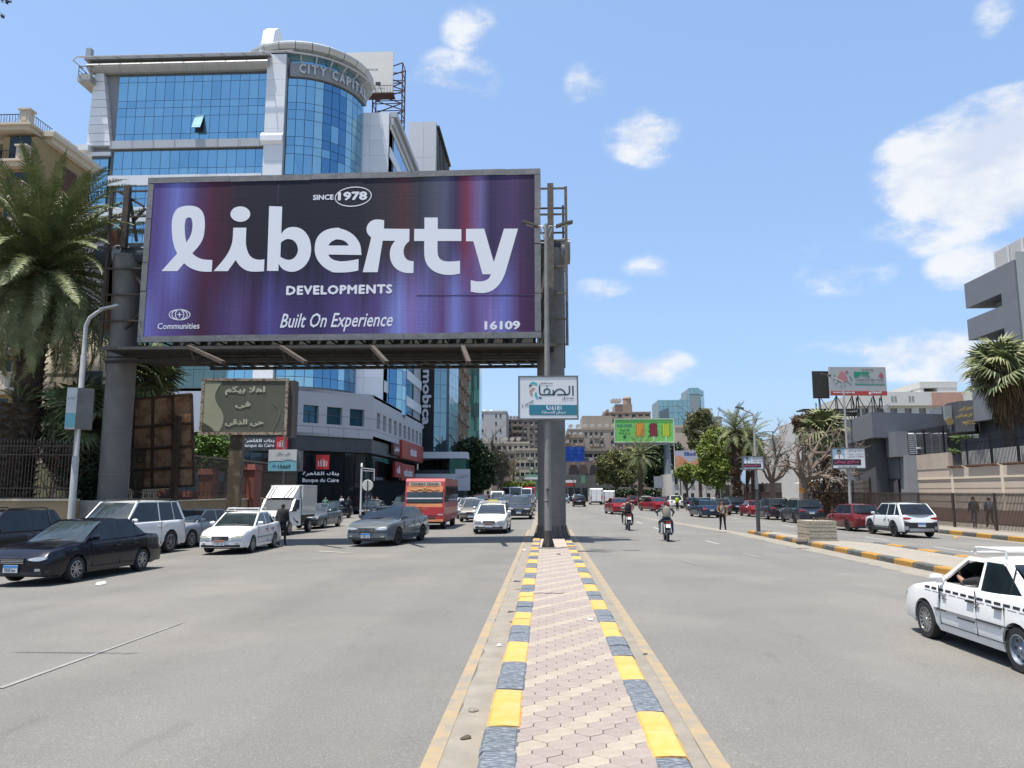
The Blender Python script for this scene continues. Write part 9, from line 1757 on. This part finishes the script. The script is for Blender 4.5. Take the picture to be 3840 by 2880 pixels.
person('man in black tracksuit with grey shoulders seen from behind by the old white sedan',LP_(-9.72,28.5),UP,CL('black',(.014,.014,.016)),CL('black',(.014,.014,.016)),'brown',pose=dict(anL=(-.01,.14,.09),anR=(-.01,-.14,.09),wrL=(.10,.24,.93),haL=(.12,.23,.84),knL=(.01,.12,.5),knR=(.01,-.12,.5)),h=1.74,wide=1.12,jacket=CL('black',(.014,.014,.016)),shoulders=CL('grey',(.17,.17,.17)))
person('man in an ochre jacket with crossed bag strap waiting on the right carriageway',LP_(8.72,38.9),R(-100),CL('ochre',(.30,.16,.06)),CL('black',(.014,.014,.016)),'brown',SHOEW,pose=dict(elR=(.02,-.27,1.18),wrR=(.16,-.15,1.06),haR=(.22,-.08,1.04),elL=(.02,.26,1.14),wrL=(.10,.20,.92),haL=(.14,.17,.84),anL=(.0,.15,.09),anR=(-.02,-.15,.09)),h=1.70,wide=1.05)
pm=[o for o in C.objects if o.get('label','').startswith('man in an ochre')][0];m=MB();m.box(.118,.135,-.09,.09,.98,1.36);m.build('shirt_front',CL('cream',(.48,.44,.38)),pm);m=MB();m.bar((.14,-.13,1.0),(.13,.14,1.42),.03);m.box(.10,.19,-.20,-.06,.90,1.06);m.build('cross_bag',CL('dark_brown',(.06,.03,.02)),pm)
zq=gz(21.9)+.18;x1,x2=W(3646,1842,46.6).x,W(3705,1842,45.8).x
person('man in a dark jacket and jeans walking first behind the pavement railing',(x1,46.6,zq),R(80),CL('navy',(.022,.026,.04)),CL('denim',(.05,.065,.10)),'tan',pose=WALK2,h=1.88,cap=CL('dark_cap',(.02,.02,.02)),jacket=CL('navy',(.022,.026,.04)),bag=CL('dark_bag',(.03,.03,.035)))
person('man with a grey patterned backpack walking second behind the pavement railing',(x2,45.8,zq),R(75),CL('navy',(.022,.026,.04)),CL('black',(.014,.014,.016)),'tan',SHOEW,pose=WALK,h=1.86,cap=CL('grey_cap',(.08,.085,.09)),jacket=CL('navy',(.022,.026,.04)),bag=mat('camo_bag',(.22,.24,.26),.9,col2=(.06,.07,.09),vs=18,thr=(.45,.55)))
for px,Y,lb,tp,lg_,rz,h_ in((1282,66,'man in a white shirt with a beard standing before the bank doors','white','black',-120,1.8),(1308,65,'man in a navy suit standing with his back turned beside the man in white','navy','navy',70,1.76),(1222,64,'person in a light green shirt behind the white box truck','green','black',-60,1.7),(1030,60,'white haired person behind the cab of the box truck','white','black',-90,1.68),(1396,72,'person in grey by the dark suv near the round road sign','grey','black',-90,1.7),(1415,73,'person in pale clothes by the shop entrance on the left','cream','black',-70,1.65)):
 C_={'white':(.6,.6,.6),'navy':(.022,.026,.04),'green':(.18,.40,.25),'grey':(.17,.17,.17),'cream':(.48,.44,.38),'black':(.014,.014,.016)};person(lb,(W(px,1842,Y).x,Y,-.1),R(rz),CL(tp,C_[tp]),CL(lg_,C_[lg_]),'tan',h=h_,hairc=WHITE if 'haired' in lb else None)
person('man all in black leaning over beside the red pier',(W(990,1842,50).x,50,.1),R(-30),CL('black',(.014,.014,.016)),CL('black',(.014,.014,.016)),'brown',pose=dict(wst=(.05,0,1.12),chest=(.14,0,1.28),nk=(.24,0,1.44),hd=(.30,0,1.53),tp=(.32,0,1.63),shL=(.15,.18,1.38),shR=(.15,-.18,1.38),elL=(.25,.26,1.12),wrL=(.36,.24,.92),haL=(.40,.22,.84),elR=(.25,-.26,1.12),wrR=(.36,-.24,.92),haR=(.40,-.22,.84)),h=1.85,wide=1.15,jacket=CL('black',(.014,.014,.016)))
for px,Y,lb,tp in((2676,92,'man in a white shirt standing behind the parked blue sedan',(.6,.6,.6)),(2690,93,'man in dark clothes beside the man in white behind the blue sedan',(.03,.03,.035)),(2762,82,'man in black standing at the foot of the stout palm',(.02,.02,.02))):
 person(lb,(W(px,1842,Y).x,Y,-.14),R(-90),mat('cloth_far_%d'%px,tp,.9),CL('black',(.014,.014,.016)),'tan',h=1.75)
person('man in a fluorescent yellow vest standing between the parked cars',(W(2538,1842,88).x,88,-.2),R(-60),mat('hi_vis',(.55,.70,.03),.6),CL('black',(.014,.014,.016)),'tan',h=1.74,vest=mat('hi_vis',(.55,.70,.03)))
SEAT=dict(pel=(0,0,.62),wst=(-.04,0,.78),chest=(-.08,0,.96),nk=(-.06,0,1.12),hd=(-.02,0,1.20),tp=(-.02,0,1.28),hipL=(.05,.10,.60),knL=(.42,.13,.66),anL=(.60,.13,.34),toL=(.74,.13,.30),hipR=(.05,-.10,.60),knR=(.42,-.13,.66),anR=(.60,-.13,.34),toR=(.74,-.13,.30),shL=(-.06,.18,1.05),elL=(.16,.30,1.00),wrL=(.38,.26,1.06),haL=(.46,.20,1.07),shR=(-.06,-.18,1.05),elR=(.12,-.24,.88),wrR=(.34,-.12,.98),haR=(.42,-.08,1.0))
dl=Vector(tx.location);Mx=T(dl)@RZ(tx.rotation_euler.z)@Matrix.Scale(.88,4);p_=Mx@Vector((.10,.40,.0));person('driver in black sleeves with bare forearms on the wheel inside the battered taxi',tuple(p_),tx.rotation_euler.z,CL('black',(.014,.014,.016)),CL('black',(.014,.014,.016)),'tan',pose=SEAT,h=1.56,sleeves=False)
# ---- motorcycles
def motorbike(label,loc,rz,colour,box=False):
 t=thing('motorcycle',label,'motorcycle',loc,rz);k=('mb',)
 if k not in _M:m=MB();m.lathe([(.22,-.05),(.29,-.04),(.30,0),(.29,.04),(.22,.05)],20,ax='y');m2=MB();m2.lathe([(.215,-.03),(.225,0),(.215,.03),(.20,0),(.215,-.03)],20,ax='y');[m2.bar((0,0,0),(.21*math.cos(a),0,.21*math.sin(a)),.012)for a in[math.pi*i/4 for i in range(8)]];m2.lathe([(.05,-.06),(.05,.06)],8,ax='y');_M[k]=(m.mesh('tyre',TYR),m2.mesh('rim',RIMS))
 for x in(.62,-.62):wh=put(None,'wheel',t,M=T((x,0,.30)));put(_M[k][0],'tyre',wh);put(_M[k][1],'rim',wh)
 m=MB();[m.tube([(.62,s*.08,.30),(.46,s*.08,.72),(.38,s*.08,.98)],.022,6)for s in(-1,1)];m.tube([(.38,-.33,1.04),(.42,-.12,1.0),(.42,.12,1.0),(.38,.33,1.04)],.016,6);[m.tube([(-.62,s*.09,.30),(-.15,s*.07,.38),(.3,0,.75)],.022,6)for s in(-1,1)];[m.tube([(-.60,s*.12,.36),(-.42,s*.12,.72)],.028,6)for s in(-1,1)];m.build('fork_and_bars',STEEL,t)
 m=MB();m.box(-.12,.25,-.13,.13,.26,.56);m.tube([(.1,-.14,.35),(-.3,-.17,.28),(-.85,-.18,.38)],.04,8);m.build('engine',mat('engine_metal',(.10,.10,.10),.4,.6),t);m=MB();m.lathe([(.01,-.30),(.10,-.24),(.15,0),(.12,.22),(.01,.28)],12,ax='x',c=(.16,0,.78));m.box(-.62,-.1,-.11,.11,.60,.72);m.build('tank_and_panels',colour,t);m=MB();m.prism([(-.02,.74),(-.70,.80),(-.78,.86),(-.70,.88),(-.05,.84)],-.13,.13);m.build('seat',TRIM,t)
 m=MB();m.box(-.86,-.78,-.09,.09,.74,.84);m.build('tail_light',RLT,t);m=MB();m.prism([(-.92,.58),(-.86,.58),(-.78,.74),(-.84,.74)],-.09,.09);m.build('number_plate',PLW,t);m=MB();m.lathe([(.01,-.04),(.09,0),(.08,.05)],12,ax='x',c=(.47,0,.90));m.build('headlight',HLT,t);m=MB();m.prism([(-.62+.34*math.cos(a),.30+.34*math.sin(a))for a in[R(60+12*i)for i in range(10)]]+[(-.62+.32*math.cos(a),.30+.32*math.sin(a))for a in[R(60+12*i)for i in range(10)]][::-1],-.07,.07);m.build('mudguard',TRIM,t)
 m=MB();[m.lathe([(.001,0),(.05,0)],8,ax='x',c=(.36,s*.36,1.18))or m.tube([(.38,s*.26,1.03),(.37,s*.36,1.16)],.008,4)for s in(-1,1)];[m.tube([(-.2,s*.1,.32),(-.2,s*.26,.30)],.02,5)for s in(-1,1)];m.build('mirror_and_peg',TRIM,t)
 return t
RIDE=dict(pel=(-.30,0,.95),wst=(-.28,0,1.10),chest=(-.20,0,1.27),nk=(-.12,0,1.44),hd=(-.08,0,1.55),tp=(-.08,0,1.66),hipL=(-.26,.11,.92),knL=(.10,.27,.80),anL=(-.10,.27,.40),toL=(.05,.30,.34),hipR=(-.26,-.11,.92),knR=(.10,-.27,.80),anR=(-.10,-.27,.40),toR=(.05,-.30,.34),shL=(-.17,.19,1.39),elL=(.05,.36,1.22),wrL=(.30,.33,1.10),haL=(.37,.32,1.07),shR=(-.17,-.19,1.39),elR=(.05,-.36,1.22),wrR=(.30,-.33,1.10),haR=(.37,-.32,1.07))
b1=LP_(4.28,41.0);motorbike('motorcycle ridden by the bare shouldered rider on the right carriageway',b1,UP,CBLK);person('rider in a tan top with a black backpack on the left motorcycle',b1,UP,mat('tan_top',(.50,.25,.16),.8,var=.1),CL('black',(.014,.014,.016)),'tan',SHOEW,pose=RIDE,h=1.76,wide=1.1,bag=CL('black_bag',(.016,.016,.018)))
b2=LP_(4.92,32.2);motorbike('nearer dark motorcycle with white plate on the right carriageway',b2,UP+R(-3),CDGR);person('rider in a grey shirt with a large beige backpack on the nearer motorcycle',b2,UP+R(-3),CL('slate_shirt',(.07,.08,.09)),CL('denim',(.05,.065,.10)),'brown',pose=RIDE,h=1.74,wide=1.1,bag=mat('beige_bag',(.30,.28,.22),.9,var=.2,vs=10))
for i,(x,y,lb,lb2,c)in enumerate(((13.2,86,'dark scooter of the delivery rider behind the dark red saloon','rider in black on the scooter behind the dark red saloon',(.02,.02,.025)),(16.0-1.2,82,'motorcycle standing beside the man in the yellow vest','rider in dark clothes beside the man in the yellow vest',(.04,.04,.05)),(9.4+3,101,'small motorcycle far off left of the dark red saloon','rider far off left of the dark red saloon',(.05,.07,.06)))):
 motorbike(lb,LP_(x,y),UP,CBLK);person(lb2,LP_(x,y),UP,mat('cloth_rider_%d'%i,c,.9),CL('black',(.014,.014,.016)),'brown',pose=RIDE,h=1.78)
